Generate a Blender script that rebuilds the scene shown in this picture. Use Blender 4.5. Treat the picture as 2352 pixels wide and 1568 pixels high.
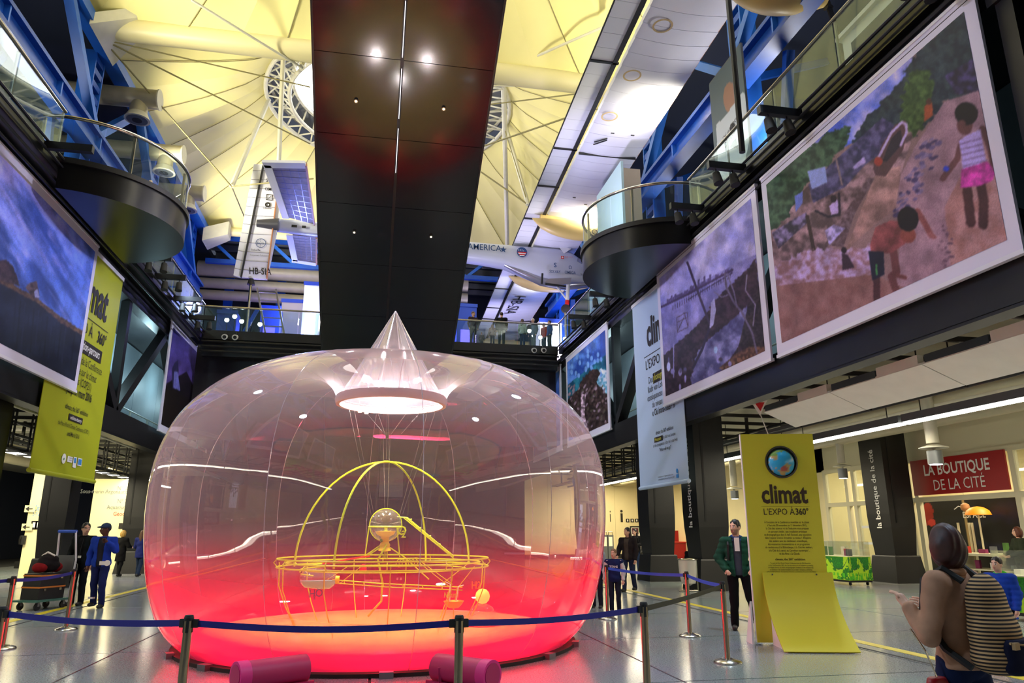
import bpy, bmesh, math, random
import numpy as np
from mathutils import Vector, Matrix
random.seed(5); rng = np.random.default_rng(5)
SC = bpy.context.scene
for o in list(bpy.data.objects): bpy.data.objects.remove(o)
COL = SC.collection
PI = math.pi

# ------------------------------------------------------------------ camera
FPX, PITCH, YAW, CH = 1653.0, math.radians(14.84), math.radians(10.8), 1.6
cam_d = bpy.data.cameras.new('camera'); cam = bpy.data.objects.new('camera', cam_d); COL.objects.link(cam)
cam_d.sensor_width = 36.0; cam_d.lens = FPX / 2352 * 36.0; cam_d.clip_end = 300
cam.location = (0, 0, CH); cam.rotation_euler = (PI / 2 + PITCH, 0, -YAW)
SC.camera = cam
F_ = np.array([math.sin(YAW) * math.cos(PITCH), math.cos(YAW) * math.cos(PITCH), math.sin(PITCH)])
R_ = np.array([math.cos(YAW), -math.sin(YAW), 0.0]); U_ = np.cross(R_, F_); C_ = np.array([0, 0, CH])
def ray(x, y): return F_ + R_ * ((x - 1176) / FPX) + U_ * ((784 - y) / FPX)
def atZ(x, y, z=0.0): d = ray(x, y); return C_ + d * ((z - CH) / d[2])
def atX(x, y, X): d = ray(x, y); return C_ + d * (X / d[0])
def atY(x, y, Y): d = ray(x, y); return C_ + d * (Y / d[1])
def topx(P):                      # world points (N,3) to photo pixels, used to lay out flat prints
    v = np.asarray(P, float) - C_; w = v @ F_
    return 1176 + FPX * (v @ R_) / w, 784 - FPX * (v @ U_) / w

# ------------------------------------------------------------------ view, world
vs = SC.view_settings
vs.view_transform = 'Standard'; vs.look = 'None'; vs.exposure = 0.28; vs.gamma = 1.0
vs.use_curve_mapping = False
wd = bpy.data.worlds.new('world'); SC.world = wd; wd.use_nodes = True
bg = wd.node_tree.nodes['Background']; bg.inputs[0].default_value = (0.55, 0.62, 0.85, 1); bg.inputs[1].default_value = 0.10

def lamp(name, kind, loc, energy, color, target=None, size=None, angle=None, blend=0.5, radius=0.1, size_y=None):
    d = bpy.data.lights.new(name, kind); d.energy = energy; d.color = color
    if kind == 'AREA':
        d.size = size
        if size_y: d.shape = 'RECTANGLE'; d.size_y = size_y
    elif kind in ('POINT', 'SPOT'): d.shadow_soft_size = radius
    if kind == 'SPOT': d.spot_size = math.radians(angle); d.spot_blend = blend
    o = bpy.data.objects.new(name, d); COL.objects.link(o); o.location = loc
    if target is not None:
        o.rotation_euler = (Vector(target) - Vector(loc)).to_track_quat('-Z', 'Y').to_euler()
    return o
CREAM = (1.0, 0.93, 0.68); COOL = (0.62, 0.80, 1.0); LAV = (0.80, 0.77, 1.0); WARM = (1.0, 0.82, 0.50)
# flood lamps on the upper trusses: they wash the tent roof
for yy in (12, 22, 32, 42):
    for s in (-1, 1):
        lamp('roof_flood', 'SPOT', (s * 10.6, yy, 16.6), 3200, CREAM, (s * 1.5, yy + 3, 24), angle=125, blend=0.9, radius=0.5)
# cool hall floods under the upper floors, aimed at the floor and across at the pictures
for yy in (4, 12, 20, 28):
    for s in (-1, 1):
        lamp('hall_flood', 'SPOT', (s * 7.4, yy, 10.6), 1500, COOL, (s * 0.5, yy, 0), angle=95, blend=0.8, radius=0.3)
for yy in (11, 17.5, 23, 29, 36):
    lamp('picture_spot', 'SPOT', (-5.9, yy, 11.4), 1500, LAV, (8.7, yy, 7.0), angle=60, blend=0.7, radius=0.2)
    lamp('picture_spot', 'SPOT', (6.3, yy, 11.4), 2000, LAV, (-8.3, yy, 7.0), angle=60, blend=0.7, radius=0.2)

# ------------------------------------------------------------------ materials
def s2l(c):
    return tuple((x / 12.92 if x <= 0.04045 else ((x + 0.055) / 1.055) ** 2.4) for x in c)
def hx(h): return s2l(tuple(int(h[i:i + 2], 16) / 255 for i in (0, 2, 4)))
MATS = {}
def mat(name, hexc, rough=0.5, metal=0.0, spec=0.5, noise=0.0, scale=8.0, bump=0.0, emit=0.0, trans=0.0, coat=0.0, ecol=None, stretch=None):
    if name in MATS: return MATS[name]
    m = bpy.data.materials.new(name); m.use_nodes = True; nt = m.node_tree; b = nt.nodes['Principled BSDF']
    c = hx(hexc) if isinstance(hexc, str) else hexc
    b.inputs['Base Color'].default_value = (*c, 1); b.inputs['Roughness'].default_value = rough
    b.inputs['Metallic'].default_value = metal; b.inputs['Specular IOR Level'].default_value = spec
    b.inputs['Transmission Weight'].default_value = trans; b.inputs['Coat Weight'].default_value = coat
    if emit:
        b.inputs['Emission Color'].default_value = (*(ecol or c), 1); b.inputs['Emission Strength'].default_value = emit
    if noise or bump:
        tc = nt.nodes.new('ShaderNodeTexCoord'); nz = nt.nodes.new('ShaderNodeTexNoise'); nz.inputs['Scale'].default_value = scale; nz.inputs['Detail'].default_value = 4
        if stretch:
            mp = nt.nodes.new('ShaderNodeMapping'); mp.inputs['Scale'].default_value = stretch
            nt.links.new(tc.outputs['Object'], mp.inputs[0]); nt.links.new(mp.outputs[0], nz.inputs['Vector'])
        else: nt.links.new(tc.outputs['Object'], nz.inputs['Vector'])
        if noise:
            rp = nt.nodes.new('ShaderNodeValToRGB'); e = rp.color_ramp.elements
            e[0].position = 0.3; e[1].position = 0.7
            e[0].color = (*[max(0, x * (1 - noise)) for x in c], 1); e[1].color = (*[min(1, x * (1 + noise)) for x in c], 1)
            nt.links.new(nz.outputs['Fac'], rp.inputs['Fac']); nt.links.new(rp.outputs['Color'], b.inputs['Base Color'])
        if bump:
            bp = nt.nodes.new('ShaderNodeBump'); bp.inputs['Strength'].default_value = bump; bp.inputs['Distance'].default_value = 0.02
            nt.links.new(nz.outputs['Fac'], bp.inputs['Height']); nt.links.new(bp.outputs[0], b.inputs['Normal'])
    MATS[name] = m; return m
def attr_mat(name, rough=0.55, spec=0.4, bump=0.0, emit=0.0):
    if name in MATS: return MATS[name]
    m = bpy.data.materials.new(name); m.use_nodes = True; nt = m.node_tree; b = nt.nodes['Principled BSDF']
    a = nt.nodes.new('ShaderNodeAttribute'); a.attribute_name = 'col'
    nt.links.new(a.outputs['Color'], b.inputs['Base Color']); b.inputs['Roughness'].default_value = rough; b.inputs['Specular IOR Level'].default_value = spec
    if bump:
        nz = nt.nodes.new('ShaderNodeTexNoise'); nz.inputs['Scale'].default_value = 14; bp = nt.nodes.new('ShaderNodeBump'); bp.inputs['Strength'].default_value = bump; bp.inputs['Distance'].default_value = 0.02
        tc = nt.nodes.new('ShaderNodeTexCoord'); nt.links.new(tc.outputs['Object'], nz.inputs['Vector'])
        nt.links.new(nz.outputs['Fac'], bp.inputs['Height']); nt.links.new(bp.outputs[0], b.inputs['Normal'])
    MATS[name] = m; return m
def film(name, tint, refl=0.10, rough=0.02, opac=0.05, fres=1.0, hue=None):
    """thin clear sheet: transparent, a little scatter, mirror reflection by fresnel"""
    if name in MATS: return MATS[name]
    m = bpy.data.materials.new(name); m.use_nodes = True; nt = m.node_tree; nt.nodes.clear()
    out = nt.nodes.new('ShaderNodeOutputMaterial'); tr = nt.nodes.new('ShaderNodeBsdfTransparent'); gl = nt.nodes.new('ShaderNodeBsdfGlossy')
    df = nt.nodes.new('ShaderNodeBsdfDiffuse'); df.inputs[0].default_value = (*(hue or (0.8, 0.8, 0.85)), 1)
    tr.inputs[0].default_value = (*tint, 1); gl.inputs['Roughness'].default_value = rough; gl.inputs[0].default_value = (1, 1, 1, 1)
    m1 = nt.nodes.new('ShaderNodeMixShader'); m1.inputs[0].default_value = opac
    nt.links.new(tr.outputs[0], m1.inputs[1]); nt.links.new(df.outputs[0], m1.inputs[2])
    lw = nt.nodes.new('ShaderNodeFresnel'); lw.inputs[0].default_value = 1.45
    ge = nt.nodes.new('ShaderNodeNewGeometry'); mx = nt.nodes.new('ShaderNodeMath'); mx.operation = 'MULTIPLY_ADD'
    mx.inputs[1].default_value = fres; mx.inputs[2].default_value = refl - 0.035 * fres; mx.use_clamp = True
    # fresnel of a thin sheet: same from both sides, so feed it the outward incidence angle
    dt = nt.nodes.new('ShaderNodeVectorMath'); dt.operation = 'DOT_PRODUCT'
    nt.links.new(ge.outputs['Incoming'], dt.inputs[0]); nt.links.new(ge.outputs['Normal'], dt.inputs[1])
    ab = nt.nodes.new('ShaderNodeMath'); ab.operation = 'ABSOLUTE'; nt.links.new(dt.outputs['Value'], ab.inputs[0])
    sb = nt.nodes.new('ShaderNodeMath'); sb.operation = 'SUBTRACT'; sb.inputs[0].default_value = 1.0; nt.links.new(ab.outputs[0], sb.inputs[1])
    pw = nt.nodes.new('ShaderNodeMath'); pw.operation = 'POWER'; pw.inputs[1].default_value = 4.0; nt.links.new(sb.outputs[0], pw.inputs[0])
    ad = nt.nodes.new('ShaderNodeMath'); ad.operation = 'MULTIPLY_ADD'; ad.inputs[1].default_value = fres; ad.inputs[2].default_value = refl; ad.use_clamp = True
    nt.links.new(pw.outputs[0], ad.inputs[0]); nt.nodes.remove(lw); nt.nodes.remove(mx)
    m2 = nt.nodes.new('ShaderNodeMixShader'); nt.links.new(ad.outputs[0], m2.inputs[0])
    nt.links.new(m1.outputs[0], m2.inputs[1]); nt.links.new(gl.outputs[0], m2.inputs[2]); nt.links.new(m2.outputs[0], out.inputs[0])
    MATS[name] = m; return m

M = lambda n: MATS[n]
mat('black_steel', '141416', 0.42, 0.0, 0.5, noise=0.25, scale=3)
mat('black_gloss', '0b0a0b', 0.28, 0.0, 0.6)
mat('dark_panel', '26262a', 0.5, noise=0.2, scale=2)
mat('blue_steel', '0f4aa8', 0.45, noise=0.12, scale=2)
mat('blue_light', '1f62c4', 0.42, noise=0.08, scale=2)
mat('chrome', 'b9b2a6', 0.22, 1.0)
mat('brushed', '9c8f78', 0.3, 1.0)
mat('white_paint', 'e9e6de', 0.5, noise=0.03, scale=3)
mat('white_gloss', 'e6e8f2', 0.3)
mat('white_metal', 'c9c6b4', 0.4, noise=0.05, scale=3)
mat('grey_metal', '6f7376', 0.4, 0.4)
mat('cream_wall', 'ece0b4', 0.6, noise=0.03, scale=1)
mat('grey_wall', '8e9aa0', 0.5, noise=0.06, scale=1.5)
mat('duct', 'b3ac92', 0.45, 0.2, noise=0.08, scale=2)
mat('tube_cream', 'd8cf9e', 0.45)
mat('rubber', '151515', 0.7)
mat('ink', '1c1612', 0.6)
mat('ink_white', 'f2f2ee', 0.6)
mat('ink_blue', '17407a', 0.5)
mat('ink_red', 'c8161d', 0.5)
mat('red_sign', 'a50d12', 0.45)
mat('lime', 'b4ba12', 0.6)
mat('lime_sign', 'd6c82e', 0.5)
mat('glass_tube', 'ffffff', 0.5, emit=9.0, ecol=(1.0, 0.95, 0.80))
mat('lamp_glass', 'ffffff', 0.5, emit=14.0, ecol=(0.9, 0.93, 1.0))

# ------------------------------------------------------------------ mesh building
ORG = {}
class MB:
    def __init__(s): s.v = []; s.f = []
    def add(s, vs_, fs):
        b = len(s.v); s.v += [tuple(map(float, p)) for p in vs_]; s.f += [tuple(i + b for i in f) for f in fs]; return s
    def box(s, c, size, rz=0.0):
        x, y, z = size[0] / 2, size[1] / 2, size[2] / 2; ca, sa = math.cos(rz), math.sin(rz)
        P = [(c[0] + (dx * ca - dy * sa), c[1] + (dx * sa + dy * ca), c[2] + dz) for dz in (-z, z) for dx, dy in ((-x, -y), (x, -y), (x, y), (-x, y))]
        return s.add(P, [(3, 2, 1, 0), (4, 5, 6, 7), (0, 1, 5, 4), (1, 2, 6, 5), (2, 3, 7, 6), (3, 0, 4, 7)])
    def bx(s, x0, x1, y0, y1, z0, z1): return s.box(((x0 + x1) / 2, (y0 + y1) / 2, (z0 + z1) / 2), (abs(x1 - x0), abs(y1 - y0), abs(z1 - z0)))
    def bar(s, a, b, w, h, up=(0, 0, 1)):
        a, b = Vector(a), Vector(b); d = (b - a).normalized(); u = Vector(up)
        if abs(d.dot(u)) > 0.98: u = Vector((0, 1, 0))
        r = d.cross(u).normalized(); u = r.cross(d)
        P = [p + r * (i * w / 2) + u * (j * h / 2) for p in (a, b) for i, j in ((-1, -1), (1, -1), (1, 1), (-1, 1))]
        return s.add(P, [(0, 1, 2, 3), (7, 6, 5, 4), (0, 4, 5, 1), (1, 5, 6, 2), (2, 6, 7, 3), (3, 7, 4, 0)])
    def path(s, pts, r, n=8, closed=False, cap=True):
        pts = [Vector(p) for p in pts]; k = len(pts); rs = r if isinstance(r, (list, tuple)) else [r] * k
        rings = []; prev = None
        for i, p in enumerate(pts):
            if closed: t = pts[(i + 1) % k] - pts[i - 1]
            else: t = pts[min(i + 1, k - 1)] - pts[max(i - 1, 0)]
            t.normalize()
            if prev is None:
                u = Vector((0, 0, 1)) if abs(t.z) < 0.9 else Vector((0, 1, 0))
                x = t.cross(u).normalized()
            else: x = (prev - t * prev.dot(t)).normalized()
            prev = x; y = t.cross(x)
            rings.append([p + (x * math.cos(2 * PI * j / n) + y * math.sin(2 * PI * j / n)) * rs[i] for j in range(n)])
        V = [q for rg in rings for q in rg]; Fs = []
        for i in range(k if closed else k - 1):
            a, b = i * n, ((i + 1) % k) * n
            for j in range(n): Fs.append((a + j, a + (j + 1) % n, b + (j + 1) % n, b + j))
        if not closed and cap: Fs += [tuple(range(n - 1, -1, -1)), tuple((k - 1) * n + j for j in range(n))]
        return s.add(V, Fs)
    def lathe(s, prof, c=(0, 0, 0), n=32, cap=True, a0=0.0, a1=2 * PI):
        full = abs(a1 - a0 - 2 * PI) < 1e-6; k = n if full else n + 1; V = []; Fs = []
        for r, z in prof:
            for j in range(k):
                a = a0 + (a1 - a0) * j / n; V.append((c[0] + r * math.cos(a), c[1] + r * math.sin(a), c[2] + z))
        for i in range(len(prof) - 1):
            for j in range(n):
                q = (j + 1) % k; Fs.append((i * k + j, i * k + q, (i + 1) * k + q, (i + 1) * k + j))
        if cap and full: Fs += [tuple(range(k - 1, -1, -1)), tuple((len(prof) - 1) * k + j for j in range(k))]
        return s.add(V, Fs)
    def prism(s, poly, d):
        """poly: 3D points, extruded by vector d"""
        n = len(poly); P = [Vector(p) for p in poly]; D = Vector(d); V = P + [p + D for p in P]
        return s.add(V, [tuple(range(n - 1, -1, -1)), tuple(range(n, 2 * n))] + [(i, (i + 1) % n, n + (i + 1) % n, n + i) for i in range(n)])
    def build(s, name, m, parent=None, smooth=False, fix=True):
        return link(name, s.v, s.f, m, parent, smooth, fix)
def auto_smooth(me, ang=40):
    for p in me.polygons: p.use_smooth = True
    try: me.set_sharp_from_angle(angle=math.radians(ang))
    except Exception: pass
def link(name, V, Fs, m, parent=None, smooth=False, fix=True):
    o0 = ORG.get(parent.name, Vector((0, 0, 0))) if parent else Vector((0, 0, 0))
    me = bpy.data.meshes.new(name)
    A = np.asarray(V, float) - np.array(o0)
    me.from_pydata(A.tolist() if not isinstance(V, list) else [tuple(r) for r in A], [], Fs); me.update()
    if fix:
        b = bmesh.new(); b.from_mesh(me); bmesh.ops.recalc_face_normals(b, faces=b.faces); b.to_mesh(me); b.free()
    if m: me.materials.append(m if not isinstance(m, str) else MATS[m])
    if smooth: auto_smooth(me)
    ob = bpy.data.objects.new(name, me); COL.objects.link(ob)
    if parent: ob.parent = parent
    ORG[ob.name] = o0
    return ob
def thing(name, label, cat, loc=(0, 0, 0), group=None, kind=None, rz=0.0):
    o = bpy.data.objects.new(name, None); COL.objects.link(o); o.location = loc; o.empty_display_size = 0.2; o.rotation_euler = (0, 0, rz)
    o['label'] = label; o['category'] = cat
    if group: o['group'] = group
    if kind: o['kind'] = kind
    ORG[o.name] = Vector(loc) if rz == 0 else Vector((0, 0, 0))
    return o
def tag(o, label, cat=None, group=None, kind=None):
    o['label'] = label
    if cat: o['category'] = cat
    if group: o['group'] = group
    if kind: o['kind'] = kind
    return o
def struct(name, label, cat, mb, m, smooth=False):
    o = mb.build(name, m, None, smooth); return tag(o, label, cat, kind='structure')
def share(src, parent, loc=(0, 0, 0), rot=(0, 0, 0), scale=(1, 1, 1), name=None):
    c = src.copy(); COL.objects.link(c); c.parent = parent; c.location = loc; c.rotation_euler = rot; c.scale = scale
    if name: c.name = name
    return c
TXT_CACHE = {}
def text(s, size, m, org, xd, yd, parent, align='LEFT', xs=1.0, bold=0.0, name='lettering', lines=1.0, depth=0.004):
    """flat lettering: org is the baseline anchor, xd/yd unit vectors of the print"""
    cu = bpy.data.curves.new('t', 'FONT'); cu.body = s; cu.size = 1.0; cu.align_x = align; cu.offset = bold; cu.resolution_u = 2; cu.space_line = lines
    to = bpy.data.objects.new('t', cu); COL.objects.link(to)
    dg = bpy.context.evaluated_depsgraph_get(); me = bpy.data.meshes.new_from_object(to.evaluated_get(dg))
    V = [v.co.copy() for v in me.vertices]; Fs = [tuple(p.vertices) for p in me.polygons]
    bpy.data.objects.remove(to); bpy.data.curves.remove(cu); bpy.data.meshes.remove(me)
    xd, yd, org = Vector(xd), Vector(yd), Vector(org); nd = xd.cross(yd).normalized()
    W = [org + xd * (v.x * size * xs) + yd * (v.y * size) + nd * depth for v in V]
    return link(name, W, Fs, m, parent, fix=False)
# ================================================================== THE SETTING
# ---- floor of large terrazzo slabs
def floor_mat():
    m = bpy.data.materials.new('terrazzo'); m.use_nodes = True; nt = m.node_tree; b = nt.nodes['Principled BSDF']
    tc = nt.nodes.new('ShaderNodeTexCoord'); g = nt.nodes.new('ShaderNodeNewGeometry')
    n1 = nt.nodes.new('ShaderNodeTexNoise'); n1.inputs['Scale'].default_value = 55; n1.inputs['Detail'].default_value = 5
    n2 = nt.nodes.new('ShaderNodeTexNoise'); n2.inputs['Scale'].default_value = 0.5
    nt.links.new(g.outputs['Position'], n1.inputs['Vector']); nt.links.new(g.outputs['Position'], n2.inputs['Vector'])
    r1 = nt.nodes.new('ShaderNodeValToRGB'); e = r1.color_ramp.elements; e[0].position = 0.35; e[1].position = 0.65
    e[0].color = (*hx('7f8588'), 1); e[1].color = (*hx('a7adb0'), 1)
    mx = nt.nodes.new('ShaderNodeMixRGB'); mx.blend_type = 'MULTIPLY'; mx.inputs[0].default_value = 0.35
    nt.links.new(n1.outputs['Fac'], r1.inputs[0]); nt.links.new(r1.outputs[0], mx.inputs[1]); nt.links.new(n2.outputs['Color'], mx.inputs[2])
    nt.links.new(mx.outputs[0], b.inputs['Base Color'])
    b.inputs['Roughness'].default_value = 0.17; b.inputs['Specular IOR Level'].default_value = 0.75
    MATS['terrazzo'] = m
floor_mat(); mat('joint', '2a2b2c', 0.8); mat('yellow_paint', 'c8b41c', 0.5)
flo = struct('floor', 'grey polished terrazzo floor of the exhibition hall', 'floor', MB().bx(-24, 24, -24, 56, -0.30, -0.012), 'joint')
SX, SY = 3.42, 3.3
sl = MB().bx(0, SX - 0.03, 0, SY - 0.03, -0.10, 0.0).build('slab', 'terrazzo', flo)
first = True
for i in range(-5, 6):
    for j in range(-4, 16):
        p = (0.09 + i * SX, 1.6 + j * SY, 0)
        if first: sl.location = p; first = False
        else: share(sl, flo, p)
for x in (-6.5, 7.35): MB().bx(x - 0.09, x + 0.09, -20, 50, 0.001, 0.004).build('painted_stripe', 'yellow_paint', flo)
for x in (-6.15, 7.0): MB().bx(x - 0.025, x + 0.025, -20, 50, 0.0005, 0.003).build('drain_slot', 'joint', flo)

# ---- outer shell
mat('shell_dark', '1a2030', 0.7); mat('shell_ceiling', '20283c', 0.7)
struct('wall_right', 'dark far side wall of the upper floor on the right', 'wall', MB().bx(22, 22.3, -24, 60, 5, 24), 'shell_dark')
struct('wall_left', 'dark far side wall of the upper floor on the left', 'wall', MB().bx(-22.3, -22, -24, 56, 0, 24), 'shell_dark')
struct('wall_back', 'dark wall behind the camera closing the hall', 'wall', MB().bx(-22, 22, -24.3, -24, 0, 24), 'dark_panel')
struct('wall_far', 'dark blue wall closing the far end of the upper hall', 'wall', MB().bx(-22, 22, 60, 60.3, 0, 24), 'shell_dark')
for s, lab in ((1, 'right'), (-1, 'left')):
    struct('ceiling_' + lab, 'dark ribbed ceiling over the upper floor on the ' + lab, 'ceiling', MB().bx(s * 12.2, s * 22, -24, 60, 20.9, 21.2), 'shell_ceiling')
    struct('floor_upper_' + lab, 'upper floor slab along the ' + lab + ' side of the hall', 'floor', MB().bx(9.3 if s > 0 else -8.9, s * 22, -24, 60, 9.95, 10.38), 'dark_panel')
    struct('ceiling_aisle_' + lab, 'raw service ceiling above the ' + lab + ' aisle', 'ceiling', MB().bx(9.35 if s > 0 else -8.95, s * 22, -24, 52, 5.25, 5.45), 'white_metal')
struct('ceiling_far', 'dark ceiling beyond the tent roof', 'ceiling', MB().bx(-12.2, 12.2, 47.2, 60, 21.6, 21.9), 'shell_ceiling')
struct('ceiling_near', 'dark ceiling behind the camera', 'ceiling', MB().bx(-12.2, 12.2, -24, 7.2, 21.6, 21.9), 'shell_ceiling')

# ---- side trusses carrying the upper floors
def side_truss(s):
    lab = 'right' if s > 0 else 'left'; X = 9.1 if s > 0 else -8.7; edge = 8.62 if s > 0 else -7.8
    t = thing('side_truss', 'black steel truss under the upper floor on the %s side' % lab, 'truss', (X, 0, 4.8), kind='structure')
    MB().bx(X - .2, X + .2, -22, 52, 4.75, 5.55).build('bottom_chord', 'black_steel', t)
    MB().bx(X - .2, X + .2, -22, 52, 9.35, 10.0).build('top_chord', 'black_steel', t)
    y = -20.0; k = 0
    while y < 50:
        a, b = ((y, 5.5), (y + 4.6, 9.4)) if k % 2 == 0 else ((y, 9.4), (y + 4.6, 5.5))
        MB().bar((X, a[0], a[1]), (X, b[0], b[1]), 0.32, 0.34, up=(s, 0, 0)).build('diagonal', 'black_steel', t)
        if k % 2 == 0: MB().bx(X - .14, X + .14, y - .14, y + .14, 5.5, 9.4).build('post', 'black_steel', t)
        y += 4.6; k += 1
    # fascia and service rails along the slab edge
    MB().bx(edge, X, -22, 33, 9.98, 10.34).build('fascia', 'black_gloss', t)
    for dz, dx, r in ((9.85, .10, .05), (9.62, .16, .035), (10.12, -.08, .03), (10.3, -.10, .035)):
        MB().path([(edge + s * dx, -20, dz), (edge + s * dx, 33, dz)], r, 6).build('service_rail', 'black_steel', t)
    MB().bx(X - .2, X + .2, -22, 52, 4.70, 4.76).build('flange', 'black_steel', t)
    return t, edge, X
TR, EDR, XR_ = side_truss(1); TL, EDL, XL_ = side_truss(-1)
# grey cladding and walkway rail seen through the truss
for s, lab in ((1, 'right'), (-1, 'left')):
    x = 11.6 if s > 0 else -11.2
    w = thing('service_wall', 'grey panelled wall of the middle level behind the %s truss' % lab, 'wall', (x, 20, 5.5), kind='structure')
    for k in range(18): MB().bx(x, x + s * .1, -18 + k * 3.6, -18 + k * 3.6 + 3.57, 5.46, 9.9).build('wall_panel', 'grey_wall', w)
    r = thing('walkway_rail', 'pale metal walkway rail behind the %s truss' % lab, 'railing', (x - s * .9, 20, 5.5))
    for z in (6.0, 6.6): MB().path([(x - s * .9, 8, z), (x - s * .9, 48, z)], .03, 6).build('rail_tube', 'white_metal', r)
    for k in range(17): MB().bx(x - s * .9 - .03, x - s * .9 + .03, 8 + k * 2.5 - .06, 8 + k * 2.5 + .06, 5.46, 6.6).build('rail_post', 'white_metal', r)

# ---- glass balustrades of the upper floors
film('balustrade_glass', (0.86, 0.95, 0.93), refl=0.05, opac=0.04, fres=.45, hue=(.5, .75, .72))
def balustrade(edge, y0, y1, lab, side, gap=None):
    t = thing('balustrade', lab, 'balustrade', (edge, y0, 10.36))
    n = max(1, round((y1 - y0) / 2.3)); L = (y1 - y0) / n
    for k in range(n):
        a, b = y0 + k * L + .02, y0 + (k + 1) * L - .02
        MB().bx(edge - .008, edge + .008, a, b, 10.34, 11.42).build('glass_pane', 'balustrade_glass', t)
    MB().path([(edge, y0, 11.5), (edge, y1, 11.5)], .04, 10).build('handrail', 'chrome', t, True)
    for k in range(n + 1): MB().bx(edge + side * .03, edge + side * .07, y0 + k * L - .02, y0 + k * L + .02, 10.3, 11.48).build('glass_clamp', 'grey_metal', t)
BR_C = (8.8, 20.4); BL_C = (-8.1, 20.0); BR_R = 2.55
balustrade(EDR - .02, -12, 17.72, 'long glass balustrade with steel handrail above the right photographs', 1)
balustrade(EDR - .02, 23.08, 32.9, 'glass balustrade from the right round balcony to the far gallery', 1)
balustrade(EDL + .02, -4, 17.3, 'glass balustrade with steel handrail above the left coastal photograph', -1)
balustrade(EDL + .02, 22.7, 32.9, 'glass balustrade from the left round balcony to the far gallery', -1)

# ---- round balconies
def round_balcony(c, s, lab):
    t = thing('round_balcony', lab, 'balcony', (c[0], c[1], 9.3))
    a0, a1 = (PI / 2 - .1, 1.5 * PI + .1) if s > 0 else (-PI / 2 - .1, PI / 2 + .1)
    r = BR_R
    ed = EDR - .004 if s > 0 else EDL + .004
    def disc(rr, n=48):
        th = math.acos(max(-1, min(1, (ed - c[0]) / rr))); return [(c[0] + rr * math.cos(q), c[1] + rr * math.sin(q)) for q in (np.linspace(th, 2 * PI - th, n) if s > 0 else np.linspace(-th, th, n))]
    MB().prism([(x, y, 9.56) for x, y in disc(r)], (0, 0, .68)).build('drum', 'black_gloss', t, True)
    MB().prism([(x, y, 10.24) for x, y in disc(r + .06)], (0, 0, .14)).build('rim_band', 'black_steel', t, True)
    n = 12
    for k in range(n):
        b0 = a0 + (a1 - a0) * k / n + .006; b1 = a0 + (a1 - a0) * (k + 1) / n - .006; V = []; Fs = []
        for q in range(4):
            a = b0 + (b1 - b0) * q / 3
            V += [(c[0] + (r - .05) * math.cos(a), c[1] + (r - .05) * math.sin(a), 10.4), (c[0] + (r - .05) * math.cos(a), c[1] + (r - .05) * math.sin(a), 11.44)]
        for q in range(3): Fs.append((2 * q, 2 * q + 2, 2 * q + 3, 2 * q + 1))
        link('glass_pane', V, Fs, 'balustrade_glass', t, True)
        if k % 3 == 0 or k == n - 1:
            a = b0 if k < n - 1 else b1
            MB().bx(c[0] + (r - .12) * math.cos(a) - .03, c[0] + (r - .12) * math.cos(a) + .03, c[1] + (r - .12) * math.sin(a) - .03, c[1] + (r - .12) * math.sin(a) + .03, 10.36, 11.46).build('rail_post', 'brushed', t)
    MB().path([(c[0] + (r - .05) * math.cos(a0 + (a1 - a0) * k / 40), c[1] + (r - .05) * math.sin(a0 + (a1 - a0) * k / 40), 11.5) for k in range(41)], .045, 10).build('handrail', 'chrome', t, True)
round_balcony(BR_C, 1, 'black round balcony with curved glass beside the airplane nose')
round_balcony(BL_C, -1, 'black round balcony with curved glass above the left lime banner')

# ---- black lighting arms with spot lamps on the slab edges
def arm(x0, x1, y, z, lab, spot=True):
    t = thing('lighting_arm', lab, 'lamp arm', (x0, y, z))
    MB().bx(x0, x1, y - .07, y + .07, z - .09, z + .09).build('arm', 'black_steel', t)
    if spot:
        for q in (.35, .8):
            x = x0 + (x1 - x0) * q
            MB().path([(x, y, z - .08), (x, y, z - .22)], .02, 6).build('yoke', 'black_steel', t)
            MB().path([(x, y, z - .2), (x + .02, y - .06, z - .5)], [.09, .12], 10).build('spot_can', 'rubber', t, True)
nm = ['nearest', 'second', 'third', 'fourth', 'fifth', 'sixth']
for k, (y, z) in enumerate(((8.2, 10.2), (12.2, 10.2), (14.6, 10.2), (16.9, 10.2), (24.5, 10.2), (27.5, 10.2))):
    arm(EDR - .03, EDR - 1.0, y, z, 'black lighting arm on the right slab edge, %s from the camera' % nm[k])
for k, (y, z) in enumerate(((16.6, 10.2), (23.6, 10.2), (25.5, 10.2), (28.0, 10.2), (30.5, 10.2))):
    arm(EDL + .03, EDL + 1.05, y, z, 'black lighting arm on the left slab edge, %s from the camera' % nm[k], k > 0)
p = atX(1705, 350, 7.9); q = atX(1672, 0, 7.9)
pole = MB().path([tuple(p), (p[0], p[1], 16.7)], .07, 8).build('hanging_pole', 'black_steel'); tag(pole, 'thin black upright pole beside the right balustrade', 'pole')

# ---- far gallery
GY = 33.0
gal = thing('gallery', 'black far gallery bridge crossing the hall at the upper level', 'gallery', (0.3, GY, 9.3), kind='structure')
MB().bx(EDL + .05, EDR - .05, GY, GY + 26, 9.95, 10.36).build('slab_edge', 'black_steel', gal)
MB().bx(EDL + .05, EDR - .05, GY + .15, GY + .5, 9.2, 9.95).build('edge_beam', 'black_steel', gal)
for z in (9.4, 9.62, 9.85): MB().path([(EDL, GY + .02, z), (EDR, GY + .02, z)], .045, 6).build('service_rail', 'black_steel', gal)
n = 8; L = (EDR - EDL) / n
for k in range(n): MB().bx(EDL + k * L + .02, EDL + (k + 1) * L - .02, GY + .04, GY + .055, 10.37, 11.4).build('glass_pane', 'balustrade_glass', gal)
MB().path([(EDL, GY + .05, 11.47), (EDR, GY + .05, 11.47)], .045, 10).build('handrail', 'chrome', gal, True)
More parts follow.
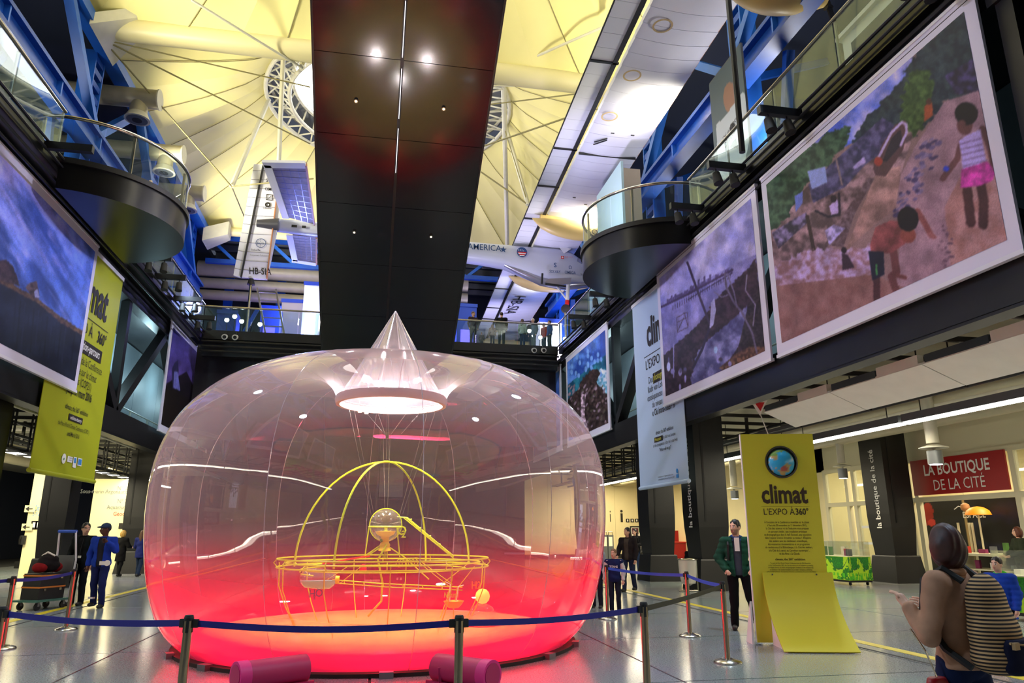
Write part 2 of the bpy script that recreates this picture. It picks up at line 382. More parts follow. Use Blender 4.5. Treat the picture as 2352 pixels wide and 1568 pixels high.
w = thing('under_gallery_wall', 'dark panelled wall hanging below the far gallery', 'wall', (0.3, GY + 1.2, 4.8), kind='structure')
for k in range(7): MB().bx(EDL - .4 + k * 2.5, EDL - .4 + k * 2.5 + 2.47, GY + 1.2, GY + 1.3, 5.6, 9.95).build('wall_panel', 'dark_panel', w)
far = struct('wall_ground_far', 'dim far wall of the ground floor behind the bubble', 'wall', MB().bx(-8.9, 9.3, 51.6, 51.8, 0, 5.3), 'dark_panel')
# CCTV cameras in pairs
mat('cam_white', 'd8d6cc', 0.4)
for (px, py), lab in (((517, 772), 'left gallery, left of its pair'), ((541, 773), 'left gallery, right of its pair'), ((1226, 803), 'right gallery, left of its pair'), ((1248, 803), 'right gallery, right of its pair')):
    p = atY(px, py, GY - .2); t = thing('surveillance_camera', 'white round surveillance camera under the ' + lab, 'camera', tuple(p))
    MB().path([(p[0], p[1] + .12, p[2] + .02), (p[0], p[1] - .12, p[2] - .06)], [.10, .13], 12).build('housing', 'cam_white', t, True)
    MB().path([(p[0], p[1] - .115, p[2] - .058), (p[0], p[1] - .15, p[2] - .07)], .08, 12).build('lens', 'rubber', t, True)
    MB().path([(p[0], p[1] + .05, p[2]), (p[0], p[1] + .2, p[2] + .25)], .025, 6).build('mount', 'black_steel', t)

# ---- escalator seen from below
es = thing('escalator', 'black panelled underside of a twin escalator running down the hall', 'escalator', (0.25, 31, 0))
EXL, EXR, ES, EA = -1.55, 2.05, 0.578, 18.0
def ez(y): return EA - ES * y
ang = math.atan(ES); Y0, Y1 = 5.0, 31.0
mat('esc_panel', '0d0b0c', 0.13, 0.0, 0.55, noise=0.3, scale=1.2)
MB().prism([(EXL + .03, Y0, ez(Y0) + .06), (EXL + .03, Y1, ez(Y1) + .06), (EXL + .03, Y1 + .4, ez(Y1) + 1.2), (EXL + .03, Y0 + .5, ez(Y0) + 1.3)], (EXR - EXL - .06, 0, 0)).build('truss_body', 'black_steel', es)
ln = (Y1 - Y0) / math.cos(ang); nr = 17; pl = ln / nr; xm = (EXL + EXR) / 2 - .07
base = None
for k in range(nr):
    for (a, b) in ((EXL, xm - .03), (xm + .03, EXR)):
        w_ = b - a
        y = Y0 + (k + .5) * pl * math.cos(ang); c = Vector(((a + b) / 2, y, ez(y) + .03)) - ORG[es.name]
        if base is None or abs(base[1] - w_) > .01:
            if base is None: pass
        key = 'L' if a == EXL else 'R'
        if k == 0:
            o = MB().box((0, 0, 0), (w_ - .006, pl - .012, .05)).build('underside_panel', 'esc_panel'); o.parent = es
            if key == 'L': baseL = o
            else: baseR = o
            o.location = c; o.rotation_euler = (-ang, 0, 0)
        else: share(baseL if key == 'L' else baseR, es, c, (-ang, 0, 0))
mat('slit_light', 'ffffff', 0.5, emit=0.9, ecol=(.9, .92, 1))  # glowing strips stand in for light shining through the centre gap
for k in range(6):
    y = Y0 + 3.2 + k * 1.15; MB().bar((xm, y, ez(y) + .02), (xm, y + .95, ez(y + .95) + .02), .015, .01).build('light_slit', 'slit_light', es)
for x in (EXL, EXR):
    MB().prism([(x - .02, Y0, ez(Y0) - .02), (x - .02, Y1, ez(Y1) - .02), (x - .02, Y1, ez(Y1) + 1.1), (x - .02, Y0, ez(Y0) + 1.1)], (.04, 0, 0)).build('side_panel', 'black_gloss', es)
    MB().path([(x, Y0, ez(Y0) + 2.05), (x, Y1 - 1, ez(Y1 - 1) + 2.05)], .05, 8).build('handrail', 'rubber', es, True)
for (px, py) in ((818, 230), (1019, 248), (814, 531), (990, 541)):
    d = ray(px, py); n_ = np.array([0, ES, 1.0]); P = C_ + d * ((EA - CH) / (d @ n_)); nn = Vector((0, -ES, -1)).normalized()
    P = Vector(P)
    o = MB().path([P, P + nn * .05], [.045, .04], 14).build('downlight', 'chrome', es, True)
    MB().path([P + nn * .051, P + nn * .056], .022, 10).build('bulb', mat('bulb_warm', 'ffe8c0', emit=3.0), o)
# ---- blue roof trusses along both sides
def batten(parent, m, x, y, z0, z1, s):
    """ladder-like battened column"""
    for dy in (-.42, .42): MB().bx(x - .28, x + .28, y + dy - .04, y + dy + .04, z0, z1).build('column_flange', m, parent)
    n = int((z1 - z0) / .55); src = None
    for k in range(n):
        z = z0 + (k + .5) * (z1 - z0) / n
        if src is None: src = MB().bx(-.26, .26, -.38, .38, -.13, .13).build('batten_plate', 'blue_steel'); src.parent = parent; o = src
        else: o = share(src, parent)
        o.location = Vector((x, y, z)) - ORG[parent.name]
for s, lab in ((1, 'right'), (-1, 'left')):
    X = s * 11.5
    t = thing('roof_truss', 'blue lattice roof truss along the %s edge of the tent roof' % lab, 'truss', (X, 26, 16))
    zl = 16.1
    MB().bx(X - .3, X + .3, -6, 46.5, zl - .1, zl + .05).build('chord_flange', 'blue_steel', t)
    MB().bx(X - .08, X + .08, -6, 46.5, zl, zl + .7).build('chord_web', 'blue_steel', t)
    MB().bx(X - .3, X + .3, -6, 46.5, zl + .65, zl + .8).build('chord_flange', 'blue_steel', t)
    for k in range(14): MB().bx(X - .26, X + .26, k * 3.8 - 6, k * 3.8 - 5.92, zl, zl + .7).build('web_stiffener', 'blue_light', t)
    MB().bx(X - .3, X + .3, -6, 46.5, 20.3, 20.75).build('top_chord', 'blue_light', t)
    for k, y in enumerate((3.0, 11.4, 19.8, 28.2, 36.6, 45.0)):
        batten(t, 'blue_light', X + s * .5, y, 10.4, 20.4, s)
        for dy in (-4.1, 4.1):
            if y + dy < 46: MB().bar((X, y, zl + .7), (X, y + dy, 20.4), .3, .34, up=(1, 0, 0)).build('diagonal', 'blue_light', t)
        for dy in (-2.4, 2.4):
            MB().bar((X + s * 1.2, y, 10.4), (X + s * .6, y + dy, zl), .24, .28, up=(1, 0, 0)).build('brace', 'blue_steel', t)
        MB().bar((X, y, zl + .4), (X + s * 6, y + 3, 20.3), .22, .26).build('cross_brace', 'blue_steel', t)
    # gusset castings in cream at the tube ends
    for y in (27.0,):
        MB().prism([(X - s * .2, y - 1.3, 20.1), (X - s * .2, y + 1.3, 20.1), (X - s * 1.5, y + .5, 21.2), (X - s * 1.5, y - .5, 21.2)], (0, 0, .5)).build('node_casting', 'white_metal', t)
    MB().prism([(X - s * .2, 45.2, 19.4), (X - s * .2, 46.8, 19.4), (X - s * 1.6, 46.6, 20.1), (X - s * 1.6, 45.6, 20.1)], (0, 0, .9)).build('node_casting', 'white_metal', t)

# ---- round ventilation ducts on the left and right
def duct(x0, x1, y, z, lab):
    t = thing('vent_duct', lab, 'duct', (x1, y, z)); s = 1 if x1 > x0 else -1
    MB().path([(x0, y, z), (x1, y, z)], .42, 20).build('tube', 'duct', t, True)
    MB().path([(x1, y, z), (x1 + s * .06, y, z)], .46, 20).build('end_cap', 'white_metal', t, True)
    MB().path([(x1 - s * .75, y, z), (x1 - s * .75, y, z - .75)], [.33, .36], 18).build('elbow', 'duct', t, True)
    n = MB().path([(x1 - s * .75, y, z - .75), (x1 - s * .75, y, z - 1.05)], [.38, .52], 20).build('nozzle', 'white_metal', t, True)
    MB().path([(x1 - s * .75, y, z - 1.06), (x1 - s * .75, y, z - 1.07)], .42, 18).build('nozzle_ring', 'grey_metal', n, True)
    MB().path([(x1 - s * .75, y, z - 1.072), (x1 - s * .75, y, z - 1.09)], .2, 14).build('nozzle_core', 'rubber', n, True)
for k, (px, py) in enumerate(((365, 230), (420, 355), (468, 445))):
    p = atX(px, py, -9.9); duct(-17, p[0], p[1], p[2], 'cream round vent duct poking past the blue truss, ' + ('nearest of three', 'middle of three', 'farthest of three')[k])

# ---- tent roof
mat('membrane', 'e8df9c', 0.75, spec=0.1, noise=0.05, scale=0.4)
mat('skylight_glass', 'ffffff', 0.6, emit=3.2, ecol=(1, 1, .97)); mat('seam_cable', '8d8558', 0.5)
def tent(cy, y0, y1, hw, lab, ring_z=25.0, edge_z=20.9, rr=6.8):
    t = thing('tent_roof', 'cream tensioned membrane roof of the %s bay' % lab, 'ceiling', (0, cy, ring_z), kind='structure')
    n = 44
    def rim(a):
        ca, sa = math.cos(a), math.sin(a); tx = hw / abs(ca) if abs(ca) > 1e-6 else 1e9; ly = (y1 - cy) if sa > 0 else (cy - y0); ty = ly / abs(sa) if abs(sa) > 1e-6 else 1e9
        d = min(tx, ty); return d
    K, Q = 8, 4
    for k in range(n):
        V = []
        for i in range(K + 1):
            u = i / K
            for j in range(Q + 1):
                a = 2 * PI * (k + j / Q) / n; d = rim(a); r = rr + (d - rr) * u
                z = ring_z + (edge_z - ring_z) * (u ** .8); z += .26 * math.sin(PI * j / Q) * math.sin(PI * min(1, u * .95 + .05)) * (.5 + u * .7)
                V.append((r * math.cos(a), cy + r * math.sin(a), z))
        Fs = [(i * (Q + 1) + j, i * (Q + 1) + j + 1, (i + 1) * (Q + 1) + j + 1, (i + 1) * (Q + 1) + j) for i in range(K) for j in range(Q)]
        link('membrane_gore', V, Fs, 'membrane', t, True)
    for k in range(0, n, 2):
        a = 2 * PI * k / n; d = rim(a)
        pts = [((rr + (d - rr) * i / 6) * math.cos(a), cy + (rr + (d - rr) * i / 6) * math.sin(a), ring_z + (edge_z - ring_z) * ((i / 6) ** .8) - .05) for i in range(7)]
        MB().path(pts, .022, 4).build('seam_cable', 'seam_cable', t)
    # ring truss and glazed disc
    g = thing('skylight', 'round white skylight with tubular ring truss in the %s bay' % lab, 'skylight', (0, cy, ring_z))
    MB().lathe([(5.35, .9), (.02, 1.1)], (0, cy, ring_z), 64, cap=False).build('glazing', 'skylight_glass', g, True)
    for r, z in ((6.75, -.15), (6.7, .7), (5.5, -.3), (5.4, .75)):
        MB().path([(r * math.cos(2 * PI * i / 64), cy + r * math.sin(2 * PI * i / 64), ring_z + z) for i in range(64)], .11, 8, closed=True).build('ring_tube', 'white_metal', g, True)
    MB().lathe([(6.9, .75), (5.4, .95)], (0, cy, ring_z), 64, cap=False).build('ring_cover', 'grey_metal', g)
    src = None
    for i in range(40):
        a, b = 2 * PI * i / 40, 2 * PI * (i + 1) / 40
        m_ = MB(); P = lambda r, q, z: (r * math.cos(q), cy + r * math.sin(q), ring_z + z)
        m_.path([P(6.75, a, -.15), P(5.45, b, .75)], .05, 5); m_.path([P(5.5, a, -.3), P(6.7, b, .7)], .05, 5); m_.path([P(6.75, a, -.15), P(5.5, a, -.3)], .05, 5)
        m_.build('lattice_strut', 'white_metal', g)
    return t
tent(36.75, 27.0, 46.5, 12.0, 'far'); tent(17.25, 7.5, 27.0, 12.0, 'near')
tb = MB().path([(-11.6, 27.0, 20.95), (11.6, 27.0, 20.95)], .46, 20).build('roof_tube', 'tube_cream', None, True); tag(tb, 'large cream tube crossing the roof between the two tent bays', 'roof tube')
tb2 = MB().path([(-11.6, 46.6, 20.7), (11.6, 46.6, 20.7)], .3, 14).build('roof_tube', 'tube_cream', None, True); tag(tb2, 'cream tube at the far edge of the tent roof', 'roof tube')

# ---- struts and tie rods of the tent roof
def rod(pts, r, lab, m='white_metal', name='tie_rod'):
    o = MB().path(pts, r, 8).build(name, m, None, True); tag(o, lab, 'strut' if r > .06 else 'cable', 'roof struts' if r > .06 else 'roof tie cables')
def ringp(a, r=6.7, z=24.85): return (r * math.cos(a), 36.75 + r * math.sin(a), z)
nodeL = tuple(atY(532, 428, 35.0)); nodeR = tuple(atY(1213, 470, 36.0)); nodeN = tuple(atY(1408, 52, 24.0)); nodeA = tuple(atY(693, 155, 27.5))
nodeF = tuple(atY(1165, 560, 44))
rod([ringp(PI * .98), nodeL], .13, 'white strut from the skylight ring down to the left cable node', name='roof_strut')
rod([ringp(PI * 1.2), tuple(atY(640, 370, 35.5))], .12, 'white strut from the skylight ring towards the airplane tail', name='roof_strut')
rod([ringp(PI * .02), nodeR], .13, 'white strut from the skylight ring down to the right cable node', name='roof_strut')
rod([ringp(PI * -.15), nodeF], .14, 'long white strut from the skylight ring to the airplane fuselage', name='roof_strut')
rod([tuple(atY(1420, 0, 23)), nodeN], .13, 'white strut with cable node beside the wing', name='roof_strut')
rod([nodeA, ringp(PI * 1.3)], .14, 'white strut by the escalator edge under the skylight', name='roof_strut')
tl = (-11.3, 27.0, 20.4); 
for a, b, r, lab in ((tl, nodeL, .035, 'thin cable from the left roof casting to the left cable node'), (tl, tuple(atY(712, 330, 33)), .035, 'thin cable from the left roof casting under the skylight'),
                     (tl, tuple(atY(712, 200, 30)), .03, 'thin cable from the left roof casting to the skylight ring'), (tuple(atY(440, 0, 24)), nodeA, .05, 'thick cable running into the node beside the escalator'),
                     (nodeL, tuple(atY(720, 410, 34)), .04, 'dark cable from the left node to the escalator side'), (nodeL, tuple(atY(600, 590, 45)), .035, 'dark cable from the left node down to the far truss'),
                     (nodeN, tuple(atY(1120, 178, 28)), .055, 'cable from the wing node down to the skylight ring'), (tuple(atY(1345, 195, 27)), tuple(atY(1125, 197, 30)), .05, 'level cable right of the escalator below the big tube'),
                     (tuple(atY(1330, 215, 27)), tuple(atY(1125, 240, 30)), .03, 'thin slanting cable right of the escalator'), (tuple(atY(1308, 268, 27)), tuple(atY(1112, 335, 31)), .04, 'dark slanting cable from the ring towards the wing'),
                     (nodeR, tuple(atY(1105, 395, 36)), .045, 'dark cable from the right node to the escalator side'), (nodeR, tuple(atY(1160, 300, 36)), .03, 'thin cable from the right node to the skylight ring'),
                     (tuple(atY(1158, 345, 38)), tuple(atY(1165, 555, 44)), .025, 'thin upright cable beside the long white strut'), (tuple(atY(650, 0, 26)), tuple(atY(690, 130, 27.5)), .03, 'thin cable dropping to the node by the escalator')):
    rod([a, b], r, lab, 'seam_cable' if 'dark' in lab or 'thin' in lab else 'white_metal')
# ================================================================== FLAT PRINTS
def vnoise(x, y, seed=0):
    r = np.random.default_rng(seed).random((64, 64)); xi = np.floor(x).astype(int); yi = np.floor(y).astype(int); fx = x - xi; fy = y - yi
    fx = fx * fx * (3 - 2 * fx); fy = fy * fy * (3 - 2 * fy); g = lambda a, b: r[a % 64, b % 64]
    return (g(xi, yi) * (1 - fx) + g(xi + 1, yi) * fx) * (1 - fy) + (g(xi, yi + 1) * (1 - fx) + g(xi + 1, yi + 1) * fx) * fy
def fbm(x, y, seed=0, o=4):
    s = 0; a = .5
    for k in range(o): s = s + a * vnoise(x * 2 ** k, y * 2 ** k, seed + k); a *= .5
    return s
class Paint:
    """colours a print; shapes are given in one flat pixel frame (ox, oy, scale)"""
    def __init__(s, px, py, u, v): s.x, s.y, s.u, s.v = px, py, u, v; s.c = np.zeros(px.shape + (3,)); s.o = (0, 0, 1.0)
    def frame(s, ox, oy, sc): s.o = (ox, oy, sc); s.X = (s.x - ox) * sc; s.Y = (s.y - oy) * sc; return s
    def rgb(s, h): return np.array([int(h[i:i + 2], 16) / 255 for i in (0, 2, 4)])
    def put(s, m, h, nz=0, ns=.03, seed=1, h2=None):
        c = s.rgb(h)
        if nz:
            n = fbm(s.X * ns, s.Y * ns, seed)[m]; n = np.clip((n - .3) / .35, 0, 1)[:, None]; c2 = s.rgb(h2) if h2 else np.clip(c * (1 + nz * 2), 0, 1)
            c1 = c if h2 else c * (1 - nz); s.c[m] = c1 * (1 - n) + c2 * n
        else: s.c[m] = c
    def poly(s, pts, h, nz=0, ns=.03, seed=1, h2=None, rag=0):
        X, Y = s.X, s.Y
        if rag: X = X + rag * (fbm(X * .05, Y * .05, 31) - .5) * 2; Y = Y + rag * (fbm(X * .05, Y * .05, 47) - .5) * 2
        m = np.zeros(X.shape, bool); n = len(pts)
        for i in range(n):
            (x1, y1), (x2, y2) = pts[i], pts[(i + 1) % n]
            if y1 == y2: continue
            c = ((y1 > Y) != (y2 > Y)) & (X < (x2 - x1) * (Y - y1) / (y2 - y1) + x1); m ^= c
        s.put(m, h, nz, ns, seed, h2); return m
    def line(s, pts, w, h):
        m = np.zeros(s.X.shape, bool)
        for (x1, y1), (x2, y2) in zip(pts[:-1], pts[1:]):
            dx, dy = x2 - x1, y2 - y1; t = np.clip(((s.X - x1) * dx + (s.Y - y1) * dy) / (dx * dx + dy * dy), 0, 1)
            m |= (s.X - x1 - t * dx) ** 2 + (s.Y - y1 - t * dy) ** 2 < (w / 2) ** 2
        s.c[m] = s.rgb(h)
    def ell(s, c, rx, ry, h, rot=0):
        dx, dy = s.X - c[0], s.Y - c[1]; ca, sa = math.cos(rot), math.sin(rot)
        m = ((dx * ca + dy * sa) / rx) ** 2 + ((-dx * sa + dy * ca) / ry) ** 2 < 1; s.c[m] = s.rgb(h); return m
attr_mat('photo_print', 0.5, 0.3)
def printed(name, o, ud, vd, w, h, nu, nv, paint, parent, m='photo_print', gain=1.0, soft=False):
    """one flat printed sheet: a fine grid whose colours are the print"""
    o, ud, vd = np.array(o, float), np.array(ud, float), np.array(vd, float)
    uu, vv = np.meshgrid(np.linspace(0, 1, nu), np.linspace(0, 1, nv)); P = o + uu[..., None] * w * ud + vv[..., None] * h * vd
    px, py = topx(P.reshape(-1, 3)); pt = Paint(px.reshape(uu.shape), py.reshape(uu.shape), uu, vv); pt.frame(0, 0, 1); paint(pt)
    c = pt.c
    if soft:
        for ax_ in (0, 1):
            q = np.concatenate([np.take(c, [0], ax_), c, np.take(c, [-1], ax_)], ax_); n_ = c.shape[ax_]; c = .25 * np.take(q, range(n_), ax_) + .5 * c + .25 * np.take(q, range(2, n_ + 2), ax_)
        c = c * (.80 + .42 * fbm(uu * w * 3.2, vv * h * 3.2, 5, 5))[..., None] * (.93 + .14 * np.random.default_rng(3).random(uu.shape))[..., None]
    c = np.clip(c * np.array(gain), 0, 1); lin = np.where(c <= .04045, c / 12.92, ((c + .055) / 1.055) ** 2.4).reshape(-1, 3)
    i = np.arange(nu * nv).reshape(nv, nu); Fs = np.stack([i[:-1, :-1], i[:-1, 1:], i[1:, 1:], i[1:, :-1]], -1).reshape(-1, 4)
    ob = link(name, P.reshape(-1, 3), Fs.tolist(), m, parent, fix=False)
    a = ob.data.color_attributes.new('col', 'FLOAT_COLOR', 'POINT'); a.data.foreach_set('color', np.concatenate([lin, np.ones((len(lin), 1))], 1).astype(np.float32).ravel())
    return ob
mat('frame_white', 'dedcf0', 0.45)
def hanging_photo(lab, X, s, ya, yb, z0, z1, paint, nu=300, nv=210, border=.22):
    """ya is the edge that shows on the left of the photograph, s = +1 on the right wall"""
    t = thing('hanging_photograph', lab, 'photograph', (X, (ya + yb) / 2, z0))
    y0, y1 = min(ya, yb), max(ya, yb)
    MB().bx(X, X + s * .05, y0, y1, z0, z1).build('mount_board', 'frame_white', t)
    MB().bx(X - s * .02, X + s * .07, y0 - .02, y1 + .02, z0 - .07, z0).build('bottom_bar', 'white_gloss', t)
    MB().bx(X - s * .02, X + s * .07, y0 - .02, y1 + .02, z1, z1 + .06).build('top_bar', 'white_gloss', t)
    for k in range(4):
        y = y0 + .4 + k * (y1 - y0 - .8) / 3; MB().path([(X + s * .03, y, z1 + .05), (X + s * .03, y, 10.05)], .012, 5).build('hanging_wire', 'rubber', t)
    d = 1 if yb > ya else -1
    b = border
    printed('print', (X - s * .006, ya + d * b, z0 + b), (0, d, 0), (0, 0, 1), abs(yb - ya) - 2 * b, z1 - z0 - 2 * b, nu, nv, paint, t, gain=(1.08, 1.04, 1.12), soft=True)
    return t
def ph_village(p):
    p.frame(1730, 0, 1.889); p.c[:] = p.rgb('94806c')
    p.poly([(0, 820), (40, 700), (700, 200), (680, 340), (560, 490), (430, 620), (280, 700), (200, 720)], '5379cf', .3, .012, 3, 'e8ecfa')
    p.poly([(60, 960), (480, 600), (700, 560), (640, 760), (500, 770), (380, 1060), (90, 1180)], '7d6c60', .3, .03, 5)
    p.poly([(30, 800), (130, 690), (250, 640), (300, 590), (360, 560), (420, 540), (400, 640), (250, 780), (190, 850), (150, 940), (60, 1010)], '1c3c26', .5, .05, 7, '4a7648', rag=20)
    p.poly([(420, 610), (500, 500), (560, 440), (640, 350), (672, 265), (930, 20), (990, 400), (830, 440), (790, 510), (700, 590), (650, 560), (560, 560), (480, 640)], '1c2c38', .6, .05, 9, '38504a', rag=24)
    p.poly([(680, 320), (760, 290), (785, 380), (740, 560), (690, 590), (640, 540), (640, 420)], '2c4c24', .6, .06, 11, '527a38', rag=22)
    p.poly([(960, 250), (990, 400), (880, 410), (830, 330)], '34304a', .3, .05)
    p.poly([(240, 800), (560, 510), (640, 560), (560, 660), (480, 720), (400, 810), (260, 880)], '343650', .4, .05, 2, '6a6c88')
    p.poly([(235, 742), (312, 722), (322, 790), (255, 822)], '9dbdd8'); p.poly([(430, 725), (480, 680), (490, 705), (440, 735)], 'b8b4d0')
    p.poly([(180, 850), (215, 830), (215, 880), (185, 920)], '6f8cc8'); p.poly([(80, 1010), (160, 960), (230, 920), (240, 960), (110, 1080)], '5c5a68', .4, .05)
    p.line([(360, 690), (385, 800)], 9, '8f8474'); p.line([(235, 940), (262, 1080)], 16, '3c3028')
    p.poly([(480, 880), (540, 740), (640, 720), (625, 900), (520, 980), (400, 1090)], 'a48a70', .15, .02, 4)
    p.poly([(830, 440), (985, 390), (1130, 1050), (860, 1180), (620, 1280), (640, 1000), (618, 900), (640, 760), (700, 640)], '9c847c', .22, .03, 6, 'b49c90')
    p.poly([(985, 560), (1140, 1060), (860, 1180), (840, 1000), (830, 900), (900, 760)], 'ac846a', .25, .02, 8, 'c0a086')
    for k in range(46):
        t = k / 46; x = 640 + 150 * t + rng.normal(0, 26); y = 930 - 350 * t + rng.normal(0, 14); p.ell((x, y), 8 + 14 * rng.random(), 5 + 6 * rng.random(), ('4a4560', '6e6880', '8d8698')[k % 3], -.5)
    for k in range(20): p.ell((835 + rng.normal(0, 14), 980 + 190 * k / 20), 10 * rng.random() + 4, 6, ('6a5658', '86706c')[k % 2])
    p.poly([(310, 1060), (400, 920), (500, 770), (525, 775), (440, 930), (390, 1075)], '5a4a44', .5, .08, 12, '8a7a72')
    p.poly([(310, 1000), (350, 975), (400, 990), (330, 1065)], '9fa0b8', .2, .06)
    p.poly([(70, 1160), (240, 1075), (420, 1080), (560, 1050), (540, 1220), (320, 1260), (90, 1250)], '9a7a6c', .6, .05, 13, 'cabfd0', rag=26)
    p.poly([(95, 1240), (520, 1190), (660, 1250), (520, 1330), (115, 1510)], '8a6854', .3, .02, 15, 'a08068')
    p.poly([(520, 730), (560, 625), (615, 540), (660, 522), (674, 560), (650, 650), (575, 765), (530, 760)], '5b4440'); p.poly([(560, 700), (600, 600), (640, 560), (650, 620), (580, 700)], '2d2830')
    p.line([(540, 690), (600, 575), (645, 530), (664, 540), (665, 575), (640, 630)], 11, 'c3bccb'); p.ell((543, 700), 18, 20, 'b04a34')
    # child in a striped vest
    for a in ([(925, 790), (935, 880), (945, 965)], [(985, 790), (1000, 880), (998, 975)]): p.line(a, 42, '4b302c')
    p.line([(905, 610), (885, 690), (822, 775)], 26, '6b4a42'); p.line([(995, 560), (1030, 640), (1048, 740)], 30, '5b3c38'); p.ell((838, 732), 14, 12, '2f4ac8')
    p.poly([(893, 610), (930, 585), (985, 560), (1012, 690), (985, 712), (910, 736)], 'c6c2de')
    for k in range(5): p.line([(897 + 4 * k, 625 + 24 * k), (992 + 5 * k, 600 + 24 * k)], 5, '7d6f98')
    p.poly([(903, 735), (1015, 700), (1050, 745), (1040, 780), (990, 805), (900, 815)], 'bf3f8e', .15, .05); p.ell((918, 545), 34, 40, '6a463e'); p.ell((925, 492), 50, 50, '17131b'); p.ell((905, 548), 20, 28, '6a463e')
    # bending boy
    p.line([(535, 1180), (537, 1318)], 30, '4a302c'); p.line([(600, 1040), (622, 1180), (600, 1200), (625, 1275)], 32, '6e453c'); p.line([(712, 915), (745, 970), (772, 1020)], 26, '8a5648'); p.ell((775, 1022), 22, 12, '9a6656', .5)
    p.poly([(508, 1060), (530, 985), (600, 955), (650, 965), (668, 1050), (600, 1098), (512, 1098)], '8a5046', .15, .02); p.ell((672, 1020), 34, 34, '94543f'); p.ell((672, 950), 46, 54, '17121a'); p.poly([(500, 1088), (566, 1092), (570, 1192), (518, 1215)], '1c2030')
    p.line([(534, 1150), (536, 1190)], 8, '4aa84a'); p.line([(626, 1195), (660, 1205)], 18, '7a4c40')
    p.ell((394, 1085), 12, 14, '241c22'); p.poly([(384, 1098), (410, 1105), (440, 1160), (388, 1172)], '3a2a34'); p.poly([(330, 895), (360, 862), (378, 880), (375, 925), (340, 935)], 'c4b8d0'); p.ell((348, 862), 14, 16, '2a2028')
    p.line([(272, 915), (325, 940), (375, 930), (372, 840)], 10, '28222e'); p.poly([(742, 460), (774, 440), (782, 500), (742, 528)], 'b35d33'); p.ell((762, 440), 12, 14, '5a3a30'); p.c *= np.array((.86, .82, .95))
def ph_pier(p):
    p.frame(1230, 600, 2.852); p.c[:] = p.rgb('8f8fc6'); m = np.ones(p.X.shape, bool); p.put(m, '7f82bc', .3, .012, 21, 'b0aed6')
    p.poly([(780, 300), (1300, 20), (1520, -80), (1520, 600), (780, 700)], '7070a8', .2, .02, 22, '8f8cbf')
    for k in range(34):
        t = k / 34; x = 860 + 430 * t; y = 275 - 205 * t; hh = 12 + 50 * rng.random() * (1 if .25 < t < .7 else .5); p.poly([(x, y), (x + 12, y - 6), (x + 12, y - 6 - hh), (x, y - hh)], '52466f')
    p.line([(800, 310), (1000, 215), (1290, 55)], 14, '3c3050'); p.line([(1000, 250), (1290, 75)], 6, '2f2540')
    for k in range(26): t = k / 26; p.line([(900 + 390 * t, 290 - 218 * t), (900 + 390 * t, 320 - 218 * t)], 4, '3a3050')
    p.poly([(815, 640), (900, 560), (1000, 470), (1060, 420), (1180, 250), (1300, 130), (1400, 40), (1440, -20), (1520, 580), (1180, 760), (840, 910)], '271d24', .5, .05, 23, '43343a', rag=12)
    p.poly([(1030, 680), (1060, 590), (1130, 510), (1230, 430), (1310, 360), (1390, 290), (1395, 440), (1300, 600), (1190, 740), (1080, 800), (1020, 800)], '3f3f68', .5, .02, 24, '8385b4', rag=14)
    p.poly([(1200, 700), (1320, 600), (1400, 560), (1500, 560), (1500, 600), (1250, 720)], '3a2a22', .5, .08, 25, '7a5a40')
    p.poly([(1390, 300), (1500, 100), (1510, 560), (1400, 560), (1330, 560)], '211c20', .6, .08, 26, '3c3634')
    p.line([(995, 8), (1060, 190), (1145, 420)], 15, '3b3146'); p.line([(1145, 420), (1090, 580), (1030, 700)], 16, '2b2436')
    p.line([(1240, 80), (1250, 170), (1300, 270), (1350, 330), (1420, 470), (1450, 600)], 13, '5f586c'); p.line([(1170, 200), (1220, 235), (1260, 220)], 8, '6e6880'); p.line([(1385, 90), (1375, 190), (1440, 285), (1425, 420)], 8, '7a7488'); p.line([(1255, 80), (1300, 200), (1320, 300)], 9, '6e6880')
    for a in ([(925, 370), (975, 340), (1000, 430), (930, 465), (925, 370)], [(970, 340), (995, 335), (1000, 430)], [(925, 400), (990, 370)], [(930, 460), (970, 370)]): p.line(a, 4, '4a3a4c')
    for k in range(20): p.ell((870 + 420 * rng.random(), 640 + 220 * rng.random()), 5 + 9 * rng.random(), 10 + 16 * rng.random(), ('8f8cc0', '5a567c', '40384c')[k % 3])
    p.poly([(1150, 270), (1172, 240), (1182, 320), (1165, 420), (1140, 440)], 'a8a8d0'); p.ell((872, 690), 12, 30, 'b8c4e8'); p.line([(905, 540), (905, 760)], 7, '8f8cb8'); p.ell((1180, 580), 12, 22, '9fc4e8')
def ph_rock(p):
    p.frame(1200, 780, 4.479); p.c[:] = p.rgb('2b55a2'); m = np.ones(p.X.shape, bool); p.put(m, '23489a', .4, .012, 41, '5c90d8')
    p.poly([(420, 500), (900, 120), (900, 700), (420, 700)], '0f4a66', .4, .02, 42, '2b8090'); p.poly([(740, 420), (800, 290), (900, 330), (900, 600), (780, 520)], '4f9ab0', .5, .05, 44, 'd6e4ee', rag=20)
    for k in range(22): p.ell((480 + 330 * rng.random(), 120 + 260 * (k / 22)), 14, 26, '6fa4e0')
    p.poly([(440, 640), (560, 520), (620, 400), (700, 320), (760, 285), (800, 340), (760, 440), (850, 540), (900, 560), (900, 1000), (440, 1000)], '241c1a', .6, .05, 43, '4a3c3a', rag=22)
    for k in range(90): p.ell((480 + 400 * rng.random(), 470 + 450 * rng.random()), 5 + 8 * rng.random(), 8 + 20 * rng.random(), ('7d6f78', '94868e', '4b4a3c', '6a5a58')[k % 4], .5)
    p.poly([(600, 560), (650, 560), (640, 780), (690, 960), (610, 960), (600, 780)], '8f7f86', .4, .06, 45)
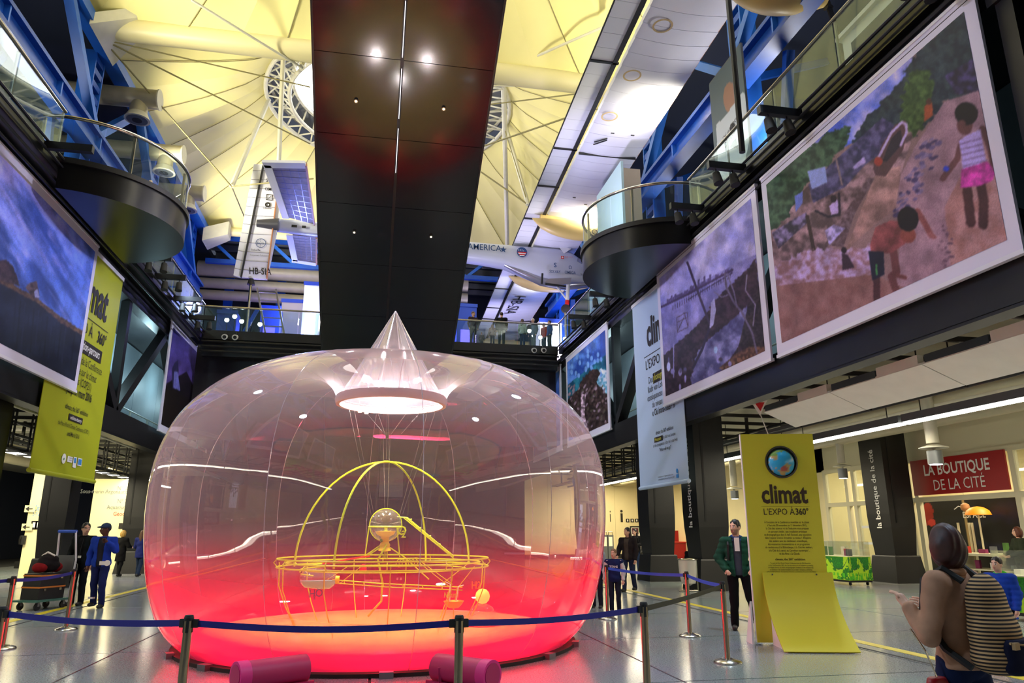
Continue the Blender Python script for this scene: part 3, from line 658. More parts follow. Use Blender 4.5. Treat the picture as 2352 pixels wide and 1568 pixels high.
def ph_sea(p):
    p.c[:] = p.rgb('3f74c8'); m = np.ones(p.X.shape, bool); p.put(m, '3a66b4', .3, .03, 51, '74a4e6'); p.c[p.v < .3] = p.rgb('2a4a8a')
def ph_coast(p):
    p.frame(0, 400, 3.267); t = np.clip((p.Y + p.X * .2) / 900, 0, 1)[..., None]; p.c[:] = p.rgb('a0a4f4') * (1 - t) + p.rgb('5a80dc') * t
    n = fbm((p.X - p.Y * .6) * .012, (p.Y + p.X * .8) * .002, 61); n = np.clip((n - .42) / .25, 0, 1)[..., None]; p.c = p.c * (1 - .75 * n) + p.rgb('203c80') * .75 * n
    n = fbm((p.X - p.Y * .6) * .02, (p.Y + p.X * .8) * .004, 67); n = np.clip((n - .52) / .2, 0, 1)[..., None]; p.c = p.c * (1 - .5 * n) + p.rgb('a8a8ea') * .5 * n
    p.poly([(-400, 620), (-200, 700), (0, 780), (280, 940), (450, 1080), (640, 1200), (560, 1570), (-400, 1300)], '101622', .5, .01, 62, '1c2634')
    p.poly([(-400, 600), (-200, 690), (0, 770), (280, 930), (460, 1070), (640, 1190), (625, 1215), (450, 1110), (270, 960), (0, 820), (-400, 660)], '3f3024', .5, .06, 63, '6a5236', rag=8)
    p.poly([(-20, 650), (40, 640), (90, 680), (125, 760), (150, 840), (-20, 790)], '2a2228', .5, .05, 64, '4a3c3c', rag=6); p.poly([(190, 850), (215, 820), (275, 800), (300, 930), (260, 940)], '3c3030', .4, .05, 65); p.poly([(255, 880), (280, 860), (300, 930), (262, 925)], '8a90b8')
    for k in range(14): x = 120 + 34 * k; p.line([(x, 930 + 20 * k), (x - 30, 1300 + 10 * k)], 10, ('131a28', '0c111c', '1e2636')[k % 3])
def ph_night(p):
    p.frame(0, 400, 3.267); t = np.clip((p.Y - 1100) / 500, 0, 1)[..., None]; p.c[:] = p.rgb('34347e') * (1 - t) + p.rgb('5a4a8a') * t
    n = fbm(p.X * .01, p.Y * .02, 71)[..., None]; p.c *= .7 + .6 * n; p.poly([(1200, 1600), (1400, 1480), (1600, 1900), (1600, 2000), (1200, 2000)], '141014', .3, .02, 72)
    p.frame(0, 800, 4.9); p.poly([(1880, 420), (2050, 520), (2300, 700), (2300, 1100), (1700, 1000)], '18120f'); p.poly([(1935, 230), (1965, 160), (2005, 130), (2010, 250), (1990, 460), (1940, 450)], '2a2a4c'); p.poly([(1960, 260), (2000, 260), (2030, 480), (1950, 440)], '6a70b4')
    p.ell((2240, 520), 30, 60, 'd8c8a8'); p.ell((2255, 500), 12, 40, 'b0d0e0')
PX_R, PX_L = 8.75, -8.3
hanging_photo('huge hanging photograph of a boy bending and a girl on a flooded village path', PX_R, 1, 14.22, 7.86, 5.42, 9.7, ph_village, 360, 250)
hanging_photo('hanging photograph of a muddy shore with pier and skyline, beside the village photograph', PX_R, 1, 20.8, 14.5, 5.42, 9.7, ph_pier, 300, 210)
hanging_photo('hanging photograph of a rocky headland in a blue sea on the right truss', PX_R, 1, 32.2, 26.0, 5.42, 9.55, ph_rock, 200, 160)
hanging_photo('blue hanging photograph half hidden by the bubble, last on the right truss', PX_R, 1, 39.5, 33.3, 5.42, 9.5, ph_sea, 60, 40)
hanging_photo('large hanging photograph of a stormy blue coast on the left truss', PX_L, -1, 15.4, 21.85, 5.45, 9.75, ph_coast, 260, 180)
hanging_photo('dark purple hanging photograph of a night street on the left truss', PX_L, -1, 30.15, 36.5, 5.5, 9.9, ph_night, 160, 120)
for k, (y, fn) in enumerate(((0.6, ph_sea), (-7.0, ph_sea))):
    hanging_photo('blue sea photograph hanging behind the camera on the right, number %s back' % ('one', 'two')[k], PX_R, 1, y + 6.3, y, 5.42, 9.7, fn, 30, 20)
    hanging_photo('blue sea photograph hanging behind the camera on the left, number %s back' % ('one', 'two')[k], PX_L, -1, y + 0.2, y + 6.5, 5.42, 9.7, fn, 30, 20)

# ---- banners
def banner(lab, X, s, ya, yb, z0, z1, m):
    t = thing('exhibition_banner', lab, 'banner', (X, (ya + yb) / 2, z0)); y0, y1 = min(ya, yb), max(ya, yb)
    MB().bx(X, X + s * .015, y0, y1, z0, z1).build('sheet', m, t)
    MB().path([(X, y0 - .03, z0), (X, y1 + .03, z0)], .06, 10).build('bottom_sleeve', m, t, True)
    MB().bx(X - s * .02, X + s * .03, y0 - .05, y1 + .05, z1, z1 + .12).build('top_bar', 'white_gloss', t)
    for y in (y0 + .4, y1 - .4): MB().path([(X, y, z1 + .1), (X, y, 10.1)], .012, 5).build('hanging_wire', 'rubber', t)
    return t
mat('banner_blue', 'b4cbe6', 0.55); mat('banner_lime', 'a8b010', 0.55); mat('logo_blue', '3f8fd8', .5)
# left lime banner: reading direction is +Y
B = banner('tall lime green banner hanging behind the left coastal photograph', -8.40, -1, 20.05, 24.45, 3.1, 9.6, 'banner_lime')
xd, yd = (0, 1, 0), (0, 0, 1); bx_ = -8.385; yc = 22.25
def LB(s, size, y, z, m='ink', align='CENTER', xs=.8, bold=0.0, lines=1.0): return text(s, size, m, (bx_, y, z), xd, yd, B, align, xs, bold, lines=lines)
LB('climat', 1.5, yc, 7.92, xs=.66, bold=.03); MB().bx(bx_, bx_ + .004, 20.7, 23.8, 7.64, 7.66).build('rule', 'ink', B)
LB("L'EXPO \u00c0", .50, 20.85, 7.16, align='LEFT', xs=.85); LB('360\u00b0', .50, 23.75, 7.16, align='RIGHT', xs=.8, bold=.02)
MB().bx(bx_, bx_ + .003, 20.8, 23.55, 6.6, 6.98).build('highlight_block', 'ink', B); text('Une exposition-parcours', .36, 'ink_white', (bx_ + .004, yc - .08, 6.7), xd, yd, B, 'CENTER', .66, .01)
for k, (l, bo) in enumerate((("\u00e0 l'occasion de la Conf\u00e9rence", 0), ('mondiale sur le climat', 0), ('\u00e0 Paris (COP21)', 0), ("jusqu'en mars 2016", .02))): LB(l, .33, yc + .1, 6.28 - k * .31, xs=.72, bold=bo)
LB('climate, the 360\u00b0 exhibition', .2, yc + .1, 4.9, xs=.75, bold=.01)
MB().bx(bx_, bx_ + .003, 21.85, 22.85, 4.62, 4.80).build('highlight_block', 'ink', B); text('exhibition-itinerary', .15, 'ink_white', (bx_ + .004, 22.35, 4.66), xd, yd, B, 'CENTER', .7, .01)
LB('the Paris World Climate Conference (COP21)', .17, yc + .1, 4.42, xs=.7); LB('until March 2016', .18, yc + .1, 4.2, xs=.7, bold=.01)
o = MB().path([(bx_ + .002, 21.95, 3.56), (bx_ + .006, 21.95, 3.56)], .14, 24).build('round_logo', 'ink_white', B); MB().path([(bx_ + .007, 21.95, 3.55), (bx_ + .009, 21.95, 3.55)], .035, 10).build('leaf_mark', mat('leaf_green', '3c8a3a', .5), o)
for y0, y1, z0, z1, m in ((22.2, 22.55, 3.5, 3.66, 'ink_white'), (22.62, 22.85, 3.38, 3.68, 'ink_white'), (22.95, 23.25, 3.46, 3.68, 'ink_white')): MB().bx(bx_, bx_ + .004, y0, y1, z0, z1).build('logo_card', m, B)
text('Bienvenue au\npartenaire', .06, 'ink_blue', (bx_ + .006, 22.3, 3.6), xd, yd, B, 'LEFT', .8); MB().bx(bx_ + .004, bx_ + .006, 22.98, 23.22, 3.49, 3.65).build('logo_mark', 'logo_blue', B); MB().bx(bx_ + .004, bx_ + .006, 22.66, 22.81, 3.51, 3.65).build('logo_mark', 'logo_blue', B)
# right pale blue banner: reading direction is -Y
B2 = banner('tall pale blue banner hanging behind the pier photograph', 8.865, 1, 23.43, 19.56, 3.02, 9.35, 'banner_blue')
xd2 = (0, -1, 0); b2 = 8.855; yc2 = 21.1
def RB(s, size, y, z, m='ink', align='CENTER', xs=.8, bold=0.0): return text(s, size, m, (b2, y, z), xd2, yd, B2, align, xs, bold)
RB('climat', 1.35, yc2, 7.62, xs=.66, bold=.03); MB().bx(b2 - .004, b2, 19.7, 22.5, 7.3, 7.32).build('rule', 'ink', B2); RB("L'EXPO \u00c0 360\u00b0", .46, 22.4, 6.86, align='LEFT', xs=.85)
RB('Des', .32, 22.2, 6.36, align='LEFT', xs=.75); MB().bx(b2 - .003, b2, 20.3, 21.8, 6.28, 6.62).build('highlight_block', 'ink', B2); text('photographies', .32, mat('ink_yellow', 'c8c83c', .6), (b2 - .004, 21.76, 6.37), xd2, yd, B2, 'LEFT', .72, .005)
for k, (l, bo) in enumerate((('Kadir van Lohuizen sur les', 0), ('cons\u00e9quences de la mont\u00e9e', 0), ('du niveau des mers', 0), ('\u00ab O\u00f9 irons-nous ? \u00bb', .015))): RB(l, .30, yc2, 6.06 - k * .27, xs=.75, bold=bo)
RB('climate, the 360\u00b0 exhibition', .17, yc2, 4.62, xs=.75, bold=.01); MB().bx(b2 - .003, b2, 21.25, 21.95, 4.38, 4.54).build('highlight_block', 'ink', B2); text('Photographs', .14, 'ink_yellow', (b2 - .004, 21.9, 4.42), xd2, yd, B2, 'LEFT', .75, .01)
RB('by Kadir van Lohuizen', .15, 21.2, 4.42, align='LEFT', xs=.7); RB('on the consequences of the rise in sea levels', .15, yc2, 4.24, xs=.72); RB('"Where will we go?"', .15, yc2, 4.06, xs=.75, bold=.01)
RB('En partenariat avec le Programme des Nations Unies', .07, 21.8, 3.26, align='LEFT', xs=.8); RB('In partnership with the Environment Programme (UNEP)', .07, 21.8, 3.18, align='LEFT', xs=.8)
MB().path([(b2 - .002, 20.3, 3.36), (b2 - .006, 20.3, 3.36)], .07, 16).build('round_logo', 'logo_blue', B2); MB().bx(b2 - .004, b2, 20.22, 20.38, 3.16, 3.26).build('logo_mark', 'logo_blue', B2)
# ================================================================== AISLES, COLUMNS, SHOP
mat('column_black', '0c0b0c', 0.42, noise=0.3, scale=2)
def column(x, y, wx, wy, lab, lettering=None, side=1):
    t = thing('column', lab, 'column', (x, y, 0), kind='structure')
    def ring(fx, fy, z): return [(x - wx * fx / 2, y - wy * fy / 2, z), (x + wx * fx / 2, y - wy * fy / 2, z), (x + wx * fx / 2, y + wy * fy / 2, z), (x - wx * fx / 2, y + wy * fy / 2, z)]
    def stack(rs, name):
        V = [p for r in rs for p in r]; Fs = [(3, 2, 1, 0)] + [(i * 4 + j, i * 4 + (j + 1) % 4, i * 4 + 4 + (j + 1) % 4, i * 4 + 4 + j) for i in range(len(rs) - 1) for j in range(4)] + [tuple(4 * (len(rs) - 1) + j for j in range(4))]
        link(name, V, Fs, 'column_black', t)
    stack([ring(1.22, 1.16, 0), ring(1.0, 1.0, .82), ring(.97, .97, .86)], 'base_block')
    stack([ring(.84, .86, .86), ring(.97, .98, 1.75), ring(1, 1, 2.2), ring(1, 1, 5.25)], 'shaft')
    MB().bx(x - wx * .28, x - wx * .22, y - wy * .51, y + wy * .51, 1.9, 5.2).build('shaft_groove', 'rubber', t)
    if lettering:
        X = x - side * wx * .5 - side * .004
        text(lettering, .34, 'ink_white', (X, y - side * .12, 1.72), (0, 0, 1), (0, 1 * side, 0), t, 'LEFT', .92, .010)
column(9.75, 20.5, .95, 1.05, 'black column with vertical shop lettering behind the standing man', 'la boutique de la cit\u00e9')
column(9.85, 24.6, .95, 1.05, 'plain black column under the pale blue banner')
column(9.85, 33.0, .95, 1.05, 'black column far down the right aisle')
column(17.35, 22.3, .95, 1.15, 'black column with vertical shop lettering in front of the shop', 'la boutique de la cit\u00e9')
column(17.3, 29.5, .95, 1.15, 'plain black column beyond the yellow totem')
column(-9.4, 19.6, .8, .9, 'black column at the left edge of the picture')
column(-9.3, 24.6, .75, .8, 'black column below the lime banner')
column(-9.35, 33.0, 1.0, 1.1, 'black column far down the left aisle')
column(9.75, 11.5, .95, 1.05, 'black column hidden right of the totem') if False else None

# ---- linear ceiling lights
def tube_light(x, y0, y1, z, lab, e=55):
    t = thing('ceiling_light', lab, 'light', (x, (y0 + y1) / 2, z))
    MB().bx(x - .12, x + .12, y0, y1, z + .05, z + .22).build('housing', 'grey_metal', t)
    MB().bx(x - .085, x + .085, y0 + .01, y1 - .01, z, z + .05).build('tube', 'glass_tube', t)
    for y in (y0 + .5, y1 - .5): MB().path([(x, y, z + .2), (x, y, 5.26)], .012, 5).build('hanging_wire', 'rubber', t)
    lamp('tube_light', 'AREA', (x, (y0 + y1) / 2, z - .03), e, (1.0, .90, .66), (x, (y0 + y1) / 2, 0), size=.2, size_y=y1 - y0)
ordn = ['first', 'second', 'third', 'fourth', 'fifth', 'sixth', 'seventh', 'eighth', 'ninth', 'tenth', 'eleventh', 'twelfth', 'thirteenth']
for k in range(11): tube_light(12.0, -13 + k * 4.6, -13 + k * 4.6 + 4.5, 4.0, 'long white ceiling light in the right aisle, %s from the back' % ordn[k], 110)
for k in range(11): tube_light(-11.2, -13 + k * 5.2, -13 + k * 5.2 + 5.1, 4.0, 'long white ceiling light in the left aisle, %s from the back' % ordn[k], 110)
# ---- service ceiling: cross bars, pipes, trays
for s, lab in ((1, 'right'), (-1, 'left')):
    t = thing('ceiling_grid', 'black cross bars under the %s aisle ceiling' % lab, 'ceiling grid', (s * 12, 15, 5.0), kind='structure')
    x0 = 9.4 if s > 0 else -9.0; src = None
    for k in range(34):
        y = -10 + k * 1.5
        if src is None: src = MB().bx(min(x0, s * 16.5), max(x0, s * 16.5), -.04, .04, -.05, .05).build('cross_bar', 'black_steel'); src.parent = t; o = src
        else: o = share(src, t)
        o.location = Vector((0, y, 5.02)) - ORG[t.name]
        if k == 0: pass
    for x, z, r, m in ((9.75, 4.95, .04, 'white_metal'), (13.4, 4.75, .12, 'duct'), (14.4, 4.85, .08, 'white_metal'), (15.6, 4.7, .22, 'duct'), (12.6, 4.9, .05, 'rubber')):
        MB().path([(s * x, -12, z), (s * x, 50, z)], r, 10).build('pipe', m, t, True)
    tr = thing('cable_tray', 'dark wire cable tray hung in the %s aisle' % lab, 'cable tray', (s * 11.55, 15, 4.5), kind='structure')
    for dx in (-.16, .16): MB().bx(s * 11.55 + dx - .012, s * 11.55 + dx + .012, -12, 46, 4.42, 4.52).build('tray_side', 'grey_metal', tr)
    MB().bx(s * 11.55 - .15, s * 11.55 + .15, -12, 46, 4.44, 4.47).build('cables', 'rubber', tr)
    src = None
    for k in range(20):
        y = -11 + k * 2.9
        o = MB().bx(s * 11.55 - .035, s * 11.55 + .035, y - .05, y + .05, 4.4, 5.2).build('tray_hanger', 'black_steel', tr) if src is None else share(src, tr, (0, y - y0_, 0))
        if src is None: src = o; y0_ = y
    # hanging black frames below the truss further down
    fr = thing('service_frames', 'row of black hanger frames under the %s truss' % lab, 'frame', (s * 10.3, 30, 3.9))
    for k in range(12):
        y = 22.5 + k * 1.25
        m_ = MB()
        for dx in (0, .1): m_.bx(s * 10.1 + dx, s * 10.1 + dx + .04, y - .03, y + .03, 3.9, 5.2)
        m_.bx(s * 10.1, s * 10.9, y - .03, y + .03, 3.88, 3.94); m_.build('hanger_frame', 'black_steel', fr)
    for z in (3.95, 4.35, 4.7): MB().path([(s * 10.3, 21.5, z), (s * 10.3, 38, z)], .045, 6).build('conduit', 'black_steel', fr)
# white slanted acoustic panels
for k in range(8):
    y1 = 17.75 - k * 2.95; y0 = y1 - 2.92
    t = thing('acoustic_panel', 'white slanted ceiling panel in the right aisle, %s from the far end' % ordn[k], 'ceiling panel', (10.8, (y0 + y1) / 2, 4.4), group=None)
    MB().prism([(10.35, y0, 4.74), (11.25, y0, 4.36), (11.27, y0, 4.40), (10.37, y0, 4.79)], (0, y1 - y0, 0)).build('panel', 'white_paint', t)
    MB().bx(10.36, 10.5, y0 + .1, y0 + 1.3, 4.74, 4.96).build('end_box', 'white_paint', t); MB().bx(10.36, 10.5, y0 + 1.35, y1 - .05, 4.76, 4.92).build('grille', mat('grille_dark', '3c4650', .5), t)
    for y in (y0 + .4, y1 - .4): MB().path([(10.6, y, 4.65), (10.6, y, 5.26)], .015, 5).build('hanging_wire', 'rubber', t)
# red triangle sign on a rod above the totem
p = atX(1745, 932, 9.6); t = thing('triangle_sign', 'small red and white triangle sign hung above the yellow totem', 'sign', tuple(p))
a = lambda dx, dz, d=0: (p[0] + dx * .98, p[1] - dx * .2 - d, p[2] + dz)
MB().prism([a(-.22, .14), a(.2, .14), a(-.01, -.24)], (0, .02, 0)).build('white_triangle', 'white_paint', t); MB().prism([a(-.13, .09, .02), a(.12, .09, .02), a(0, -.13, .02)], (0, .01, 0)).build('red_triangle', 'ink_red', t)
MB().path([a(-.01, .12), (p[0], p[1], 5.26)], .012, 5).build('rod', 'white_metal', t); MB().path([a(0, -.22), a(.2, -.9)], .015, 5).build('stay', 'white_metal', t)
# pendant can lights
def pendant(px, py, X, ztop, r, lab):
    p = atX(px, py, X); t = thing('pendant_light', lab, 'light', tuple(p))
    MB().path([(p[0], p[1], p[2] + .5), (p[0], p[1], ztop)], r * .85, 16).build('stem_tube', 'white_metal', t, True)
    MB().lathe([(r * .8, .46), (r * 1.9, .40), (r * 1.9, .38), (r * .8, .38)], tuple(p), 24).build('disc', 'white_metal', t, True)
    MB().path([(p[0], p[1], p[2] + .32), (p[0], p[1], p[2])], r, 18).build('can', 'grey_metal', t, True); MB().path([(p[0], p[1], p[2] + .4), (p[0], p[1], p[2] + .3)], .04, 8).build('neck', 'white_metal', t)
    MB().path([(p[0], p[1], p[2] - .001), (p[0], p[1], p[2] - .01)], r * .8, 16).build('lens', 'lamp_glass', t)
    lamp('pendant_light', 'SPOT', (p[0], p[1], p[2] - .05), 120, WARM, (p[0], p[1], 0), angle=120, radius=.12)
pendant(2150, 1066, 13.2, 5.2, .17, 'white pendant can light in front of the red shop sign'); pendant(1937, 1098, 15.6, 5.2, .15, 'grey pendant can light left of the shop column'); pendant(1688, 1145, 14.5, 5.2, .16, 'white pendant light between the lettered column and the totem')

# ---- right side: shop front
SXW = 18.6
sh = thing('shop_front', 'cream framed glass shop front with red fascia', 'shop front', (SXW, 20, 0), kind='structure')
mat('frame_cream', 'dcd6b8', 0.5); film('shop_glass', (.92, .95, .92), refl=.06, opac=.03)
MB().bx(SXW, SXW + .12, -12, 30, 4.05, 5.25).build('bulkhead', 'frame_cream', sh)
for y in (27.6, 26.2, 25.75, 22.75, 22.4, 18.35, 14.2, 10.0, 5.6): MB().bx(SXW - .05, SXW + .1, y - .09, y + .09, 0, 4.1).build('mullion', 'frame_cream', sh)
for z in (2.68, 4.03): MB().bx(SXW - .06, SXW + .1, 2, 27.6, z - .08, z + .08).build('transom', 'frame_cream', sh)
MB().bx(SXW, SXW + .1, 27.6, 46, 0, 5.2).build('side_wall', 'cream_wall', sh); MB().bx(SXW - .06, SXW + .08, 22.8, 27.6, 0, .14).build('sill', 'frame_cream', sh)
for a, b, z0, z1 in ((22.85, 25.65, .15, 2.6), (26.3, 27.5, .15, 3.95), (22.85, 25.65, 2.8, 3.95), (14.3, 18.25, 2.8, 3.95), (10.1, 14.1, 2.8, 3.95)): MB().bx(SXW + .01, SXW + .02, a, b, z0, z1).build('glass_pane', 'shop_glass', sh)
MB().bx(SXW - .03, SXW + .07, 24.2, 24.3, .1, 2.62).build('door_stile', 'frame_cream', sh)
for z in (1.15, 1.75): MB().bx(SXW - .002, SXW + .008, 23.0, 25.6, z, z + .09).build('door_decal', 'ink_white', sh)
MB().bx(SXW - .01, SXW, 24.5, 24.75, 1.45, 1.8).build('door_notice', 'ink_white', sh)
sg = thing('shop_sign', 'red shop sign with white capital lettering', 'sign', (SXW - .08, 20.5, 2.82)); MB().bx(SXW - .12, SXW - .06, 18.5, 22.42, 2.82, 4.0).build('board', 'red_sign', sg)
xs_ = SXW - .125; text('LA BOUTIQUE', .50, 'ink_white', (xs_, 20.45, 3.46), (0, -1, 0), yd, sg, 'CENTER', .86, .02); text('DE LA CIT\u00c9', .50, 'ink_white', (xs_, 20.4, 2.95), (0, -1, 0), yd, sg, 'CENTER', .86, -.004)
# shop interior
struct('wall_shop_back', 'warm back wall inside the shop', 'wall', MB().bx(23.8, 23.95, -6, 30, 0, 5.25), 'cream_wall'); struct('ceiling_shop', 'shop ceiling', 'ceiling', MB().bx(18.7, 24, -6, 30, 4.9, 5.0), 'white_paint')
struct('wall_shop_side', 'cream partition at the far end of the shop', 'wall', MB().bx(18.75, 24, 28.0, 28.1, 0, 5.0), 'cream_wall')
for y in (8, 14, 20, 25): lamp('shop_light', 'AREA', (20.6, y, 4.7), 190, (1, .86, .58), (20.6, y, 0), size=1.6)
def exhibit(name, lab, cat, mb, m, smooth=False): return tag(mb.build(name, m, None, smooth), lab, cat)
bk = thing('display_backdrop', 'dark space themed backdrop inside the shop window', 'backdrop', (20.6, 19.6, 0))
def space_paint(p):
    p.c[:] = p.rgb('0c0c14'); n = fbm(p.u * 6, p.v * 3, 81)[..., None]; p.c = p.c + p.rgb('1c2a6a') * np.clip(n - .45, 0, 1) * 2 * (p.u[..., None] > .35); p.frame(0, 0, 1)
    p.ell((2130, 1180), 14, 26, '8a1c14'); p.ell((2140, 1200), 9, 8, 'b8302a'); p.c[(p.u > .30) & (p.u < .315)] = p.rgb('b09a6a')
printed('print', (20.58, 24.6, .9), (0, -1, 0), (0, 0, 1), 6.4, 1.95, 120, 60, space_paint, bk); MB().bx(20.6, 20.7, 18.2, 24.6, 0, 2.85).build('board', 'rubber', bk)
p = atX(2212, 1189, 20.55); text('ESPACE', .30, 'ink_white', tuple(p), (0, -1, 0), yd, bk, 'LEFT', 1.0, .012)
mat('orange', 'e88a14', .5, emit=.25); q = atX(2247, 1182, 20.1)
t = thing('orange_parasol', 'orange half round paper parasol in the shop display', 'parasol', (q[0], q[1], 1.0)); MB().lathe([(.40, 0), (.34, .14), (.2, .24), (.02, .28)], tuple(q), 20).build('shade', 'orange', t, True); MB().path([(q[0], q[1], 1.0), tuple(q)], .03, 8).build('pole', 'frame_cream', t)
for k, px in enumerate((2200, 2225, 2232)):
    p = atX(px, 1200, 20.3); exhibit('display_post', 'pale upright post in the shop window, %s from the left' % ordn[k], 'post', MB().path([(p[0], p[1], 0), tuple(p)], .04, 8), 'frame_cream')
p = atX(2217, 1165, 20.3); t = thing('hanging_toy', 'small round toy with a long tail hung in the shop window', 'toy', tuple(p)); MB().lathe([(.02, -.16), (.13, -.08), (.15, 0), (.13, .1), (.02, .16)], tuple(p), 14).build('body', mat('toy_tan', 'b98a5c', .5), t, True); MB().path([(p[0], p[1] + .1, p[2]), (p[0], p[1] + .3, p[2] + .05), (p[0], p[1] + .5, p[2] - .05)], .015, 6).build('tail', 'white_gloss', t)
MB().path([(p[0], p[1], p[2] + .15), (p[0], p[1], 4.9)], .006, 4).build('thread', 'rubber', t)
# shelves with goods
st = thing('shop_shelf', 'long cream shop shelf below the dark backdrop', 'shelf', (19.6, 18, 0)); MB().bx(19.2, 20.2, 13.6, 22.2, .86, .94).build('top_board', 'frame_cream', st); MB().bx(19.2, 20.2, 13.6, 22.2, .42, .46).build('lower_board', 'frame_cream', st)
for y in (13.7, 17.9, 22.1): MB().bx(19.25, 20.15, y - .05, y + .05, 0, .9).build('side_panel', 'frame_cream', st)
cols = ['b03028', '2850a8', 'd8d0b8', '30343c', '4a90a0', 'c89040', '8a3060', 'e6e2d8', '508040', '6a6f78']
for k, c in enumerate(cols): mat('goods_%d' % k, c, .45)
cn = ['red', 'blue', 'ivory', 'dark', 'teal', 'amber', 'plum', 'white', 'green', 'grey']
for k in range(30):
    z = .94 if k < 18 else .46; n = 18 if k < 18 else 12; kk = k if k < 18 else k - 18
    y = 14.0 + kk * (8.0 / n) + rng.uniform(-.06, .06); h = rng.uniform(.12, .34); w_ = rng.uniform(.1, .19); ci = int(rng.integers(10))
    o = MB().box((19.4 + rng.uniform(0, .25), y, z + h / 2), (w_, w_ * 1.1, h), rng.uniform(-.4, .4)); o.box((19.4, y, z + h + .0), (.001, .001, .001)) if False else None
    b_ = exhibit('gift_box', '%s gift box on the %s shop shelf, %s from its near end' % (cn[ci], 'upper' if k < 18 else 'lower', (ordn + ['fourteenth', 'fifteenth', 'sixteenth', 'seventeenth', 'eighteenth'])[kk]), 'box', o, 'goods_%d' % ci); b_['group'] = 'gift boxes on the shop shelves'
t = thing('lit_display', 'bright white lit display case at the right of the shop', 'display case', (19.5, 15.6, 0)); MB().bx(20.25, 20.5, 14.6, 16.6, 0, 2.5).build('light_box', mat('case_light', 'dfe8ff', .5, emit=1.6), t); MB().bx(20.21, 20.25, 14.6, 16.6, .95, 1.02).build('shelf', 'white_gloss', t)
for k in range(5): MB().bx(20.22, 20.25, 14.7 + k * .38, 14.95 + k * .38, 1.1 + .25 * (k % 3), 1.5 + .25 * (k % 3)).build('card', 'goods_%d' % (k % 2), t)
exhibit('room_divider', 'plain orange room divider at the right of the shop window', 'divider', MB().bx(20.3, 20.4, 12.4, 14.3, 0, 2.9), mat('orange_wall', 'c8781c', .6))
# green display carts
def jungle(p):
    n = fbm(p.u * 9, p.v * 5, 91); p.c[:] = p.rgb('9cc81e'); m = (n > .5) | ((abs((p.u * 2) % 1 - .5) < .16 + .14 * p.v) & (p.v > .45)); p.put(m, '2f8a24', .6, 1.0, 92, '145a18'); m = (p.v < .3) & (fbm(p.u * 22, p.v * 4, 93) > .5); p.put(m, '4fae20'); s_ = abs(p.v - (.45 + .5 * (2 * ((p.u * 2) % 1) - 1) ** 2)) < .02; p.put(s_, '2a4a3a')
def cart(x, y0, y1, lab, h=.86):
    t = thing('display_cart', lab, 'display cart', (x, (y0 + y1) / 2, 0))
    MB().bx(x - .4, x + .4, y0, y1, .16, h).build('body', mat('cart_lime', '8fae1c', .5), t); MB().bx(x - .38, x + .38, y0 + .02, y1 - .02, .1, .16).build('plinth', 'rubber', t)
    printed('side_print', (x - .402, y1, .17), (0, -1, 0), (0, 0, 1), y1 - y0, h - .18, 90, 40, jungle, t); printed('front_print', (x - .4, y0 - .002, .17), (1, 0, 0), (0, 0, 1), .8, h - .18, 50, 40, jungle, t)
    for a in (x - .3, x + .3):
        for b in (y0 + .15, y1 - .15): MB().path([(a - .02, b, .055), (a + .02, b, .055)], .05, 10).build('caster', 'rubber', t)
    cs = MB().bx(x - .39, x + .39, y0 + .01, y1 - .01, h, h + .02).build('tray', 'frame_cream', t)
    for (a, b, c, d) in ((x - .39, x - .385, y0, y1), (x + .385, x + .39, y0, y1), (x - .39, x + .39, y0, y0 + .005), (x - .39, x + .39, y1 - .005, y1)): MB().bx(a, b, c, d, h + .02, h + .46).build('glass_side', 'shop_glass', t)
    return t
cart(15.0, 20.95, 23.05, 'green jungle print display cart in front of the shop door'); cart(12.3, 10.2, 12.6, 'green leaf print display cart behind the boy in the blue jacket', .8)
for k in range(9):
    ci = int(rng.integers(10)); x, y, h = 15 + rng.uniform(-.25, .25), 21.15 + k * .21, rng.uniform(.08, .28)
    exhibit('souvenir_box', '%s souvenir box in the cart before the shop door, %s from the right' % (cn[ci], ordn[k]), 'box', MB().box((x, y, .881 + h / 2), (.14, .12, h), rng.uniform(0, 1)), 'goods_%d' % ci)
for k in range(8):
    ci = int(rng.integers(10)); x, y, h = 12.3 + rng.uniform(-.25, .25), 10.4 + k * .27, rng.uniform(.08, .25)
    exhibit('souvenir_box', '%s souvenir box in the cart behind the boy, %s from the right' % (cn[ci], ordn[k]), 'box', MB().box((x, y, .821 + h / 2), (.16, .14, h), rng.uniform(0, 1)), 'goods_%d' % ci)
# litter bag stand
p = atZ(1583, 1358); t = thing('litter_stand', 'clear plastic litter bag on a steel stand by the lettered column', 'litter bin', (p[0], p[1], 0))
film('bag_film', (.9, .9, .88), refl=.12, rough=.15, opac=.45, hue=(.85, .83, .75)); pts = [(p[0] + .27 * math.cos(2 * PI * i / 20), p[1] + .27 * math.sin(2 * PI * i / 20), .86) for i in range(20)]
MB().path(pts, .02, 6, closed=True).build('hoop', 'chrome', t, True); MB().path([(p[0] + .27, p[1], .86), (p[0] + .27, p[1], .03)], .018, 6).build('upright', 'chrome', t); MB().path([(p[0] + .27, p[1] - .25, .02), (p[0] + .27, p[1] + .25, .02)], .018, 6).build('foot', 'chrome', t); MB().path([(p[0] + .27, p[1], .02), (p[0] - .3, p[1], .02)], .018, 6).build('foot', 'chrome', t)
MB().lathe([(.26, .86), (.25, .5), (.2, .22), (.05, .16)], (p[0], p[1], 0), 18, cap=False).build('bag', 'bag_film', t, True); MB().lathe([(.02, .2), (.16, .24), (.17, .36), (.05, .42)], (p[0], p[1], 0), 10).build('litter', 'goods_2', t)

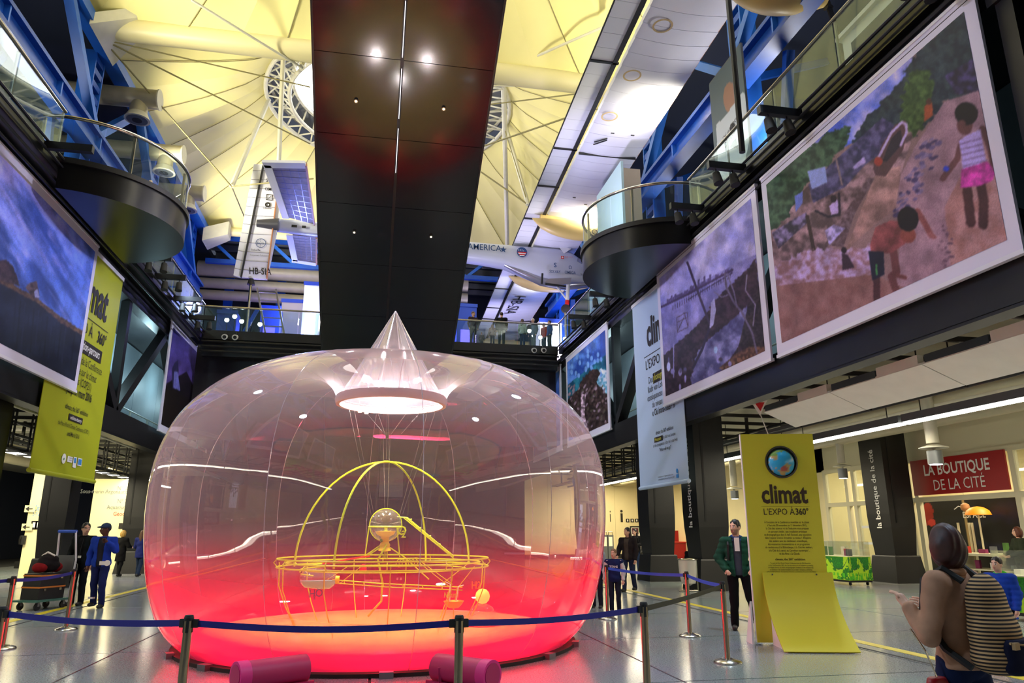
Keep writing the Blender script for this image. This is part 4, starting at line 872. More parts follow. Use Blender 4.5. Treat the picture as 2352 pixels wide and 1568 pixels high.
# ---- far end of the right aisle
iw = thing('info_wall', 'cream wall with a large letter i at the end of the right aisle', 'wall', (15, 46, 0), kind='structure')
for k in range(8): MB().bx(9.6 + k * 1.5, 9.6 + k * 1.5 + 1.49, 46, 46.12, .25, 5.2).build('wall_panel', 'cream_wall', iw)
MB().bx(9.6, 21.6, 45.95, 46.1, 0, .25).build('plinth', 'rubber', iw)
def iwt(s, px, py, size, m='ink', al='LEFT', xs=1, b=0): p = atY(px, py, 45.98); return text(s, size, m, tuple(p), (1, 0, 0), yd, iw, al, xs, b)
iwt('i', 1424, 1198, 1.15, b=.02); iwt('i', 1400, 1198, 1.1, xs=.5)
for k in range(6):
    p = atY(1438 + k * 10.5, 1199, 45.97); MB().bx(p[0], p[0] + .22, 45.96, 45.98, p[2], p[2] + .22).build('pictogram', 'ink', iw); MB().bx(p[0] + .07, p[0] + .15, 45.95, 45.96, p[2] + .05, p[2] + .18).build('pictogram_mark', 'ink_white', iw)
p0, p1 = atY(1450, 1271, 45.9), atY(1480, 1208, 45.9); po = thing('poster_stand', 'upright poster case on the info wall behind the two women', 'poster', (p0[0], 45.9, 0)); MB().bx(p0[0], p1[0], 45.86, 45.94, 0, p1[2]).build('case', 'rubber', po); MB().bx(p0[0] + .05, p1[0] - .05, 45.845, 45.86, .7, p1[2] - .08).build('poster', 'white_paint', po)
MB().bx(p0[0] + .1, p1[0] - .45, 45.84, 45.845, p1[2] - .5, p1[2] - .12).build('poster_block', mat('plum', '5a1030', .5), po); MB().bx(p1[0] - .42, p1[0] - .07, 45.84, 45.845, p1[2] - .4, p1[2] - .12).build('poster_block', 'goods_8', po)
a, b = atY(1556, 1300, 42), atY(1612, 1230, 42); rc = thing('red_counter', 'curved red reception counter behind the black columns', 'counter', ((a[0] + b[0]) / 2, 42.5, 0)); MB().bx(a[0] - .6, b[0] + 2.5, 42, 43, 0, 1.0).build('front', 'red_sign', rc); MB().bx(a[0] - .7, b[0] + 2.6, 43.0, 43.2, 0, 1.7).build('back_panel', 'red_sign', rc); MB().bx(a[0] - .65, b[0] + 2.55, 41.9, 43.0, 1.0, 1.06).build('top', mat('red_top', 'd03028', .4), rc)
for k, px in enumerate((1391, 1404)):
    p = atY(px, 1290, 40); t = thing('ticket_machine', 'grey ticket machine at the bubble edge, %s one' % ('left', 'right')[k], 'machine', (p[0], 40, 0)); MB().bx(p[0] - .18, p[0] + .18, 40, 40.4, 0, 1.45).build('cabinet', 'grey_metal', t); MB().bx(p[0] - .1, p[0] + .1, 39.98, 40, .85, 1.35).build('screen', mat('screen_glow', 'd8c8a0', .4, emit=.6), t); MB().path([(p[0] - .12, 39.98, 1.45), (p[0] - .1, 39.98, 1.62), (p[0] + .1, 39.98, 1.62), (p[0] + .12, 39.98, 1.45)], .02, 6).build('hood_arch', 'chrome', t)
for y in (30, 38, 43): lamp('aisle_light', 'AREA', (14.5, y, 4.6), 260, (1, .84, .52), (14.5, y, 0), size=2.5)
# ---- left aisle walls
mat('sign_wall', 'f0e6b0', .5)
def lw(name, px0, py0, px1, py1, Y, m, lab):
    a = atY(px0, py0, Y); b = atY(px1, py1, Y); t = thing(name, lab, 'wall', ((a[0] + b[0]) / 2, Y, 0), kind='structure'); MB().bx(a[0], b[0], Y, Y + .15, 0, 4.0).build('panel', m, t); return t, a, b
t1, a1_, b1_ = lw('sign_wall', 40, 1325, 118, 1090, 30, 'sign_wall', 'white direction wall left of the column with arrows and pictograms')
def lt(s, px, py, Y, size, t, m='ink_blue', al='LEFT', xs=.85, b=0): p = atY(px, py, Y - .02); return text(s, size, m, tuple(p), (1, 0, 0), yd, t, al, xs, b)
lt('Cit\u00e9 des en', 76, 1172, 30, .27, t1, 'logo_blue', xs=.62); lt('2-7 ans et 5-1', 74, 1184, 30, .17, t1, 'logo_blue', xs=.66)
for k in range(2):
    p = atY(70 + k * 10, 1215, 29.98); MB().bx(p[0], p[0] + .2, 29.96, 29.98, p[2], p[2] + .3).build('pictogram', 'ink', t1); MB().bx(p[0] + .06, p[0] + .14, 29.95, 29.96, p[2] + .06, p[2] + .24).build('pictogram_mark', 'ink_white', t1)
for (px, py, m) in ((60, 1168, 'ink'), (53, 1210, 'ink')):
    p = atY(px, py, 29.9); MB().bx(p[0] - .05, p[0] + .3, 29.9, 29.92, p[2] - .12, p[2] + .12).build('arrow_tab', 'sign_wall', t1); MB().prism([(p[0] - .02, 29.88, p[2]), (p[0] + .1, 29.88, p[2] + .09), (p[0] + .1, 29.88, p[2] - .09)], (0, .01, 0)).build('arrow_head', m, t1); MB().bx(p[0] + .1, p[0] + .22, 29.88, 29.89, p[2] - .015, p[2] + .015).build('arrow_shaft', m, t1)
p = atY(49, 1240, 29.8); ph = thing('wall_phone', 'black wall telephone on the white direction wall', 'telephone', tuple(p)); MB().bx(p[0] - .08, p[0] + .08, 29.86, 29.98, p[2] - .16, p[2] + .16).build('body', 'rubber', ph); MB().path([(p[0] - .06, 29.82, p[2] - .14), (p[0] - .07, 29.8, p[2]), (p[0] - .06, 29.82, p[2] + .14)], .035, 8).build('handset', 'black_gloss', ph, True)
t2, a2_, b2_ = lw('sign_wall', 190, 1300, 298, 1112, 37, 'sign_wall', 'white direction wall behind the two walking visitors')
for s_, py, m in (('N\u00b0 2', 1125, 'grey_metal'), ('Sous-marin Argonaute', 1133, 'grey_metal'), ('N\u00b0 2', 1155, 'grey_metal'), ('Aquarium', 1169, 'grey_metal'), ('G\u00e9ode', 1184, 'ink_red')): lt(s_, 292, py, 37, .26, t2, m, 'RIGHT')
for k in range(3): p = atY(272 + k * 8, 1214, 36.98); MB().bx(p[0], p[0] + .14, 36.96, 36.98, p[2], p[2] + .26).build('pictogram', 'ink', t2)
t3, _, _ = lw('grey_partition', 300, 1310, 352, 1120, 38.5, 'white_paint', 'grey partition wall at the left of the bubble')
MB().bx(-16, -9.7, 38.3, 38.45, 0, .3).build('plinth', 'rubber', t3)
p = atY(294, 1285, 34); rs = thing('roll_up_banner', 'slim red roll-up notice behind the two walking visitors', 'notice', (p[0], 34, 0)); q = atY(300, 1223, 34); MB().bx(p[0] - .12, p[0] + .12, 34, 34.02, .25, q[2]).build('sheet', 'ink_red', rs); MB().bx(p[0] - .12, p[0] + .12, 33.99, 34, .25, .6).build('white_footer', 'white_paint', rs); MB().path([(p[0], 33.995, 1.35), (p[0], 33.985, 1.35)], .09, 16).build('round_mark', 'ink_white', rs); MB().bx(p[0] - .16, p[0] + .16, 33.9, 34.12, 0, .25).build('foot_box', 'grey_metal', rs)
for y in (28, 34, 42): lamp('aisle_light', 'AREA', (-13, y - 2.0, 4.6), 330, (1, .88, .55), (-13, y, 0), size=2.2)
# poster wall behind the camera (shows only as a reflection)
bb = thing('back_banner', 'large white banner on the wall behind the camera', 'banner', (0, -21, 4)); MB().bx(-2.6, 2.6, -21.1, -21.05, 3.2, 8.4).build('sheet', 'white_paint', bb); lamp('back_spot', 'SPOT', (0, -15, 3), 700, (1, .93, .9), (0, -21, 5.8), angle=60)

# work lights of the middle level behind the trusses
for y in (18, 24.5, 30, 36, 42):
    lamp('service_light', 'POINT', (10.3, y, 8.7), 60, (.62, .88, .95), radius=.15); lamp('service_light', 'POINT', (-9.9, y + 2.5, 8.7), 110, (.55, .88, 1.0), radius=.15)
# ================================================================== SOLAR AIRPLANE
mat('plane_white', 'd9daec', 0.32, noise=0.03, scale=1); mat('plane_grey', 'b9bed6', 0.3); mat('plane_edge', 'b87c58', 0.4); mat('pod_yellow', 'd8bd7c', 0.4); mat('gap_black', '15151a', 0.5)
mat('solar_cell', '6a5c54', 0.45, noise=0.3, scale=3); mat('plane_silver', 'a8aac0', 0.2, 0.6)
PY, WZ = 36.9, 17.0
ap = thing('solar_airplane', 'white solar airplane with long narrow wing hung above the gallery', 'airplane', (8.5, PY, 14.9))
def wxl(y): return 6.45 + .03 * (y - 17)          # trailing edge
# wing built of rib bays
bay = .72
def bay_mesh(x0, x1, z_lo, thick, round_front):
    n = 8; P = []
    for i in range(n + 1):
        u = i / n; x = x0 + (x1 - x0) * u; camber = -.10 * math.sin(PI * u) if round_front else -.02 * u
        P.append((x, z_lo + camber))
    T = [(x0 + (x1 - x0) * (1 - i / n), z_lo + thick * (math.sin(PI * (.12 + .86 * (1 - i / n))) ** .7) + .04) for i in range(n + 1)]
    return P + T
sec_main = bay_mesh(1.12, 3.66, 0, .30, True); sec_flap = bay_mesh(0, .95, .04, .10, False)
def sec_obj(name, sec, m):
    n = len(sec); V = [(x, -bay / 2 + .008, z) for x, z in sec] + [(x, bay / 2 - .008, z) for x, z in sec]
    o = link(name, V, [tuple(range(n - 1, -1, -1)), tuple(range(n, 2 * n))] + [(i, (i + 1) % n, n + (i + 1) % n, n + i) for i in range(n)], m, None, True); o.parent = ap; return o
pm = sec_obj('wing_panel', sec_main, 'plane_white'); pf = sec_obj('flap_panel', sec_flap, 'white_gloss'); first = True
y = 6.2
while y < 67:
    sc = 1.0
    if y < 13: sc = .62 + .38 * (y - 6.2) / 6.8
    if y > 60: sc = 1 - .38 * (y - 60) / 7
    loc = Vector((wxl(y) + 1.6 * (1 - sc), y, WZ)) - ORG[ap.name]
    if first: pm.location = loc; pf.location = loc; pm.scale = pf.scale = (sc, 1, 1); first = False
    else: share(pm, ap, loc, scale=(sc, 1, 1)); share(pf, ap, loc, scale=(sc, 1, 1))
    y += bay
MB().prism([(wxl(6) + .96, 13, WZ - .02), (wxl(6) + 1.12, 13, WZ - .02), (wxl(60) + 1.12, 60, WZ - .02), (wxl(60) + .96, 60, WZ - .02)], (0, 0, .05)).build('hinge_gap', 'gap_black', ap)
MB().path([(wxl(13) + 3.67, 13, WZ + .08), (wxl(60) + 3.67, 60, WZ + .08)], .05, 6).build('leading_edge', 'plane_edge', ap)
MB().path([(wxl(13) - .01, 13, WZ + .05), (wxl(60) - .01, 60, WZ + .05)], .03, 6).build('trailing_edge', 'gap_black', ap)
for yy in (20.2, 26.0, 29.4, 33.0, 44.0, 48.2, 51): MB().bx(wxl(yy) - .02, wxl(yy) + 1.0, yy - .05, yy + .05, WZ - .02, WZ + .03).build('flap_joint', 'gap_black', ap)
for yy in (26.1, 50.8): MB().bx(wxl(yy) + 1.1, wxl(yy) + 3.6, yy - .03, yy + .03, WZ - .115, WZ - .02).build('wing_joint', 'gap_black', ap)
# fuselage loft
def fs(px, t, b, hw):
    a, c = atY(px, t, PY - hw * .8), atY(px, b, PY - hw * .6); return ((a[0] + c[0]) / 2, a[2], c[2], hw)
ST = [fs(582, 507, 521, .08), fs(620, 499, 526, .25), fs(726, 508, 538, .38), fs(900, 530, 564, .5), fs(1073, 552, 595, .6), fs(1110, 555, 600, .62), fs(1160, 559, 608, .68), fs(1205, 562, 626, .74), fs(1245, 563, 642, .78), fs(1285, 566, 652, .78), fs(1315, 577, 654, .74), fs(1345, 600, 654, .62), fs(1372, 625, 652, .42), fs(1390, 641, 648, .14)]
V = []; Fs = []; n = 14
for x, zt, zb, hw in ST:
    zc, hh = (zt + zb) / 2, (zt - zb) / 2
    for j in range(n):
        a = 2 * PI * (j + .5) / n; cx, cz = math.cos(a), math.sin(a); e = .55
        V.append((x, PY + hw * math.copysign(abs(cx) ** e, cx), zc + hh * math.copysign(abs(cz) ** e, cz)))
for i in range(len(ST) - 1):
    for j in range(n): Fs.append((i * n + j, i * n + (j + 1) % n, (i + 1) * n + (j + 1) % n, (i + 1) * n + j))
Fs += [tuple(range(n)), tuple((len(ST) - 1) * n + j for j in range(n))]
fu = link('fuselage', V, Fs, 'plane_grey', ap, True)
a = lambda px, py, d=.0: tuple(atY(px, py, PY - .78 - d))
def pt(s, px, py, size, m='ink_blue', al='LEFT', xs=1, b=0, d=.06): return text(s, size, m, a(px, py, d), (.995, 0, -.0), (0, 0, 1), ap, al, xs, b)
pt('AMERICA', 1151, 577, .48, al='RIGHT', xs=.92, b=.006); q = Vector(a(1156, 573, .06)); P = []
for k in range(10): r = .2 if k % 2 == 0 else .08; P.append((q.x + r * math.sin(2 * PI * k / 10), q.y, q.z + r * math.cos(2 * PI * k / 10)))
MB().prism(P, (0, .01, 0)).build('star_mark', 'ink_blue', ap)
q = Vector(a(1199, 579, .05)); rd = MB().path([q, q + Vector((0, -.01, 0))], .29, 28).build('roundel', 'ink_blue', ap)
for k, m in enumerate(('ink_red', 'ink_white', 'ink_red', 'ink_white')): MB().box((q.x, q.y - .014, q.z - .02 - k * .06), (.48 - .07 * k, .006, .05)).build('roundel_stripe', m, rd)
for k in range(7): MB().box((q.x - .18 + .09 * (k % 4), q.y - .014, q.z + .08 + .07 * (k // 4)), (.03, .006, .03)).build('roundel_star', 'ink_white', rd)
pt('S', 1272, 613, .36, b=.02, d=.12); pt('SOLVAY', 1262, 626, .24, b=.012, d=.12, xs=.72); pt('\u03a9', 1306, 617, .25, b=.01, d=.12); pt('OMEGA', 1297, 628, .25, d=.12, xs=.72, b=.004); pt('Schindler', 1334, 632, .17, 'ink', b=.01, d=.12, xs=.62)
q = Vector(a(1344, 620, .12)); rg = MB().lathe([(.08, 0), (.15, 0), (.15, .01), (.08, .01)], (0, 0, 0), 20, cap=False); rg.v = [(q.x + x, q.y - z, q.z + y) for x, y, z in rg.v]; rg.build('ring_logo', 'ink', ap)
q = Vector(a(1368, 627, .14)); sq = MB()
for (dx, dz, w_, h_) in ((-.2, 0, .04, .44), (.2, 0, .04, .44), (0, .2, .44, .04), (0, -.2, .44, .04)): sq.box((q.x + dx, q.y, q.z + dz), (w_, .01, h_))
sq.bar((q.x - .1, q.y, q.z - .12), (q.x + .1, q.y, q.z + .12), .05, .01); sq.build('square_logo', 'ink', ap)
q = Vector(a(1292, 591, .1)); MB().box(q, (.16, .01, .16)).build('flag_red', 'ink_red', ap); MB().box(q + Vector((0, -.01, 0)), (.1, .006, .03)).build('flag_cross', 'ink_white', ap); MB().box(q + Vector((0, -.01, 0)), (.03, .006, .1)).build('flag_cross', 'ink_white', ap); pt('SOLAR FLIGHT\nTEAM', 1297, 590, .07, 'ink_red', d=.1)
MB().prism([a(1284, 566, -.1), a(1312, 571, -.1), a(1295, 583, -.1)], (0, -.02, 0)).build('wing_fillet', 'plane_white', ap); cw = [a(1327, 592, -.1), a(1343, 603, -.1), a(1338, 607, -.1), a(1325, 600, -.1)]; MB().prism(cw, (0, -.03, 0)).build('cockpit_window', 'plane_silver', ap)
# silver belly and gear
MB().path([a(1160, 606, -.5), a(1205, 627, -.5), a(1245, 645, -.5), a(1300, 655, -.5), a(1380, 651, -.5)], [.15, .26, .30, .30, .12], 12).build('belly_fairing', 'plane_silver', ap, True)
pts = [a(1246, 636, .1), a(1250, 650, .1), a(1312, 650, .1), a(1312, 635, .1)]; MB().prism([a(1250, 648, .1), a(1262, 640, .1), a(1312, 638, .1), a(1310, 652, .1), a(1285, 655, .1)], (0, -.03, 0)).build('gear_door', 'plane_silver', ap)
MB().path([a(1273, 650), a(1302, 688)], .05, 8).build('drag_brace', 'white_gloss', ap); MB().path([a(1305, 652), a(1303, 692)], .11, 10).build('gear_leg', 'white_gloss', ap, True); MB().path([a(1303, 690), a(1302, 700)], .12, 10).build('gear_clamp', 'ink_red', ap, True)
q = Vector(a(1299, 709)); MB().path([q + Vector((0, -.08, 0)), q + Vector((0, .08, 0))], .24, 18).build('wheel', 'rubber', ap, True)
MB().bar(a(1252, 652, .2), a(1300, 658, .2), .08, .12).build('step_bar', 'gap_black', ap); MB().path([a(1246, 628, .2), a(1244, 652, .2)], .06, 8).build('rear_leg', 'gap_black', ap)
# motor pods
def pod(y, x0, x1, ztop, depth, lab=None, prop=True):
    n = 14; V = []; Fs = []; K = 12
    for i in range(K + 1):
        u = i / K; x = x0 + (x1 - x0) * u; d = depth * (math.sin(PI * (u ** .75) * .86 + .02)) ** .8; hw = .5 * (math.sin(PI * (u ** .8) * .9 + .03)) ** .7
        zt = ztop; 
        for j in range(n):
            al = 2 * PI * j / n; V.append((x, y + hw * math.sin(al), zt - d / 2 - d / 2 * math.cos(al)))
    for i in range(K):
        for j in range(n): Fs.append((i * n + j, i * n + (j + 1) % n, (i + 1) * n + (j + 1) % n, (i + 1) * n + j))
    Fs += [tuple(range(n)), tuple(K * n + j for j in range(n))]
    o = link('motor_pod', V, Fs, 'pod_yellow', ap, True)
    MB().bx(x0 + .4, x1 - 1.4, y - .1, y + .1, ztop - .1, WZ + .05).build('pod_pylon', 'pod_yellow', o)
    if prop:
        MB().path([(x1, y, ztop - .42), (x1 + .22, y, ztop - .42)], [.13, .04], 10).build('spinner', 'gap_black', o, True)
        MB().bar((x1 + .1, y - .2, ztop - 1.55), (x1 + .1, y + .2, ztop + .7), .05, .16, up=(1, 0, 0)).build('propeller', 'gap_black', o)
    return o
o = pod(32.5, 7.24, 12.6, 16.82, 1.0); text('SOLVAY', .42, 'ink', tuple(atY(1350, 537, 31.95)), (1, 0, -.03), (0, 0, 1), ap, 'LEFT', 1, 0)
pod(41.5, 7.7, 12.9, 17.0, .9); pod(15.6, 9.0, 12.2, 16.7, .85); pod(56.5, 8.2, 12.4, 16.9, .9)
text('HB-SIA', 1.15, 'ink', tuple(atZ(1183, 678, WZ - .14)), (0, 1, 0), (1, 0, 0), ap, 'LEFT', 1.25, .0)
for (px, py) in ((1522, 60), (1452, 174), (1400, 268)):
    q = atZ(px, py, WZ - .115); MB().lathe([(.26, 0), (.32, 0), (.32, .01), (.26, .01)], tuple(q), 24, cap=False).build('marking_ring', mat('ring_ochre', 'b8a078', .5), ap)
for (px, py) in ((1407, 306), (1453, 311), (1353, 476), (1319, 454), (1345, 470)): q = atZ(px, py, WZ - .12); MB().box(tuple(q), (.14, .05, .02)).build('drain_slot', 'gap_black', ap)
for (p1, p2) in (((1363, 332), (1394, 322)), ((1365, 326), (1395, 318))): MB().bar(tuple(atZ(*p1, WZ - .13)), tuple(atZ(*p2, WZ - .13)), .05, .03).build('hatch_line', 'gap_black', ap)
# tail
fin = MB().prism([a(604, 377), a(645, 377), a(642, 500), a(613, 641), a(553, 636)], (0, .2, 0)).build('fin', 'plane_white', ap)
MB().prism([a(583, 377, .02), a(603, 377, .02), a(551, 636, .02), a(536, 632, .02)], (0, .16, 0)).build('rudder', 'white_gloss', ap); MB().bar(a(606, 377, .05), a(554, 637, .05), .16, .06, up=(1, 0, 0)).build('rudder_hinge', 'gap_black', ap); MB().bar(a(645, 380, .0), a(613, 641, .0), .25, .05, up=(1, 0, 0)).build('fin_leading_edge', 'plane_edge', ap)
for k in range(12):
    t_ = (k + .7) / 12.5; MB().bar(a(583 - 47 * t_, 377 + 255 * t_, .04), a(602 - 51 * t_, 377 + 259 * t_, .04), .02, .02).build('rib_line', 'plane_silver', ap); MB().bar(a(608 - 52 * t_, 377 + 259 * t_, .02), a(644 - 30 * t_, 378 + 262 * t_, .02), .02, .02).build('rib_line', 'plane_silver', ap)
def ft(s, px, py, size, b=.01, m='ink', xs=.9): return text(s, size, m, a(px, py, .04), (1, 0, .02), (-.1, 0, .995), ap, 'LEFT', xs, b)
ft('SOLVAY', 611, 417, .26); ft('\u03a9', 630, 428, .28); ft('OMEGA', 608, 437, .24); ft('Schindler', 604, 479, .13); ft('HB-SIA', 572, 629, .50, xs=.72); ft('Swiss Re', 577, 575, .14); ft('Corporate Solutions', 574, 587, .12, m='grey_metal')
def ringlogo(px, py, r0, r1, name):
    q = Vector(a(px, py, .05)); rg = MB().lathe([(r0, 0), (r1, 0), (r1, .01), (r0, .01)], (0, 0, 0), 24, cap=False); rg.v = [(q.x + x, q.y - z, q.z + y) for x, y, z in rg.v]; return rg.build(name, 'ink_blue' if r1 > .22 else 'ink', ap)
o = ringlogo(599, 558, .225, .25, 'round_logo'); text('BAYER', .12, 'ink_blue', a(591, 560, .05), (1, 0, 0), (0, 0, 1), ap, 'LEFT', .95, .01); text('B\nA\n\nE\nR', .09, 'ink_blue', a(599, 552, .05), (1, 0, 0), (0, 0, 1), ap, 'CENTER', .9, .01)
ringlogo(615, 470, .07, .14, 'ring_logo'); q = Vector(a(619, 453, .05)); sq = MB()
for (dx, dz, w_, h_) in ((-.15, 0, .035, .33), (.15, 0, .035, .33), (0, .15, .33, .035), (0, -.15, .33, .035)): sq.box((q.x + dx, q.y, q.z + dz), (w_, .01, h_))
sq.bar((q.x - .08, q.y, q.z - .09), (q.x + .08, q.y, q.z + .09), .04, .01); sq.build('square_logo', 'ink', ap)
def stab(P, flip):
    P = [Vector(p) for p in P]; o = MB().prism(P, (0, 0, .12)).build('stabilizer', 'solar_cell', ap)
    tl_, tr_, rr, rl = P
    for k in range(1, 10):
        u = k / 10; MB().bar(tl_.lerp(rl, u) - Vector((0, 0, .006)), tr_.lerp(rr, u) - Vector((0, 0, .006)), .025, .01).build('cell_line', 'plane_silver', o)
    for u in (.25, .5, .75): MB().bar(tl_.lerp(tr_, u) - Vector((0, 0, .006)), rl.lerp(rr, u) - Vector((0, 0, .006)), .02, .01).build('cell_line', 'plane_silver', o)
    MB().bar(tl_ - Vector((.16, 0, .01)), rl - Vector((.16, 0, .01)), .34, .1).build('elevator_edge', 'white_gloss', o); MB().bar(tr_, rr, .08, .14).build('stabilizer_edge', 'plane_edge', o); MB().bar(tl_ + Vector((-.3, 0, 0)), tr_, .5, .12).build('tip_fairing', 'plane_white', o)
stab([atZ(622, 378, 17.2), atZ(703, 378, 17.2), atZ(722, 515, 17.2), atZ(664, 500, 17.2)], 1); stab([atZ(684, 598, 17.2), atZ(727, 606, 17.2), atZ(727, 545, 17.2), atZ(672, 540, 17.2)], -1)
MB().bx(*sum([[p, p + .22] for p in ()], []), -4.9, -4.6, PY - .42, PY - .40, 16.95, 17.1) if False else None
MB().box(a(676, 519, -.3), (.28, .02, .14)).build('tail_window', 'gap_black', ap); MB().box(a(698, 521, -.3), (.2, .02, .14)).build('tail_window', 'gap_black', ap)
MB().path([a(590, 513), a(640, 516)], [.2, .34], 10).build('tail_cone', mat('tail_dark', '3a3a44', .4), ap, True)
# supports standing on the gallery
q = a(577, 645); st = thing('tail_support', 'slim steel pole carrying the airplane tail', 'support', (q[0], q[1], 10.36)); MB().path([q, (q[0], q[1], 10.36)], .07, 10).build('pole', 'chrome', st, True); MB().path([(q[0], q[1], q[2] + .1), (q[0], q[1], q[2] - .2)], [.12, .2], 10).build('clamp', 'gap_black', st, True); MB().path([(q[0], q[1], 10.36), (q[0], q[1], 10.4)], .3, 14).build('foot_plate', 'black_steel', st)
q = a(1299, 716); st = thing('gear_support', 'slim steel pole below the airplane landing gear', 'support', (q[0], q[1], 10.36)); MB().path([q, (q[0], q[1], 10.36)], .08, 10).build('pole', 'chrome', st, True); MB().path([(q[0], q[1], 10.36), (q[0], q[1], 10.4)], .3, 14).build('foot_plate', 'black_steel', st)
# lamps aimed up at the airplane
for (l, tgt, e) in (((6.8, 24.5, 11.2), (8.6, 25.5, 17), 950), ((5.5, 34.5, 11.2), (9, 33, 17), 1000), ((3.5, 35, 11), (7, 37, 16.5), 900), ((10.2, 34.5, 11), (9.5, 46, 17), 2200), ((7, 47, 11), (9.5, 50, 17), 1500), ((-5, 34, 11), (-6.4, 36.6, 17), 420)): lamp('airplane_spot', 'SPOT', l, e, (.80, .74, 1.0), tgt, angle=75, blend=.9, radius=.25)

# ================================================================== FAR UPPER HALL
for k, (py, r, m) in enumerate(((632, .55, 'duct'), (664, .36, 'duct'), (690, .34, 'duct'))):
    a0, a1 = atY(450, py - 4, 50), atY(1400, py + 22, 50); z = atY(720, py, 50)[2]
    o = MB().path([(-12.5, 50, z), (6.2, 50, z)], r, 20).build('air_duct', m, None, True); tag(o, ('thick', 'middle', 'lower')[k] + ' cream air duct crossing behind the airplane', 'duct')
bt = thing('cross_truss', 'blue lattice truss crossing the far end below the tent roof', 'truss', (0, 47.5, 19))
for z in (18.9, 20.6): MB().bx(-11.5, 11.5, 47.35, 47.65, z - .15, z + .15).build('chord', 'blue_steel', bt)
for k in range(12):
    x = -11.5 + k * 1.92; MB().bar((x, 47.5, 18.9 if k % 2 else 20.6), (x + 1.92, 47.5, 20.6 if k % 2 else 18.9), .2, .2).build('diagonal', 'blue_light', bt)
bt2 = thing('lower_truss', 'blue lattice truss above the far exhibition stands', 'truss', (0, 52, 14.5))
for z in (14.2, 15.2): MB().bx(-11.5, 13, 51.9, 52.1, z - .1, z + .1).build('chord', 'blue_light', bt2)
for k in range(17): x = -11.5 + k * 1.44; MB().bar((x, 52, 14.2 if k % 2 else 15.2), (x + 1.44, 52, 15.2 if k % 2 else 14.2), .12, .12).build('diagonal', 'blue_light', bt2)
for k in range(5):
    x = -11.4 + k * 3.8; c = thing('blue_post', 'blue steel post at the far end of the upper hall, %s from the left' % ordn[k], 'post', (x, 55, 10.36)); MB().bx(x - .3, x + .3, 54.8, 55.2, 10.36, 20.8).build('shaft', 'blue_steel', c); MB().bar((x, 55, 13), (x + 2.2, 55, 18), .25, .25).build('brace', 'blue_light', c)
for k in range(7): MB().bx(-12 + k * 4, -12 + k * 4 + 3.9, 58, 58.1, 18 - .2 * (k % 2), 19.2) if False else None
for k in range(6):
    o = MB().bx(-12, 13, 49 + k * 1.6, 49.2 + k * 1.6, 20.9, 21.3).build('roof_purlin', 'grey_metal'); tag(o, 'dark roof purlin beyond the tent roof, %s from the tent' % ordn[k], 'beam')
# exhibition stands glowing violet and blue
mat('violet_glow', '4a3cff', .5, emit=1.6, ecol=(.16, .12, 1.0)); mat('white_glow', 'dfe6ff', .5, emit=2.2, ecol=(.85, .9, 1.0)); mat('stand_beige', 'a89c8c', .6); mat('stand_blue', '1c3c98', .5)
def stand(px0, px1, py0, Y, lab, m, glow=None, h=None):
    x0, x1 = atY(px0, py0, Y)[0], atY(px1, py0, Y)[0]; z = atY((px0 + px1) / 2, py0, Y)[2]; t = thing('exhibit_stand', lab, 'exhibit', ((x0 + x1) / 2, Y, 10.36)); MB().bx(x0, x1, Y, Y + 1.2, 10.36, z).build('body', m, t); MB().bx(x0 - .05, x1 + .05, Y - .06, Y, z - .15, z + .08).build('cornice', 'stand_blue', t)
    if glow: MB().bx(x0 + (x1 - x0) * .2, x1 - (x1 - x0) * .2, Y - .05, Y - .01, 10.7, 10.36 + (z - 10.36) * .7).build('glow_panel', glow, t)
stand(648, 705, 690, 46, 'beige exhibit booth left of the escalator', 'stand_beige'); stand(700, 738, 650, 44, 'white lit exhibit booth beside the escalator', 'white_gloss', 'white_glow'); stand(600, 645, 705, 43, 'violet lit exhibit behind the left gallery rail', 'stand_blue', 'violet_glow'); stand(500, 545, 715, 45, 'blue exhibit behind the left end of the gallery', 'stand_blue', 'violet_glow'); stand(1050, 1095, 700, 45, 'blue exhibit right of the escalator', 'stand_blue', 'violet_glow'); stand(1240, 1290, 735, 38, 'pale cabinet behind the gallery visitors', 'white_paint')
t = thing('step_ladder', 'metal ladder leaning behind the gallery rail', 'ladder', tuple(atY(640, 745, 40)))
p0, p1 = Vector((atY(652, 752, 40)[0], 40, 10.4)), Vector(atY(612, 662, 40)); dx = Vector((.5, 0, 0)); MB().bar(p0 - dx, p1 - dx, .08, .1).build('rail', 'duct', t); MB().bar(p0 + dx, p1 + dx, .08, .1).build('rail', 'duct', t)
for k in range(9): q = p0.lerp(p1, (k + .5) / 9); MB().bar(q - dx, q + dx, .08, .05).build('rung', 'duct', t)
for k, (px, py) in enumerate(((522, 735), (540, 727), (556, 738), (598, 745), (1225, 770), (1215, 760), (1240, 775))):
    q = Vector(atY(px, py, GY + 1.2)); t = thing('floor_spot', 'bright lamp on the gallery floor, %s from the left' % ordn[k], 'lamp', (q.x, q.y, 10.36)); MB().path([(q.x, q.y, 10.36), (q.x, q.y, q.z - .1)], .02, 6).build('stem', 'black_steel', t); MB().path([q + Vector((0, .12, .06)), q + Vector((0, -.1, -.02))], [.09, .13], 12).build('head', 'grey_metal', t, True); MB().path([q + Vector((0, -.101, -.02)), q + Vector((0, -.11, -.022))], .1, 12).build('lens', 'lamp_glass', t)
for (l, e, c) in (((-5, 42, 14), 700, (.25, .3, 1)), ((3, 46, 14), 700, (.3, .25, 1)), ((-8, 46, 13), 400, (.4, .3, 1)), ((12, 44, 13), 500, (.3, .4, 1)), ((-2, 51, 16), 500, (.9, .85, .8))): lamp('exhibit_light', 'POINT', l, e, c, radius=.4)
